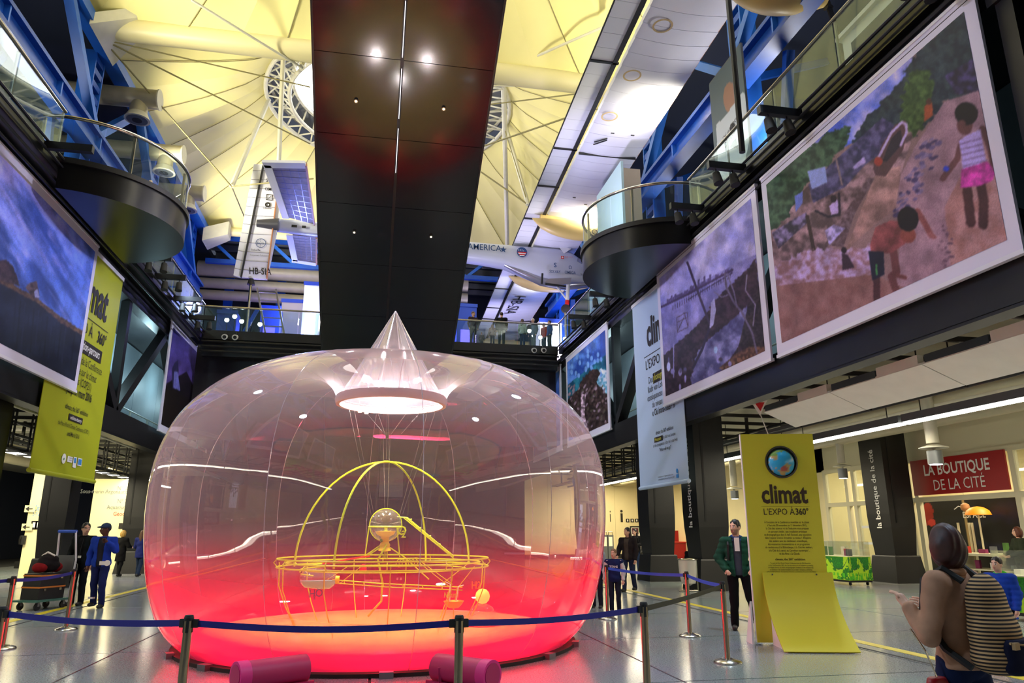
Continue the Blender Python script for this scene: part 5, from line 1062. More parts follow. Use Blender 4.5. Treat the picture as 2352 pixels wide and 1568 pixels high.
# upper right floor: cabinets, printed panel, white box
p = atX(1682, 320, 9.6); pn = thing('portrait_panel', 'tall grey panel with a person in a white shirt on the upper right floor', 'panel', (9.6, p[1], 10.38))
y0_, y1_ = atX(1640, 330, 9.6)[1], atX(1716, 260, 9.6)[1]
def portrait(p):
    p.c[:] = p.rgb('6a7a80'); p.frame(1600, 0, 3.128); p.ell((240, 700), 48, 110, 'b58a74'); p.poly([(140, 900), (215, 820), (330, 660), (375, 700), (400, 900), (330, 1250), (160, 1300)], 'dfe8ee'); p.ell((262, 920), 22, 40, '40404a'); p.poly([(235, 1060), (280, 990), (300, 1060)], '7a8288')
printed('print', (9.59, y0_, 10.6), (0, -1, 0), (0, 0, 1), abs(y0_ - y1_), 4.3, 70, 90, portrait, pn); MB().bx(9.6, 9.66, y1_, y0_, 10.38, 14.95).build('board', 'grey_metal', pn)
text('j\u2019ai un accent\nD\u00e9butons', .26, 'ink', (9.585, y0_ - .6, 12.6), (0, -.97, .24), (0, .24, .97), pn, 'LEFT', .8)
cb = thing('white_cabinet', 'white framed cabinet on the upper right floor', 'cabinet', (10.2, 10.2, 10.38)); MB().bx(10.0, 10.9, 9.0, 12.4, 10.38, 12.4).build('body', 'white_paint', cb); MB().bx(9.97, 10.0, 9.3, 12.1, 10.7, 12.1).build('recess', 'shell_ceiling', cb); MB().bx(9.9, 11, 8.9, 12.5, 12.4, 12.5).build('top', 'white_paint', cb)
wb = thing('white_booth', 'tall white board booth behind the right round balcony', 'booth', (9.6, 25, 10.38)); MB().bx(9.2, 9.9, 24.6, 24.75, 10.38, 15.6).build('side_board', 'stand_beige', wb); MB().bx(9.1, 9.2, 24.6, 27.8, 10.38, 15.9).build('front_board', mat('pale_teal', 'bfe0ea', .5), wb)
bs = thing('printed_screen', 'pale printed screen on the upper floor at the far right', 'screen', (10.0, 30, 10.38)); MB().bx(10.0, 10.08, 28.6, 32.2, 10.38, 13.2).build('board', mat('screen_pale', '9cc4dc', .5), bs); text('ARCHI', .9, 'ink_blue', (9.99, 31.9, 11.8), (0, -1, 0), yd, bs, 'LEFT', .8, .01); text('LUX', .9, 'ink_blue', (9.99, 31.7, 10.8), (0, -1, 0), yd, bs, 'LEFT', .8, .01)
for (l, e) in (((13, 9, 14), 600), ((13, 19, 14), 500), ((13, 28, 13), 500), ((-13, 12, 14), 350), ((-13, 24, 14), 350)): lamp('upper_floor_light', 'POINT', l, e, (1, .96, .85), radius=.4)
# ================================================================== THE BUBBLE
BC = (.25, 11.95)
def crspline(P, n):
    P = np.array(P, float); out = []
    for i in range(len(P) - 1):
        a, b, c, d = P[max(i - 1, 0)], P[i], P[i + 1], P[min(i + 2, len(P) - 1)]
        for k in range(n): t = k / n; out.append(.5 * (2 * b + (c - a) * t + (2 * a - 5 * b + 4 * c - d) * t * t + (3 * b - a - 3 * c + d) * t ** 3))
    out.append(P[-1]); return np.array(out)
BP = crspline([(2.80, .02), (3.12, .35), (3.33, .9), (3.43, 1.5), (3.46, 2.05), (3.41, 2.65), (3.19, 3.23), (2.77, 3.70), (2.25, 4.0), (1.8, 4.14), (1.45, 4.15), (1.15, 4.03), (.97, 3.88), (.88, 3.7)], 5)
def bubble_mat():
    m = film('bubble_film', (.97, .955, .965), refl=.055, rough=.015, opac=.05, fres=.75, hue=(.9, .72, .78)); nt = m.node_tree
    m1 = [n for n in nt.nodes if n.type == 'MIX_SHADER'][0]; df = [n for n in nt.nodes if n.type == 'BSDF_DIFFUSE'][0]; tr = [n for n in nt.nodes if n.type == 'BSDF_TRANSPARENT'][0]
    g = nt.nodes.new('ShaderNodeNewGeometry'); sp = nt.nodes.new('ShaderNodeSeparateXYZ'); nt.links.new(g.outputs['Position'], sp.inputs[0])
    # film dyed red at the foot, clear above; crest milkiness imitates crown lamp haze
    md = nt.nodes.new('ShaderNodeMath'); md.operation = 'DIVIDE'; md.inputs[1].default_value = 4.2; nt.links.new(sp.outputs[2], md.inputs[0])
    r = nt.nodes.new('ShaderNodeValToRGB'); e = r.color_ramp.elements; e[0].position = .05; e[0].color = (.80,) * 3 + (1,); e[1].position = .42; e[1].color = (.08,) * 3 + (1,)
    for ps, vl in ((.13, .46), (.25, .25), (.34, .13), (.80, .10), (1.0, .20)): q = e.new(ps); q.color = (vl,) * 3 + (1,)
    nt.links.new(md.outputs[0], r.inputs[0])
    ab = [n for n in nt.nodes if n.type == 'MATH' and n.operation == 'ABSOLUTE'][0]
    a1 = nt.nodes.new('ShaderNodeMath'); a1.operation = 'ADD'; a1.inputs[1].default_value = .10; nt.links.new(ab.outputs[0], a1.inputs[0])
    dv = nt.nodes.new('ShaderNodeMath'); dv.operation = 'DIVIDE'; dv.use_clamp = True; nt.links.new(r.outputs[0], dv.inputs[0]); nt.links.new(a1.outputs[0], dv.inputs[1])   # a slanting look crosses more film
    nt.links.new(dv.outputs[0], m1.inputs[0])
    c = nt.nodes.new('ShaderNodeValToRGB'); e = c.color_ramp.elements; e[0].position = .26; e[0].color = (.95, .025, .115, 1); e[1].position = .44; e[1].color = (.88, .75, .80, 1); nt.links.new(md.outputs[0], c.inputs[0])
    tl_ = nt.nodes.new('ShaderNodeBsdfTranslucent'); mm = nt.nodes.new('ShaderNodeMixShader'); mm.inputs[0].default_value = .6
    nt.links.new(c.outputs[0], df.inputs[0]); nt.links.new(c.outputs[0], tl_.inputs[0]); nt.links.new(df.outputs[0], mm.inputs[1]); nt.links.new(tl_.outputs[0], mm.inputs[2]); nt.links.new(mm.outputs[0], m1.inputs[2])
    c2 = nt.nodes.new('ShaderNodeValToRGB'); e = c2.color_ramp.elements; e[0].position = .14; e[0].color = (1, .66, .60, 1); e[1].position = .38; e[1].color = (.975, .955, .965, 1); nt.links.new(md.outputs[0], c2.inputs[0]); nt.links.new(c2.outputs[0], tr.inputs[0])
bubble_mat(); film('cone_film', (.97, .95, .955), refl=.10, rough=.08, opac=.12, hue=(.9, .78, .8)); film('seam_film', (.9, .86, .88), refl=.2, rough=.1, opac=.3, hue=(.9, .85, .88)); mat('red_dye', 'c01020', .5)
bu = thing('inflated_bubble', 'huge clear inflated bubble with red glowing base and cone top', 'inflatable', (BC[0], BC[1], 0))
NG = 12
def brev(prof, a): return [(BC[0] + r * math.cos(a), BC[1] + r * math.sin(a), z) for r, z in prof]
for k in range(NG):
    V = []; Q = 6; a0 = 2 * PI * (k + .18) / NG
    for j in range(Q + 1): V += brev(BP, a0 + 2 * PI / NG * j / Q)
    L = len(BP); Fs = [(j * L + i, (j + 1) * L + i, (j + 1) * L + i + 1, j * L + i + 1) for j in range(Q) for i in range(L - 1)]
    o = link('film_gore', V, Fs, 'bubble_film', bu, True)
    for p in o.data.polygons: p.use_smooth = True
    sm = MB().path(brev(BP, a0), .005, 5).build('weld_seam', 'seam_film', bu, True)
for k in range(10):
    a0, a1 = 2 * PI * k / 10, 2 * PI * (k + 1) / 10; V = []; prof = [(.88, 3.7), (.6, 4.2), (.3, 4.74), (.01, 5.26)]
    for j in range(4): V += brev(prof, a0 + (a1 - a0) * j / 3)
    Fs = [(j * 4 + i, (j + 1) * 4 + i, (j + 1) * 4 + i + 1, j * 4 + i + 1) for j in range(3) for i in range(3)]
    link('cone_panel', V, Fs, 'cone_film', bu, True); MB().path(brev(prof, a0), .004, 5).build('cone_seam', 'seam_film', bu)
MB().lathe([(.84, 3.62), (.9, 3.62), (.92, 3.7), (.9, 3.76), (.86, 3.74)], (BC[0], BC[1], 0), 40, cap=False).build('crown_ring', mat('crown_pink', 'e8c8c4', .35), bu, True)
MB().lathe([(2.75, .0), (2.95, .0), (2.95, .045), (2.75, .05)], (BC[0], BC[1], 0), 64, cap=False).build('base_ring', 'rubber', bu, True)
V = crspline([(2.74, .05), (2.68, .18), (2.4, .21), (1.2, .20), (.01, .19)], 4)
mat('dish', 'f0cc84', .55, noise=.08, scale=2); MB().lathe([tuple(p) for p in V], (BC[0], BC[1], 0), 64, cap=False).build('inner_floor', 'dish', bu, True)
for k in range(7):
    a = PI * (1.12 + .127 * k); c = (BC[0] + 2.97 * math.cos(a), BC[1] + 2.97 * math.sin(a)); MB().box((c[0], c[1], .035), (.16, .1, .07), a + PI / 2).build('floor_clamp', 'grey_metal', bu)
# lamps of the bubble: red strips round the foot, warm spots in the crown
for k in range(10):
    a = 2 * PI * (k + .5) / 10; lamp('red_strip', 'SPOT', (BC[0] + 2.3 * math.cos(a), BC[1] + 2.3 * math.sin(a), .40), 70, (1.0, .04, .12), (BC[0] + 3.3 * math.cos(a), BC[1] + 3.3 * math.sin(a), .62), angle=150, blend=.6, radius=.1)
lamp('crown_spot', 'SPOT', (BC[0] - .55, BC[1] - .5, 3.66), 420, (1, .78, .30), (BC[0] - .3, BC[1] - .2, .3), angle=82, blend=.6, radius=.05); lamp('crown_spot', 'SPOT', (BC[0] + .55, BC[1] - .5, 3.66), 420, (1, .78, .30), (BC[0] + .5, BC[1] - .3, .3), angle=82, blend=.6, radius=.05)
lamp('crown_lamp', 'POINT', (BC[0] - .72, BC[1] - .1, 3.82), 100, (1, .90, .92), radius=.06); lamp('crown_lamp', 'POINT', (BC[0] + .72, BC[1] - .1, 3.82), 100, (1, .90, .92), radius=.06); lamp('crown_lamp', 'POINT', (BC[0], BC[1] + .5, 3.9), 60, (1, .95, .95), radius=.06)
# blowers on the floor in front; red lamp light is put into their colour
mat('magenta', 'b81858', .5); mat('magenta_band', 'e0207c', .5)
def blower(px, py, ang, lab):
    p = atZ(px, py, .17); t = thing('air_blower', lab, 'blower', (p[0], p[1], 0)); d = Vector((math.cos(ang), math.sin(ang), 0)); c = Vector((p[0], p[1], .17))
    MB().path([c - d * .12, c + d * .55], .145, 20).build('barrel', 'magenta', t, True); MB().path([c - d * .22, c - d * .1], .15, 20).build('front_band', 'magenta_band', t, True); MB().path([c - d * .222, c - d * .225], .12, 18).build('front_plate', 'magenta', t, True)
    n_ = Vector((-d.y, d.x, 0))
    for s in (-1, 1): MB().bar(c + d * .05 + n_ * .12 * s + Vector((0, 0, -.14)), c + d * .6 + n_ * .12 * s + Vector((0, 0, -.14)), .03, .05).build('skid', 'magenta', t)
    for q in (.1, .4): MB().bar(c + d * q + n_ * .12 + Vector((0, 0, -.15)), c + d * q + n_ * .14 + Vector((0, 0, .03)), .03, .03).build('strap', 'magenta', t)
blower(588, 1548, .55, 'magenta air blower on the floor left of the bubble front'); blower(1094, 1545, 2.3, 'magenta air blower on the floor right of the bubble front')

# ================================================================== WIRE SCULPTURE INSIDE
mat('wire', 'b8cc18', .35, .0); mat('glow_ball', 'ffc040', .5, emit=1.3, ecol=(1, .55, .12)); film('flask_glass', (.97, .97, .95), refl=.10, rough=.02, opac=.05); mat('water_blue', '49b6d8', .2)
SC_ = thing('wire_sculpture', 'yellow wire frame sculpture with flasks inside the bubble', 'sculpture', (BC[0], BC[1], .3))
WY = BC[1]
def S(px, py, dy=0.0): return Vector(atY(px, py, WY + dy))
def wire(pts, r=.012, name='wire', m='wire', closed=False): return MB().path(pts, r, 5, closed=closed).build(name, m, SC_, True)
RZ = S(875, 1290).z; RR = 1.62
def ring(r, z, rad=.013, name='ring_wire'): wire([(BC[0] + r * math.cos(2 * PI * i / 48), BC[1] + r * math.sin(2 * PI * i / 48), z) for i in range(48)], rad, name, closed=True)
ring(RR, RZ + .06); ring(RR, RZ - .06); ring(RR - .13, RZ + .0); ring(RR - .35, RZ - .1, .009)
for k in range(12): a = 2 * PI * k / 12; u = Vector((math.cos(a), math.sin(a), 0)); c = Vector((BC[0], BC[1], RZ)); wire([c + u * RR + Vector((0, 0, .06)), c + u * (RR + .05), c + u * RR - Vector((0, 0, .06))], .01, 'ring_clip')
T_ = S(890, 1053).z
for ang, rr in ((.12, 1.36), (1.0, 1.34)):
    wire([(BC[0] + rr * math.cos(t) * math.cos(ang), BC[1] + rr * math.cos(t) * math.sin(ang), RZ - .05 + (T_ - RZ) * math.sin(t)) for t in np.linspace(0, PI, 33)], .017, 'arch_wire')
for k in range(11):
    a = 2 * PI * (k + .3) / 11; u = Vector((math.cos(a), math.sin(a), 0)); c = Vector((BC[0], BC[1], 0)); wire([c + u * RR + Vector((0, 0, RZ)), c + u * (RR - .02) + Vector((0, 0, .8)), c + u * (RR - .14) + Vector((0, 0, .5)), c + u * (RR - .3) + Vector((0, 0, .21))], .009, 'leg_wire')
# central flask
c = S(886, 1205); o = MB().lathe([(.005, -.25), (.1, -.24), (.18, -.175), (.235, -.08), (.25, 0), (.235, .09), (.18, .175), (.1, .23), (.005, .25)], tuple(c), 28, cap=False).build('round_flask', 'flask_glass', SC_, True)
wire([c + Vector((.255 * math.cos(2 * PI * i / 28), .255 * math.sin(2 * PI * i / 28), -.03)) for i in range(28)], .014, 'flask_hoop', closed=True); wire([c + Vector((.255 * math.cos(2 * PI * i / 28), 0, .255 * math.sin(2 * PI * i / 28))) for i in range(28)], .007, 'flask_hoop', closed=True)
MB().lathe([(.02, -.09), (.16, -.1), (.13, -.15), (.07, -.18), (.06, -.26)], tuple(c), 20).build('flask_dish', mat('ochre', 'd8a824', .4), SC_, True); MB().lathe([(.075, -.4), (.1, -.39), (.075, -.33), (.085, -.31), (.06, -.26)], tuple(c), 20).build('flask_stopper', mat('stop_yellow', 'e8c81c', .4), SC_, True)
MB().lathe([(.005, -.03), (.03, 0), (.005, .03)], tuple(c + Vector((-.06, -.06, -.24))), 10).build('green_bead', 'goods_8', SC_, True)
for (px, py) in ((838, 1278), (918, 1279), (889, 1284), (884, 1282)): wire([c + (S(px, 1204) - c) * .8 + Vector((0, 0, -.03)), S(px, py)], .011, 'tripod_wire')
wire([S(885, 1250), S(838, 1279)], .012, 'brace_wire'); wire([S(882, 1246), S(842, 1274)], .012, 'brace_wire'); wire([S(888, 1252), S(930, 1280), S(985, 1330)], .01, 'brace_wire'); wire([S(888, 1250, -.1), S(868, 1285, -.1), S(878, 1335, -.1), S(876, 1380, -.1), S(845, 1415, -.1)], .017, 'drain_hose')
for d in (0, 5, 9): wire([S(912 + d, 1186 + d * .2), S(926 + d, 1188), S(1042, 1282 - d * .6)], .009, 'feed_wire')
for k in range(5): wire([S(938 + 22 * k, 1194 + 19 * k), S(946 + 22 * k, 1192 + 19 * k)], .01, 'feed_clip')
text('O', .2, 'wire', tuple(S(910, 1228, -.1)), (1, 0, 0), (0, 0, 1), SC_, 'LEFT', 1, .012, name='chemical_symbol'); text('2', .15, 'wire', tuple(S(921, 1234, -.1)), (1, 0, 0), (0, 0, 1), SC_, 'LEFT', 1, .012, name='chemical_symbol')
# water capsule
c = S(731, 1328, -.25); d = Vector((.98, 0, -.06)).normalized(); prof = [(-.27, .01), (-.24, .09), (-.18, .14), (0, .15), (.18, .14), (.24, .09), (.27, .01)]
MB().path([c + d * t for t, r in prof], [r for t, r in prof], 20, cap=False).build('water_capsule', 'flask_glass', SC_, True)
wv = MB().path([c + d * t + Vector((0, 0, -.012)) for t, r in prof], [max(.006, r - .012) for t, r in prof], 20); wv.v = [(x, y, min(z, c.z - .03)) for x, y, z in wv.v]; wv.build('water', 'water_blue', SC_, True)
e = c + d * .28; MB().path([e - d * .03, e + d * .03], .055, 16).build('capsule_valve', 'stop_yellow', SC_, True); text('H', .16, 'ink_blue', tuple(S(709, 1372, -.25)), (1, 0, 0), (0, 0, 1), SC_, 'LEFT', .8, .01, name='chemical_symbol'); text('2', .10, 'ink_blue', tuple(S(719, 1376, -.25)), (1, 0, 0), (0, 0, 1), SC_, 'LEFT', .8, .008, name='chemical_symbol'); text('O', .16, 'ink_blue', tuple(S(723, 1370, -.25)), (1, 0, 0), (0, 0, 1), SC_, 'LEFT', .9, .012, name='chemical_symbol')
for dy in (0, 7): wire([S(763, 1331 + dy, -.25), S(880, 1340 + dy, -.2), S(1062, 1348 + dy, -.1)], .009, 'arm_wire')
for k in range(6): wire([S(790 + 45 * k, 1333 + 2.5 * k, -.2), S(791 + 45 * k, 1341 + 2.5 * k, -.2)], .01, 'arm_clip')
wire([S(762, 1340, -.25), S(764, 1375, -.25), S(760, 1400, -.25)], .009, 'drip_tube', 'flask_glass'); wire([S(688, 1314, -.2), S(700, 1300, -.2), S(740, 1294, -.2)], .011, 'capsule_cradle'); wire([S(690, 1318, -.2), S(720, 1322, -.2)], .011, 'capsule_cradle')
wire([S(850, 1276), S(800, 1284), S(770, 1290), S(730, 1296)], .013, 'red_tube', 'ink_red'); MB().lathe([(.005, -.05), (.06, -.05), (.05, .04), (.005, .06)], tuple(S(834, 1304)), 12).build('red_cap', 'ink_red', SC_, True)
pts = []
for i in range(70): t = i / 69; pts.append(S(915 + 45 * t + 9 * math.cos(t * 40), 1293 + 9 * math.sin(t * 40) - 4 * t, -.1))
wire(pts, .006, 'coil_wire')
for (x0, y0, x1, y1) in ((960, 1290, 1030, 1345), (965, 1288, 1040, 1342), (1080, 1290, 1010, 1345), (800, 1300, 745, 1335), (830, 1300, 780, 1340), (1090, 1300, 1055, 1345)): wire([S(x0, y0, -.1), S(x1, y1, -.1)], .006, 'stay_wire')
# hanging bowl and glowing ball on a glass dome
c = S(1042, 1381, -.15); MB().lathe([(.01, -.10), (.08, -.09), (.13, -.04), (.16, .01), (.15, .012), (.12, -.03), (.01, -.08)], tuple(c), 22, cap=False).build('wire_bowl', 'ochre', SC_, True); wire([c + Vector((-.06, 0, 0)), c + Vector((-.06, 0, .26)), c + Vector((-.13, 0, .29))], .008, 'straw', 'white_gloss'); wire([c + Vector((.04, 0, 0)), c + Vector((.07, 0, .22)), c + Vector((.15, 0, .24))], .008, 'straw', 'white_gloss'); wire([c + Vector((0, 0, -.1)), c + Vector((.0, 0, -.26))], .008, 'bowl_stem'); wire([S(1050, 1350, -.15), c + Vector((.02, 0, .01))], .006, 'bowl_hanger')
text('Natural', .12, mat('neon_green', '9ccc20', .4), tuple(S(1019, 1372, -.15)), (1, 0, .0), (.1, 0, 1), SC_, 'LEFT', .62, .008, name='wire_lettering')
b = Vector((S(1108, 1408, -.2).x, WY - .2, .215)); sx = thing('glass_dome', 'glass dome on a straw mat with a glowing orange ball on top', 'glass dome', tuple(b)); MB().lathe([(.22, 0), (.235, .03), (.215, .05), (.01, .05)], tuple(b), 28).build('straw_mat', 'ochre', sx, True); MB().lathe([(.15, .05), (.2, .12), (.2, .2), (.15, .27), (.07, .31)], tuple(b), 26, cap=False).build('dome', 'flask_glass', sx, True)
gb = b + Vector((0, 0, .42)); MB().lathe([(.003, -.115), (.06, -.1), (.1, -.057), (.115, 0), (.1, .057), (.06, .1), (.003, .115)], tuple(gb), 24).build('glowing_ball', 'glow_ball', sx, True); text('H2', .16, mat('neon_orange', 'ff6a20', .4, emit=.5), tuple(S(1082, 1352, -.2)), (1, 0, 0), (0, 0, 1), sx, 'LEFT', .8, .008, name='chemical_symbol')
# suspension cables from the crown ring
for (p1, p2) in (((800, 930), (855, 1195)), ((812, 932), (862, 1200)), ((985, 935), (916, 1190)), ((1005, 928), (925, 1180)), ((889, 940), (888, 1055)), ((893, 940), (893, 1055)), ((830, 935), (886, 1000)), ((880, 1000), (884, 1170)), ((940, 940), (896, 1000)), ((896, 1000), (890, 1170)), ((865, 940), (885, 1000)), ((975, 936), (922, 996))): wire([S(*p1), S(*p2)], .0045, 'suspension_cable', 'chrome')
q = S(889, 1000); MB().path([q + Vector((0, 0, -.05)), q + Vector((0, 0, .05))], .025, 10).build('cable_knot', 'brushed', SC_, True)
for (px, py) in ((827, 938), (842, 941), (921, 937)): p = S(px, py, -.8); MB().path([p, p + Vector((0, 0, -.06))], .03, 8).build('crown_bulb', 'bulb_warm', bu)

# ================================================================== STANCHIONS, TOTEM
mat('belt_navy', '161a86', .55); mat('belt_blue', '1c4fc0', .5); mat('belt_black', '15150f', .6)
posts = {}
def stanchion(key, x, y, lab, group='belt barrier posts'):
    t = thing('barrier_post', lab, 'barrier post', (x, y, 0), group); posts[key] = (x, y)
    MB().lathe([(.005, 0), (.175, 0), (.178, .012), (.16, .03), (.06, .055), (.04, .06)], (x, y, 0), 32).build('base', 'chrome', t, True); MB().path([(x, y, .05), (x, y, .945)], .033, 18).build('tube', 'brushed', t, True); MB().path([(x, y, .945), (x, y, .965)], .036, 18).build('cassette', 'rubber', t, True); MB().path([(x, y, .965), (x, y, .985)], [.037, .03], 18).build('cap', 'rubber', t, True); [MB().box((x + dx, y + dy, .91), (.02, .02, .10)).build('belt_slot', 'rubber', t) for dx, dy in ((-.026, 0), (.026, 0), (0, -.026), (0, .026))]
for k in (('A', 435, 1412, 'steel barrier post in front of the bubble, left of the centre'), ('B', 1055, 1412, 'steel barrier post in front of the bubble, right of the centre'), ('C', 1478, 1382, 'steel barrier post where the blue belt turns black'), ('D', 8, 1392, 'steel barrier post at the left picture edge, nearest the camera')):
    p = atZ(k[1], k[2], .985); stanchion(k[0], p[0], p[1], k[3])
for k in (('E', 4, 1490, 'steel barrier post at the left picture edge, behind another'), ('F', 151, 1446, 'steel barrier post in front of the luggage trolley'), ('G', 1672, 1522, 'steel barrier post beside the yellow totem'), ('H', 1585, 1461, 'steel barrier post in front of the standing man'), ('I', 1396, 1421, 'steel barrier post beside the little boy')):
    p = atZ(k[1], k[2]); stanchion(k[0], p[0], p[1], k[3])
def belt(a, b, m, lab, sag=.03):
    A, B_ = posts[a], posts[b]; d = Vector((B_[0] - A[0], B_[1] - A[1], 0)); L = d.length; d.normalize(); n = 12; V = []
    for i in range(n + 1):
        t = .04 / L + (1 - .08 / L) * i / n; x, y = A[0] + (B_[0] - A[0]) * t, A[1] + (B_[1] - A[1]) * t; z = .925 - sag * math.sin(PI * i / n)
        V += [(x, y, z - .024), (x, y, z + .024), (x - d.y * .003, y + d.x * .003, z + .024), (x - d.y * .003, y + d.x * .003, z - .024)]
    Fs = [(4 * i + j, 4 * i + (j + 1) % 4, 4 * i + 4 + (j + 1) % 4, 4 * i + 4 + j) for i in range(n) for j in range(4)] + [(0, 1, 2, 3), (4 * n + 3, 4 * n + 2, 4 * n + 1, 4 * n)]
    t = thing('barrier_belt', lab, 'barrier belt', ((A[0] + B_[0]) / 2, (A[1] + B_[1]) / 2, .9), 'retractable barrier belts'); link('webbing', V, Fs, m, t)
    for q, s in ((A, 1), (B_, -1)): MB().box((q[0] + d.x * s * .05, q[1] + d.y * s * .05, .925), (.05, .03, .062), math.atan2(d.y, d.x)).build('clip', 'rubber', t)
belt('D', 'A', 'belt_navy', 'navy barrier belt at the lower left before the bubble'); belt('A', 'B', 'belt_navy', 'long navy barrier belt across the bubble front', .045); belt('B', 'C', 'belt_navy', 'navy barrier belt at the lower right of the bubble'); belt('C', 'G', 'belt_black', 'black barrier belt beside the yellow totem', .015); belt('G', 'H', 'belt_blue', 'bright blue barrier belt from the totem to the second post', .02); belt('H', 'I', 'belt_blue', 'bright blue barrier belt beside the little boy'); belt('E', 'F', 'belt_navy', 'navy barrier belt in front of the luggage trolley')
posts['J'] = (posts['E'][0] - 1.6, posts['E'][1] - .9); belt('J', 'E', 'belt_navy', 'navy barrier belt leaving the left picture edge')

P0 = Vector(atZ(1738, 1480)); u = Vector(R_); u.z = 0; u = Vector((.972, -.235, 0)).normalized(); nrm = Vector((u.y, -u.x, 0)); TW, TH = 1.13, 3.1
to = thing('totem_sign', 'tall yellow green exhibition totem with globe and curved foot', 'sign', tuple(P0 + u * TW / 2))
def tp(s, z, d=0.0): return P0 + u * s + Vector((0, 0, z)) + nrm * d
MB().prism([tp(0, .03), tp(TW, .03), tp(TW, TH), tp(0, TH)], -nrm * .05).build('board', 'white_paint', to); MB().prism([tp(.012, .03, .004), tp(TW - .0, .03, .004), tp(TW, TH, .004), tp(.012, TH, .004)], -nrm * .004).build('face_sheet', 'lime_sign', to)
# curved apron bending out to the floor
ap_pts = []
for i in range(11): t = i / 10; z = 1.02 * (1 - t) + .02 * t; d = .05 + .72 * t ** 2.1; ap_pts.append((z, d))
V = []; x0s, x1s = .16, TW + .06
for z, d in ap_pts: V += [tp(x0s + .02 * 0, z, d), tp(x1s, z, d), tp(x1s, z - .012, d - .012), tp(x0s, z - .012, d - .012)]
Fs = [(4 * i + j, 4 * i + (j + 1) % 4, 4 * i + 4 + (j + 1) % 4, 4 * i + 4 + j) for i in range(10) for j in range(4)] + [(0, 1, 2, 3), (43, 42, 41, 40)]
link('curved_apron', V, Fs, 'lime_sign', to, True)
for s_ in (x0s + .08, x1s - .05): MB().prism([tp(s_, .0, .0), tp(s_, .0, .7), tp(s_, .1, .5), tp(s_, .5, .13), tp(s_, .85, .03)], u * .02).build('apron_rib', 'white_paint', to)
MB().prism([tp(-.06, 0, 0), tp(-.06, .0, -.35), tp(-.04, .6, -.04)], u * .03).build('rear_strut', 'white_paint', to)
for s_ in (.3, .95): MB().path([tp(s_, .99, .05), tp(s_, .99, .062)], .012, 10).build('screw', 'chrome', to)
gc = tp(.60, 2.66, .0); MB().path([gc + nrm * .005, gc + nrm * .008], .24, 36).build('dark_hole_disc', 'rubber', to); V = []  # flat black disc imitates the dark opening; no hole is cut
rgm = MB().lathe([(.225, 0), (.25, 0), (.25, .03), (.225, .03)], (0, 0, 0), 40, cap=False); rgm.v = [tuple(gc + u * x + Vector((0, 0, y)) + nrm * (z + .005)) for x, y, z in rgm.v]; rgm.build('porthole_ring', 'chrome', to, True)
gn = 40; gm = 28; V = []; cols_ = []
for i in range(gm + 1):
    th = PI * i / gm
    for j in range(gn):
        ph_ = 2 * PI * j / gn; v = Vector((math.sin(th) * math.cos(ph_), math.sin(th) * math.sin(ph_), math.cos(th))); w_ = gc + (u * v.x + nrm * v.y * .55 + Vector((0, 0, v.z))) * .205 + Vector((0, 0, -.01)); V.append(w_)
        x, z = v.x, v.z; lon = ph_
        land = fbm(np.array([ph_ * 1.6 + 3]), np.array([th * 2.2]), 17)[0] > .56 or (x < -.35 and z > .0 and x * .6 + z > -.15) or ((x - .05) ** 2 / .10 + (z + .48) ** 2 / .035 < 1 and v.y > 0)
        aus = (x - .05) ** 2 / .10 + (z + .48) ** 2 / .035 < 1 and v.y > 0
        cols_.append((*((hx('b0584a') if aus else hx('b8a060') if z < .5 else hx('7aa050')) if land else hx('38a4cc')), 1))
Fs = [(i * gn + j, i * gn + (j + 1) % gn, (i + 1) * gn + (j + 1) % gn, (i + 1) * gn + j) for i in range(gm) for j in range(gn)]
gl = link('globe', V, Fs, attr_mat('globe_print', .25), to, True); at = gl.data.color_attributes.new('col', 'FLOAT_COLOR', 'POINT'); at.data.foreach_set('color', np.array(cols_, np.float32).ravel())
def tt(s, size, sx, z, m='ink', al='CENTER', xs=.85, b=0.0, lines=1.0): return text(s, size, m, tp(sx, z, .005), u, (0, 0, 1), to, al, xs, b, lines=lines)
cx = .60
mat('ink_brown', '3a2410', .6); tt('climat', .39, cx, 2.04, 'ink_brown', xs=.74, b=.03); MB().prism([tp(.24, 1.985, .006), tp(.97, 1.985, .006), tp(.97, 1.988, .006), tp(.24, 1.988, .006)], -nrm * .002).build('rule', 'ink_brown', to); tt("L'EXPO \u00c0", .135, .26, 1.86, 'ink_brown', 'LEFT', .85); tt('360\u00b0', .135, .95, 1.86, 'ink_brown', 'RIGHT', .8, .02)
L1 = ["\u00c0 l'occasion de la Conf\u00e9rence mondiale sur le climat", '\u00e0 Paris du 30 novembre au 11 d\u00e9cembre 2015,', "la Cit\u00e9 des sciences et de l'industrie vous propose", 'un parcours in\u00e9dit : une installation artistique', "et photographique dans le hall d'accueil, une exposition", "dans l'espace Science Actualit\u00e9s au niveau 1 d'Explora,", 'des ateliers avec les m\u00e9diateurs scientifiques,', 'des ressources documentaires et un programme', 'de rendez-vous \u00e0 la Biblioth\u00e8que, \u00e0 la Cit\u00e9 des m\u00e9tiers,', '\u00e0 la Cit\u00e9 de la sant\u00e9, au Carrefour num\u00e9rique\u00b2...', 'et des films \u00e0 La G\u00e9ode.']
tt('\n'.join(L1), .044, cx, 1.735, 'ink_brown', xs=.72, lines=1.05, b=.004); tt('climate, the 360\u00b0 exhibition', .05, cx, 1.19, 'ink_brown', xs=.8, b=.01)
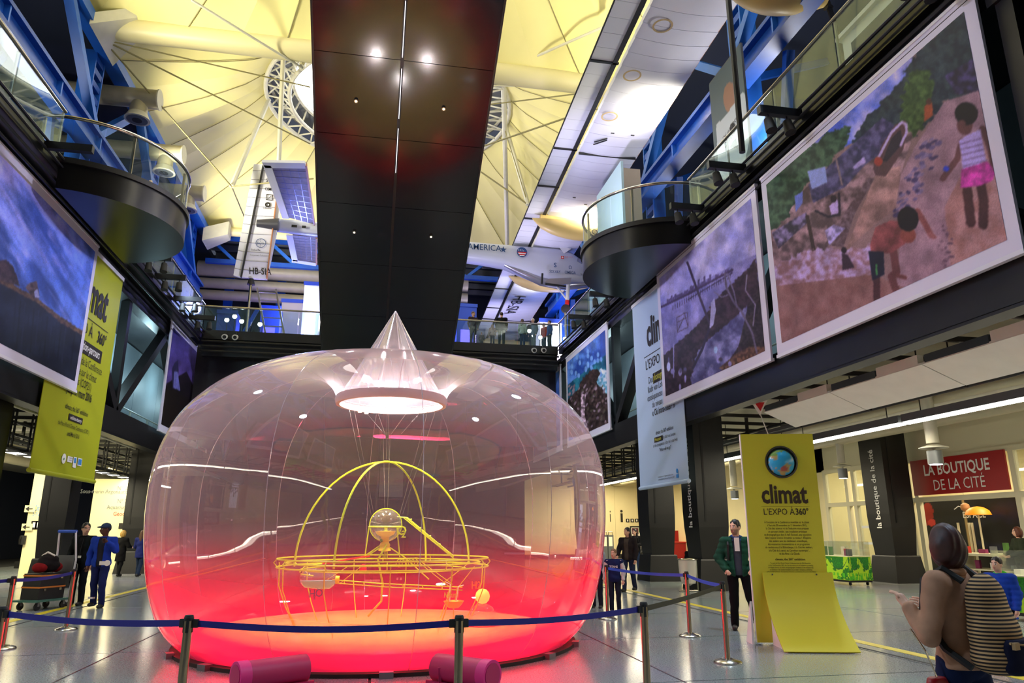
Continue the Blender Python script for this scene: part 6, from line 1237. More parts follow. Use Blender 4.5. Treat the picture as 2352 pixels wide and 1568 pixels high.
L2 = ['To mark the Paris World Climate Conference from the 30th November', 'to the 11th December 2015, the Cit\u00e9 des sciences et de l\u2019industrie is presenting', 'an original itinerary: an artistic and photographic installation in the reception hall,', 'an exhibition in the Science Actualit\u00e9s area on level 1 of Explora, workshops', 'with scientific facilitators, documentary resources, a programme of events in the Library,', 'Cit\u00e9 des m\u00e9tiers, Cit\u00e9 de la sant\u00e9, Carrefour num\u00e9rique\u00b2... and films at La G\u00e9ode.']
tt('\n'.join(L2), .03, cx, 1.14, 'ink_brown', xs=.68, lines=1.05, b=.003)
MB().path([tp(.29, .86, .005), tp(.29, .86, .008)], .034, 18).build('round_logo', 'ink_white', to)
for s_, w_, m in ((.37, .11, 'ink_white'), (.5, .06, 'ink_white'), (.58, .08, 'ink_white'), (.70, .07, 'ink_red'), (.79, .08, 'ink_white'), (.88, .07, 'ink'), (.97, .08, 'ink'), (1.06, .05, 'ink')): MB().prism([tp(s_, .87, .006), tp(s_ + w_, .87, .006), tp(s_ + w_, .905, .006), tp(s_, .905, .006)], -nrm * .002).build('partner_logo', m, to)
# ================================================================== PEOPLE
def surface_nets(fn, lo, hi, vox):
    lo = np.array(lo, float) - vox * 2; hi = np.array(hi, float) + vox * 2; n = np.ceil((hi - lo) / vox).astype(int) + 1
    ax = [lo[i] + vox * np.arange(n[i]) for i in range(3)]; G = np.stack(np.meshgrid(*ax, indexing='ij'), -1)
    D = fn(G.reshape(-1, 3)).reshape(n); S_ = D < 0
    c = [(i, j, k) for i in (0, 1) for j in (0, 1) for k in (0, 1)]
    sl_ = lambda o: tuple(slice(o[i], n[i] - 1 + o[i]) for i in range(3))
    cnt = sum(S_[sl_(o)].astype(int) for o in c); act = (cnt > 0) & (cnt < 8)
    acc = np.zeros(tuple(n - 1) + (3,)); num = np.zeros(tuple(n - 1))
    for i, a in enumerate(c):
        for b in c[i + 1:]:
            if sum(abs(a[q] - b[q]) for q in range(3)) != 1: continue
            da, db = D[sl_(a)], D[sl_(b)]; m = (da < 0) != (db < 0); t = np.where(m, da / np.where(m, da - db, 1), 0)
            for q in range(3): acc[..., q] += np.where(m, a[q] + (b[q] - a[q]) * t, 0)
            num += m
    idx = -np.ones(tuple(n - 1), int); idx[act] = np.arange(act.sum()); cell = np.argwhere(act)
    V = lo + (cell + acc[act] / np.maximum(num[act], 1)[:, None]) * vox; Fs = []
    for ax_ in range(3):
        o1, o2 = [q for q in range(3) if q != ax_]
        s0 = [slice(None)] * 3; s1 = [slice(None)] * 3; s0[ax_] = slice(0, n[ax_] - 1); s1[ax_] = slice(1, n[ax_]); ch = S_[tuple(s0)] != S_[tuple(s1)]
        E = np.argwhere(ch); E = E[(E[:, o1] > 0) & (E[:, o2] > 0) & (E[:, o1] < n[o1] - 1) & (E[:, o2] < n[o2] - 1)]
        if not len(E): continue
        e1 = np.zeros(3, int); e1[o1] = 1; e2 = np.zeros(3, int); e2[o2] = 1
        q = [idx[tuple((E - d).T)] for d in (0 * e1, e1, e1 + e2, e2)]; Q = np.stack(q, -1)
        ins = S_[tuple(E.T)]; fl = ins if ax_ != 1 else ~ins; Q[~fl] = Q[~fl][:, ::-1]; Fs.append(Q[(Q >= 0).all(1)])
    return V, np.concatenate(Fs)
def cap(a, b, ra, rb=None):
    a, b = np.array(a, float), np.array(b, float); rb = ra if rb is None else rb; ab = b - a; L = max(ab @ ab, 1e-9)
    def f(P): t = np.clip((P - a) @ ab / L, 0, 1); return np.linalg.norm(P - a - t[:, None] * ab, axis=1) - (ra + (rb - ra) * t)
    f.lo = np.minimum(a - ra, b - rb); f.hi = np.maximum(a + ra, b + rb); return f
def ell(c, r, rz=0.0, rx=0.0):
    c, r = np.array(c, float), np.array(r, float); cz, sz, cx, sx = math.cos(rz), math.sin(rz), math.cos(rx), math.sin(rx)
    M_ = np.array([[cz, -sz, 0], [sz, cz, 0], [0, 0, 1]]) @ np.array([[1, 0, 0], [0, cx, -sx], [0, sx, cx]])
    def f(P): q = (P - c) @ M_; k0 = np.linalg.norm(q / r, axis=1); k1 = np.linalg.norm(q / (r * r), axis=1); return np.where(k1 > 1e-9, k0 * (k0 - 1) / np.maximum(k1, 1e-9), -r.min())
    R = np.abs(M_) @ r; f.lo = c - R; f.hi = c + R; return f
def union(fs, k=.03):
    def f(P):
        d = fs[0](P)
        for g in fs[1:]:
            e = g(P); h = np.clip(.5 + .5 * (e - d) / k, 0, 1); d = e * (1 - h) + d * h - k * h * (1 - h)
        return d
    f.lo = np.min([g.lo for g in fs], 0) - k; f.hi = np.max([g.hi for g in fs], 0) + k; return f
def clip(f, cond):
    g = lambda P: np.maximum(f(P), cond(P)); g.lo, g.hi = f.lo, f.hi; return g
def grow(f, d):
    g = lambda P: f(P) - d; g.lo, g.hi = f.lo - d, f.hi + d; return g
def folds(f, amp=.006, sc=22):
    def g(P): return f(P) - amp * (np.sin(P[:, 2] * sc + 3 * np.sin(P[:, 0] * 9) + 2 * np.sin(P[:, 1] * 11)) * .6 + .4 * np.sin(P[:, 2] * sc * 1.7 + P[:, 0] * 17))
    g.lo, g.hi = f.lo, f.hi; return g
CM = {}
def cloth(h, rough=.85):
    if h not in CM: CM[h] = mat('cloth_' + h, h, rough, spec=.15, noise=.16, scale=9, bump=.25)
    return CM[h]
attr_mat('skin', .5, .35)
SK = {'light': 'd8a88c', 'tan': 'b98462', 'dark': '5a3a2a'}
def sdf_part(name, f, vox, m, parent):
    V, Q = surface_nets(f, f.lo, f.hi, vox); o = link(name, V, Q.tolist(), m, parent, fix=False)
    for p in o.data.polygons: p.use_smooth = True
    return o
def person(lab, loc, rz, h=1.75, vox=.013, skin='light', hair=('2a1c14', 'short'), top=('1c1e22', 'jacket'), top_hem=.84, trousers='15161c', shoes='141416', armL=None, armR=None, legL=None, legR=None, head=0.0, build=1.0, under=None, sleeves=None, hood=None, cap_=None, extras=None, group=None, hands=True, beard=False):
    t = thing('person', lab, 'person', tuple(loc), group, rz=rz); k = h / 1.75; t.scale = (k, k, k)
    B = build
    sL, sR = np.array((.185 * B, .01, 1.40)), np.array((-.185 * B, .01, 1.40))
    eL, wL = [np.array(p, float) for p in (armL or ((.25, .03, 1.13), (.24, -.06, .88)))]; eR, wR = [np.array(p, float) for p in (armR or ((-.25, .03, 1.13), (-.24, -.06, .88)))]
    hL, hR = np.array((.095, .0, .93)), np.array((-.095, .0, .93))
    kL, aL = [np.array(p, float) for p in (legL or ((.10, -.02, .50), (.105, .01, .09)))]; kR, aR = [np.array(p, float) for p in (legR or ((-.10, -.02, .50), (-.105, .01, .09)))]
    ch, sh_ = math.cos(head), math.sin(head)
    def H(x, y, z): return (x * ch - y * sh_, x * sh_ + y * ch + .0, z)
    torso = [ell((0, .0, 1.27), (.175 * B, .115 * B, .19)), ell((0, .0, 1.08), (.15 * B, .105 * B, .18)), ell((0, .005, .95), (.165 * B, .115 * B, .13)), cap(sL, sR, .065)]
    hd = [ell(H(0, -.005, 1.645), (.076, .094, .112), head), ell(H(0, -.03, 1.575), (.056, .062, .062), head), cap(H(0, -.092, 1.64), H(0, -.112, 1.605), .010, .016), ell(H(.078, .008, 1.625), (.012, .022, .032), head), ell(H(-.078, .008, 1.625), (.012, .022, .032), head), cap(H(0, -.08, 1.573), H(0, -.088, 1.571), .018), cap(H(.03, -.083, 1.66), H(-.03, -.083, 1.66), .012), cap((0, .02, 1.42), H(0, .012, 1.57), .058, .052)]
    arms = [cap(sL, eL, .052, .042), cap(eL, wL, .041, .028), cap(sR, eR, .052, .042), cap(eR, wR, .041, .028)]
    def handc(e, w): d = (w - e) / np.linalg.norm(w - e); return d, w + d * .055
    dL, pL = handc(eL, wL); dR, pR = handc(eR, wR); palms = [cap(wL, wL + dL * .075, .026, .03), cap(wR, wR + dR * .075, .026, .03)]
    legs = [cap(hL, kL, .085, .055), cap(kL, aL, .053, .036), cap(hR, kR, .085, .055), cap(kR, aR, .053, .036)]
    feet = [cap(aL + (0, .03, -.04), aL + (.015, -.14, -.055), .038, .03), cap(aR + (0, .03, -.04), aR + (-.015, -.14, -.055), .038, .03)]
    bf = union(torso + arms + palms + legs + feet + hd, .022); V, Q = surface_nets(bf, bf.lo, bf.hi, vox)
    Fs = Q.tolist(); V = V.tolist()
    if hands:
        for (w, d, s) in ((wL, dL, 1), (wR, dR, -1)):
            side = np.cross(d, (0, -1, .001)); side = side / np.linalg.norm(side); nrm_ = np.cross(side, d); b0 = w + d * .085
            for i, (off, ln, r) in enumerate(((-.028, .062, .0085), (-.010, .074, .009), (.009, .070, .009), (.027, .054, .008))):
                m_ = MB(); p0 = b0 + side * off; p1 = p0 + d * ln * .5 + nrm_ * .006; p2 = p1 + d * ln * .42 + nrm_ * .022; m_.path([p0 - d * .02, p0, p1, p2], [r, r, r * .95, r * .75], 6); Fs += [tuple(q + len(V) for q in f_) for f_ in m_.f]; V += m_.v
            p0 = w + d * .03 - side * .026 * s; m_ = MB(); m_.path([p0, p0 + d * .035 - side * .022 * s + nrm_ * .012, p0 + d * .065 - side * .024 * s + nrm_ * .026], [.012, .011, .008], 6); Fs += [tuple(q + len(V) for q in f_) for f_ in m_.f]; V += m_.v
    bo = link('body', V, Fs, 'skin', t, fix=False)
    for p in bo.data.polygons: p.use_smooth = True
    A = np.array(V); base_ = np.array(hx(SK[skin])); C = np.tile(base_, (len(A), 1))
    hp = np.array([A[:, 0] * ch + A[:, 1] * sh_, -A[:, 0] * sh_ + A[:, 1] * ch, A[:, 2]]).T
    def spot(c, r, col):
        m = np.linalg.norm((hp - np.array(c)) / np.array(r), axis=1) < 1; C[m] = col
    for sx in (-1, 1): spot((sx * .034, -.095, 1.642), (.016, .03, .009), (.9, .88, .85)); spot((sx * .034, -.1, 1.642), (.008, .03, .009), (.02, .015, .01)); spot((sx * .034, -.09, 1.667), (.024, .03, .007), hx(hair[0]))
    spot((0, -.1, 1.573), (.026, .03, .009), hx('a85a50') if skin != 'dark' else hx('4a2420'))
    if beard:
        m = (hp[:, 2] > 1.5) & (hp[:, 2] < 1.60) & (hp[:, 1] < -.02) & (np.linalg.norm((hp - np.array((0, -.1, 1.573))) / np.array((.028, .04, .011)), axis=1) > 1); C[m] = C[m] * .45
    at = bo.data.color_attributes.new('col', 'FLOAT_COLOR', 'POINT'); at.data.foreach_set('color', np.concatenate([C, np.ones((len(C), 1))], 1).astype(np.float32).ravel())
    # trousers and shoes
    tf = union([ell((0, .005, .95), (.165 * B, .115 * B, .13))] + [cap(hL, kL, .092, .066), cap(kL, aL + (0, 0, -.02), .066, .054), cap(hR, kR, .092, .066), cap(kR, aR + (0, 0, -.02), .066, .054)], .02)
    sdf_part('trousers', clip(folds(grow(tf, .008), .005), lambda P: np.maximum(P[:, 2] - 1.0, .045 - P[:, 2])), vox, cloth(trousers), t)
    for a_, s in ((aL, 1), (aR, -1)):
        sf = union([cap(a_ + (0, .035, -.045), a_ + (.012 * s, -.15, -.052), .046, .042), cap(a_ + (0, 0, -.04), a_ + (0, .0, .03), .046, .045)], .02); z0 = a_[2] - .09
        sdf_part('shoe', clip(sf, lambda P, z0=z0: z0 - P[:, 2]), min(vox, .012), mat('shoe_' + shoes, shoes, .5), t)
    # upper garment
    infl = {'jacket': .028, 'sweater': .014, 'coat': .032, 'puffer': .030, 'shirt': .010}[top[1]]; amp = {'puffer': .013, 'coat': .006}.get(top[1], .005); sc = {'puffer': 62}.get(top[1], 24)
    parts = [grow(g, infl) for g in torso] + ([cap((0, .01, 1.0), (0, .01, top_hem), .17 * B, .19 * B)] if top_hem < .8 else [ell((0, .005, .93), (.172 * B + infl, .12 * B + infl, .14))])
    def sleeve(s_, e, w): d = (w - e); return [cap(s_, e, .062 + infl * .8, .054 + infl * .7), cap(e, w - d * .08, .053 + infl * .6, .042 + infl * .5)]
    tfn = union(parts + ([] if sleeves else sleeve(sL, eL, wL) + sleeve(sR, eR, wR)), .03)
    def puff(f):
        if top[1] != 'puffer': return folds(f, amp, sc)
        g = lambda P: f(P) - .011 * np.abs(np.sin(P[:, 2] * 34)); g.lo, g.hi = f.lo - .012, f.hi + .012; return g
    cond = lambda P: np.maximum(top_hem - P[:, 2], P[:, 2] - 1.485)
    open_ = (lambda P: np.where((P[:, 1] < -.02) & (P[:, 2] > top_hem), .055 + .03 * (P[:, 2] - top_hem) - np.abs(P[:, 0]), -1)) if under else None
    ff = clip(puff(tfn), (lambda P: np.maximum(cond(P), open_(P))) if under else cond); tn = {'puffer': 'jacket', 'shirt': 'shirt'}.get(top[1], top[1])
    sdf_part(tn, ff, vox, cloth(top[0]), t)
    if sleeves: sdf_part('sleeves', folds(union(sleeve(sL, eL, wL) + sleeve(sR, eR, wR), .03), .006, 30), vox, cloth(sleeves), t)
    if under: sdf_part('undershirt', clip(union([grow(g, infl * .45) for g in torso] + [ell((0, .005, .93), (.172 * B, .122 * B, .13))], .03), lambda P: np.maximum(.86 - P[:, 2], P[:, 2] - 1.47)), vox, cloth(under), t)
    cl = union([ell((0, .015, 1.47), (.085, .085, .04))], .02); sdf_part('collar', clip(cl, lambda P: .062 - np.linalg.norm(P[:, :2] - (0, .01), axis=1)), vox, cloth(hood or top[0]), t)
    if hood: sdf_part('hood', union([ell((0, .10, 1.44), (.12, .07, .09)), cap((-.09, .05, 1.47), (-.07, -.05, 1.42), .03), cap((.09, .05, 1.47), (.07, -.05, 1.42), .03)], .03), vox, cloth(hood), t)
    # hair
    style = hair[1]
    if style != 'none':
        hs = [ell(H(0, .012, 1.672), (.087, .100, .104), head)]
        cut = ell(H(0, -.105, 1.612), (.074, .085, .092), head)
        if style == 'bob': hs += [ell(H(0, .03, 1.61), (.108, .10, .135), head)]; cut = ell(H(0, -.125, 1.60), (.078, .085, .11), head)
        if style == 'long': hs += [cap(H(.055, .045, 1.62), H(.075, .06, 1.38), .05, .045), cap(H(-.055, .045, 1.62), H(-.075, .06, 1.38), .05, .045), cap(H(0, .06, 1.62), H(0, .09, 1.36), .06, .055)]; cut = ell(H(0, -.115, 1.60), (.068, .085, .11), head)
        hf = union(hs, .02); lowz = {'short': 1.585, 'bob': 1.46, 'long': 1.3}[style]
        gf = lambda P: np.maximum(np.maximum(hf(P) + .004 * np.sin(P[:, 0] * 140 + P[:, 2] * 30), -cut(P)), lowz - P[:, 2]); gf.lo, gf.hi = hf.lo, hf.hi
        sdf_part('hair', gf, min(vox, .012), mat('hair_' + hair[0], hair[0], .5, noise=.3, scale=30), t)
    if cap_:
        cf = union([clip(ell(H(0, .0, 1.68), (.092, .108, .098), head), lambda P: 1.668 - P[:, 2]), clip(ell(H(0, -.11, 1.682), (.07, .075, .02), head), lambda P: 1.665 - P[:, 2])], .012); sdf_part('cap', cf, .011, cloth(cap_), t)
    if extras: extras(t)
    return t
def lp(t, name, mb, m, smooth=True): return mb.build(name, m, t, smooth)      # part in the person's own frame
def on_floor(px, py): p = atZ(px, py); return (p[0], p[1], 0)
# --- left group
def ex_badge(t): lp(t, 'badge', MB().box((.03, -.165, 1.03), (.07, .008, .05)), 'white_paint'); lp(t, 'lanyard', MB().path([(.06, -.15, 1.42), (.035, -.165, 1.2), (.03, -.165, 1.05)], .006, 5), 'rubber'); lp(t, 'glasses', MB().path([(.08, -.03, 1.645), (.06, -.105, 1.645), (.0, -.112, 1.65), (-.06, -.105, 1.645), (-.08, -.03, 1.645)], .005, 5), 'rubber')
person('person in a dark jacket with badge and glasses beside the luggage trolley', on_floor(172, 1390), -.15, 1.80, hair=('14100e', 'short'), top=('15191a', 'jacket'), under='121214', trousers='14151c', head=.75, armR=((-.27, .05, 1.14), (-.26, -.14, .98)), armL=((.26, .02, 1.13), (.25, -.03, .88)), extras=ex_badge)
def ex_worker(t):
    lp(t, 'reflective_band', MB().lathe([(.068, .19), (.068, .23)], (.105, .01, 0), 14, cap=False), 'white_paint'); lp(t, 'reflective_band', MB().lathe([(.068, .19), (.068, .23)], (-.105, .01, 0), 14, cap=False), 'white_paint'); lp(t, 'tape_roll', MB().path([(.2, -.16, .93), (.2, -.19, .93)], .06, 14), 'white_paint'); lp(t, 'tool_card', MB().box((.1, -.17, .93), (.12, .02, .08)), 'white_paint')
person('person in blue workwear and cap walking past the trolley', on_floor(218, 1396), -.1, 1.78, skin='dark', hair=('120e0c', 'short'), cap_='2c3e58', top=('1c3a9c', 'jacket'), under='23242c', trousers='1a2454', shoes='1c1a16', head=-.9, armL=((.27, -.02, 1.2), (.16, -.2, 1.36)), armR=((-.27, .06, 1.13), (-.26, -.02, .88)), legL=((.10, -.05, .50), (.11, .02, .09)), legR=((-.1, .03, .51), (-.1, .12, .12)), extras=ex_worker)
person('person in a long black coat with blond hair seen from behind on the left', on_floor(271, 1324), 2.7, 1.66, vox=.016, hair=('b08a3c', 'bob'), top=('101012', 'coat'), top_hem=.58, trousers='111114', armR=((-.27, -.04, 1.16), (-.2, -.26, 1.12)), legL=((.1, -.08, .5), (.1, -.1, .09)), legR=((-.1, .04, .5), (-.1, .14, .12)))
person('person in a padded navy coat with long brown hair walking away on the left', on_floor(316, 1324), 2.9, 1.66, vox=.016, hair=('4a3020', 'long'), top=('222a66', 'coat'), top_hem=.72, trousers='1c2a44', armL=((.26, -.04, 1.14), (.2, -.2, 1.0)), legL=((.1, -.12, .5), (.1, -.1, .09)), legR=((-.1, .06, .5), (-.1, .2, .13)))
# trolley
p = atZ(94, 1398); tr = thing('luggage_trolley', 'flat trolley with white frame loaded with bags and black cases', 'trolley', (p[0], p[1], 0)); a_ = 1.15; ux, uy = math.cos(a_), math.sin(a_)
def TP(s, d, z): return (p[0] + ux * s - uy * d, p[1] + uy * s + ux * d, z)
def tbox(nm, s, d, z0, z1, ws, wd, m): return MB().box(TP(s, d, (z0 + z1) / 2), (ws, wd, z1 - z0), a_).build(nm, m, tr)
tbox('deck', 0, 0, .17, .21, .95, .62, mat('trolley_green', '3c6a5c', .5))
for s_ in (-.33, .33):
    for d_ in (-.22, .22): MB().path([TP(s_, d_ - .02, .075), TP(s_, d_ + .02, .075)], .075, 14).build('caster', 'rubber', tr, True); tbox('caster_fork', s_, d_, .08, .17, .05, .07, 'grey_metal')
for d_ in (-.26, .26): MB().path([TP(.42, d_, .2), TP(.48, d_, 1.0), TP(.40, d_ * .85, 1.62)], .022, 8).build('frame_upright', 'white_gloss', tr, True)
MB().path([TP(.40, -.24, 1.62), TP(.40, .24, 1.62)], .035, 10).build('handle', 'belt_blue', tr, True); tbox('back_plate', .46, 0, .75, 1.1, .02, .45, 'grey_metal'); MB().path([TP(.46, -.25, .45), TP(.6, -.2, .6), TP(.6, -.2, .9), TP(.48, -.25, .95)], .015, 6).build('side_handle', 'chrome', tr, True)
for k, (lab, z0, z1, m, ws) in enumerate((('large black tool case on the trolley deck', .212, .50, 'rubber', .66), ('black tool case with orange edges, second on the trolley', .502, .74, 'rubber', .64))):
    c = thing('tool_case', lab, 'case', TP(-.02, 0, z0)); MB().box(TP(-.02, 0, (z0 + z1) / 2), (ws, .46, z1 - z0), a_).build('shell', m, c); MB().box(TP(-.02, 0, z1 - .04), (ws + .02, .48, .03), a_).build('edge_band', mat('orange_band', 'c87828', .5), c)
    for s_ in (-.2, .2): MB().box(TP(s_ - .02, -.24, z1 - .09), (.06, .02, .05), a_).build('latch', 'chrome', c)
q = TP(0, 0, .742); bg_ = thing('travel_bag', 'black and red holdall on top of the trolley cases', 'bag', q); f = union([ell((q[0], q[1], .90), (.27, .2, .15), a_), ell((q[0], q[1], 1.02), (.2, .17, .12), a_)], .05); sdf_part('bag_body', clip(folds(f, .008, 30), lambda P: .745 - P[:, 2]), .02, cloth('1a1618'), bg_)
f2 = union([ell((q[0] - ux * .2, q[1] - uy * .2, .86), (.12, .17, .11), a_), ell((q[0] + ux * .2, q[1] + uy * .2, .86), (.12, .17, .11), a_)], .02); sdf_part('bag_side', clip(f2, lambda P: .745 - P[:, 2]), .02, cloth('7a1418'), bg_); MB().path([(q[0] - .12, q[1] - .05, 1.10), (q[0], q[1] - .1, 1.18), (q[0] + .14, q[1] - .05, 1.1)], .02, 6).build('bag_handle', 'white_paint', bg_, True)
# --- right group
def ex_man(t):
    lp(t, 'backpack_strap', MB().path([(-.13, .12, 1.4), (-.14, .0, 1.47), (-.145, -.14, 1.35), (-.15, -.1, 1.1)], .02, 6), 'rubber'); lp(t, 'tee_shirt', MB().box((.0, -.142, 1.36), (.08, .02, .22)), 'white_paint')
person('person in a green padded jacket with hands in pockets beside the totem', (6.3, 12.1, 0), -.42, 1.80, vox=.010, hair=('1c130e', 'short'), top=('1f4a38', 'puffer'), under='3f4450', trousers='0e0e12', shoes='2a2628', hood='2c4a8a', head=-.65, build=.94, armL=((.30, .08, 1.14), (.20, -.14, .95)), armR=((-.30, .08, 1.14), (-.20, -.14, .95)), legL=((.16, -.01, .5), (.26, .02, .09)), legR=((-.1, -.02, .5), (-.12, .0, .09)), beard=True, extras=ex_man)
person('person with long dark hair in a brown jacket behind the boy', on_floor(1446, 1358), -.75, 1.72, vox=.014, hair=('1c120e', 'long'), top=('262022', 'jacket'), under='4a4038', trousers='232a44', head=-.35, armR=((-.26, -.03, 1.15), (-.24, -.2, .98)), legL=((.1, .04, .5), (.11, .16, .12)), legR=((-.1, -.1, .5), (-.1, -.12, .09)))
def ex_boy(t):
    text('TITANS', .085, 'ink_white', (-.14, -.155, 1.24), (1, 0, 0), (0, 0, 1), t, 'LEFT', .85, .01)
person('child in a navy jacket with pale sleeves behind the belt barrier', on_floor(1414, 1406), -.3, 1.25, vox=.013, hair=('7a5230', 'short'), top=('18204a', 'jacket'), sleeves='b8b4b0', trousers='1c2030', head=-.5, build=1.02, armL=((.27, -.02, 1.15), (.24, -.1, .9)), armR=((-.27, .0, 1.15), (-.28, -.08, .92)), extras=ex_boy)
person('child in a grey top half hidden behind the bubble edge', on_floor(1372, 1396), -.6, 1.4, vox=.015, hair=('3a2a1c', 'short'), top=('8f9098', 'sweater'), trousers='1a1e2c', head=-.3)
def ex_bag(t): sdf_part('shoulder_bag', ell((.22, -.02, .92), (.07, .15, .11)), .016, mat('bag_black', '141214', .35), t); lp(t, 'bag_strap', MB().path([(.22, -.1, 1.0), (.14, -.14, 1.4), (.1, .05, 1.46), (.2, .12, 1.0)], .012, 5), 'rubber')
person('person in a black coat with shoulder bag before the info wall', on_floor(1462, 1315), -.5, 1.72, vox=.017, hair=('15100e', 'long'), top=('131316', 'jacket'), trousers='22304a', shoes='c8c4c0', head=-.6, armL=((.25, -.06, 1.14), (.08, -.24, 1.1)), armR=((-.25, -.06, 1.14), (-.06, -.24, 1.1)), extras=ex_bag)
q = atY(1586, 1252, 21.8); person('child in black clothes standing against the lettered column', (q[0], 21.8, 0), -.6, 1.22, vox=.016, hair=('120e0c', 'short'), top=('141416', 'jacket'), trousers='121214', head=-.5)
# --- near right: person with striped backpack
d = ray(2172, 1255); pw = C_ + d * 4.4
mat('jute', 'a8875e', .9)
def stripe_mat():
    m = bpy.data.materials.new('stripes'); m.use_nodes = True; nt = m.node_tree; b = nt.nodes['Principled BSDF']; tc = nt.nodes.new('ShaderNodeTexCoord'); sp = nt.nodes.new('ShaderNodeSeparateXYZ'); nt.links.new(tc.outputs['Object'], sp.inputs[0])
    ml = nt.nodes.new('ShaderNodeMath'); ml.operation = 'MULTIPLY'; ml.inputs[1].default_value = 290; nt.links.new(sp.outputs[2], ml.inputs[0]); sn = nt.nodes.new('ShaderNodeMath'); sn.operation = 'SINE'; nt.links.new(ml.outputs[0], sn.inputs[0]); gt = nt.nodes.new('ShaderNodeMath'); gt.operation = 'GREATER_THAN'; gt.inputs[1].default_value = 0; nt.links.new(sn.outputs[0], gt.inputs[0])
    mx = nt.nodes.new('ShaderNodeMixRGB'); mx.inputs[1].default_value = (*hx('22191a'), 1); mx.inputs[2].default_value = (*hx('c8a06e'), 1); nt.links.new(gt.outputs[0], mx.inputs[0]); nt.links.new(mx.outputs[0], b.inputs['Base Color']); b.inputs['Roughness'].default_value = .9; MATS['stripes'] = m
stripe_mat()
def ex_pack(t):
    f = union([ell((0, .20, 1.30), (.15, .10, .17)), ell((0, .22, 1.12), (.185, .13, .17)), ell((0, .23, .98), (.2, .14, .10))], .06)
    def noise_clip(P): return np.maximum(.89 - P[:, 2], .11 - P[:, 1])
    bp = sdf_part('backpack', clip(f, noise_clip), .010, 'stripes', t)
    pk = sdf_part('pocket', clip(union([ell((-.02, .335, 1.03), (.15, .06, .12)), ell((-.02, .33, .95), (.16, .06, .06))], .04), lambda P: np.maximum(.90 - P[:, 2], P[:, 2] - 1.10)), .010, cloth('15172e'), bp)
    MB().path([(-.16, .36, 1.085), (0, .395, 1.07), (.12, .36, 1.085)], .008, 5).build('pocket_cord', 'jute', bp); MB().box((.09, .375, 1.07), (.05, .02, .04)).build('pocket_tab', 'jute', bp)
    for s_ in (-1, 1): MB().path([(s_ * .10, .13, 1.42), (s_ * .125, .03, 1.495), (s_ * .135, -.10, 1.42), (s_ * .165, -.12, 1.2), (s_ * .2, .02, 1.02), (s_ * .19, .16, .93)], .022, 6).build('shoulder_strap', 'rubber', bp, True)
    pu = sdf_part('purse', clip(ell((.27, -.02, .80), (.09, .05, .10)), lambda P: np.maximum(P[:, 2] - .86, .72 - P[:, 2])), .012, mat('purse_red', '9c1018', .45), t); MB().path([(.27, -.02, .86), (.28, -.06, 1.0), (.25, -.16, 1.12)], .006, 5).build('purse_chain', 'chrome', pu)
person('person with dark red bob hair, tan sweater and striped backpack at the right edge', (pw[0], pw[1], 0), -2.8, 1.63, vox=.009, hair=('3a160e', 'bob'), top=('b0866c', 'sweater'), top_hem=.90, trousers='141f40', head=-.6, build=1.02, armL=((.27, -.03, 1.10), (.23, -.17, 1.25)), armR=((-.26, -.02, 1.12), (-.12, -.2, 1.22)), legL=((.1, -.1, .5), (.1, -.1, .09)), legR=((-.1, .05, .5), (-.1, .2, .12)), extras=ex_pack)
q = C_ + ray(2290, 1300) * 9.6; person('child in a blue jacket with green hood in front of the leaf print cart', (q[0], q[1], 0), -1.2, 1.27, vox=.014, hair=('1c120e', 'short'), top=('1c3fa0', 'puffer'), top_hem=.7, hood='3fb42c', trousers='16181e', head=-.1, legL=((.1, -.14, .5), (.1, -.14, .09)), legR=((-.1, .1, .5), (-.1, .26, .14)))
q = atX(2335, 1215, 16.2); person('person in a dark green jacket looking at goods inside the shop', (16.2, q[1], 0), -1.9, 1.72, vox=.018, hair=('5a2a16', 'bob'), top=('2a3020', 'jacket'), trousers='1a1a1e', head=-.2, armL=((.25, -.08, 1.14), (.16, -.32, 1.05)), armR=((-.25, -.08, 1.14), (-.16, -.32, 1.05)))
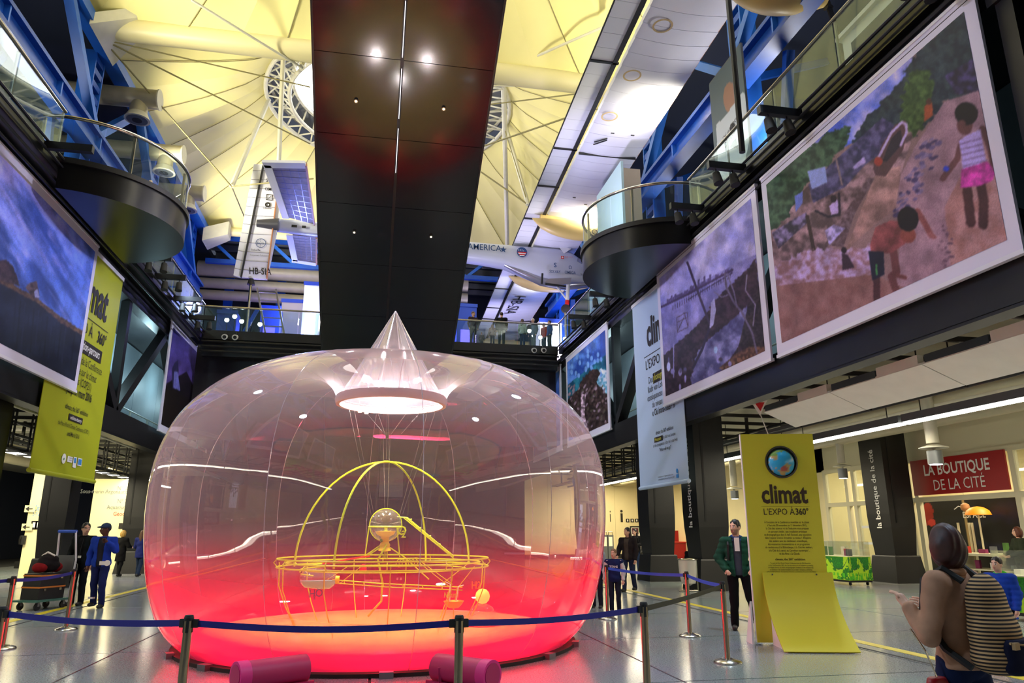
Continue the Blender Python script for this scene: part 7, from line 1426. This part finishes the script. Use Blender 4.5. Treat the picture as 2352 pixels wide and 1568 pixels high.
# --- gallery visitors
GP = 'visitors on the far gallery'
for (px, py, h, rz, lab, kw) in ((1087, 719, 1.70, .3, 'person in a dark patterned top leaning by the gallery rail right of the escalator', dict(hair=('5a3a20', 'short'), top=('3a2c34', 'shirt'), trousers='15161c', head=.6)), (1152, 728, 1.74, 2.9, 'person in a black jacket seen from behind on the gallery', dict(hair=('3a2418', 'short'), top=('0f0f12', 'jacket'), trousers='2a2c28', build=1.12)), (1131, 758, 1.1, 2.9, 'child with brown hair beside the black jacketed gallery visitor', dict(hair=('6a3a26', 'long'), top=('6a4a4a', 'sweater'))), (1106, 771, .85, 2.8, 'small child low behind the gallery rail', dict(hair=('6a4a2a', 'short'), top=('4a3a3a', 'sweater'))), (1200, 742, 1.45, 2.4, 'person in a pale grey hoodie on the gallery', dict(hair=('4a3424', 'long'), top=('9fb0ac', 'sweater'), hood='9fb0ac', trousers='1c2230')), (1224, 732, 1.70, -.9, 'person with white hair in a navy jacket on the gallery', dict(hair=('c8c0b8', 'short'), top=('1c2438', 'jacket'), trousers='2a2c34')), (1249, 745, 1.5, -1.2, 'person in red and blue at the right of the gallery group', dict(hair=('2a1c14', 'short'), top=('a83028', 'jacket'), trousers='20283c')), (1262, 750, 1.45, -1.4, 'person in a blue jacket last in the gallery group', dict(hair=('3a2418', 'short'), top=('26407a', 'jacket'), trousers='20242c'))):
    q = atY(px, py + 6, GY + .55 + (.6 if px in (1249, 1224, 1106) else 0)); person(lab, (q[0], q[1], 10.36), rz, h, vox=.022, hands=False, group=GP, **kw)
q = atY(346, 419, 20.6); person('person with blond hair in blue behind the glass of the left round balcony', (q[0], 20.6, 10.4), 1.0, min(1.7, max(1.0, (q[2] - 10.4) * 1.06)), vox=.02, hands=False, hair=('c8a878', 'short'), top=('24506a', 'jacket'), trousers='1a2438')

# --- visitors standing behind the camera: they show only as reflections on the bubble
def copy_tree(o, parent=None):
    c = o.copy(); COL.objects.link(c); c.parent = parent
    for h in o.children: copy_tree(h, c)
    return c
src = {o['label']: o for o in bpy.data.objects if o.name.startswith('person')}; keys = list(src)
for k, (idx, x, y, rz, lab) in enumerate(((1, -2.4, -3.2, 2.9, 'person in blue workwear standing behind the camera on the left'), (4, 3.6, -3.6, 3.3, 'person in a green padded jacket standing behind the camera on the right'), (5, 4.6, -2.6, 2.6, 'person with long dark hair standing behind the camera on the right'), (0, -4.2, -4.4, 3.0, 'person in a dark jacket standing far behind the camera on the left'))):
    c = copy_tree(src[keys[idx]]); c.location = (x, y, 0); c.rotation_euler = (0, 0, rz); c['label'] = lab
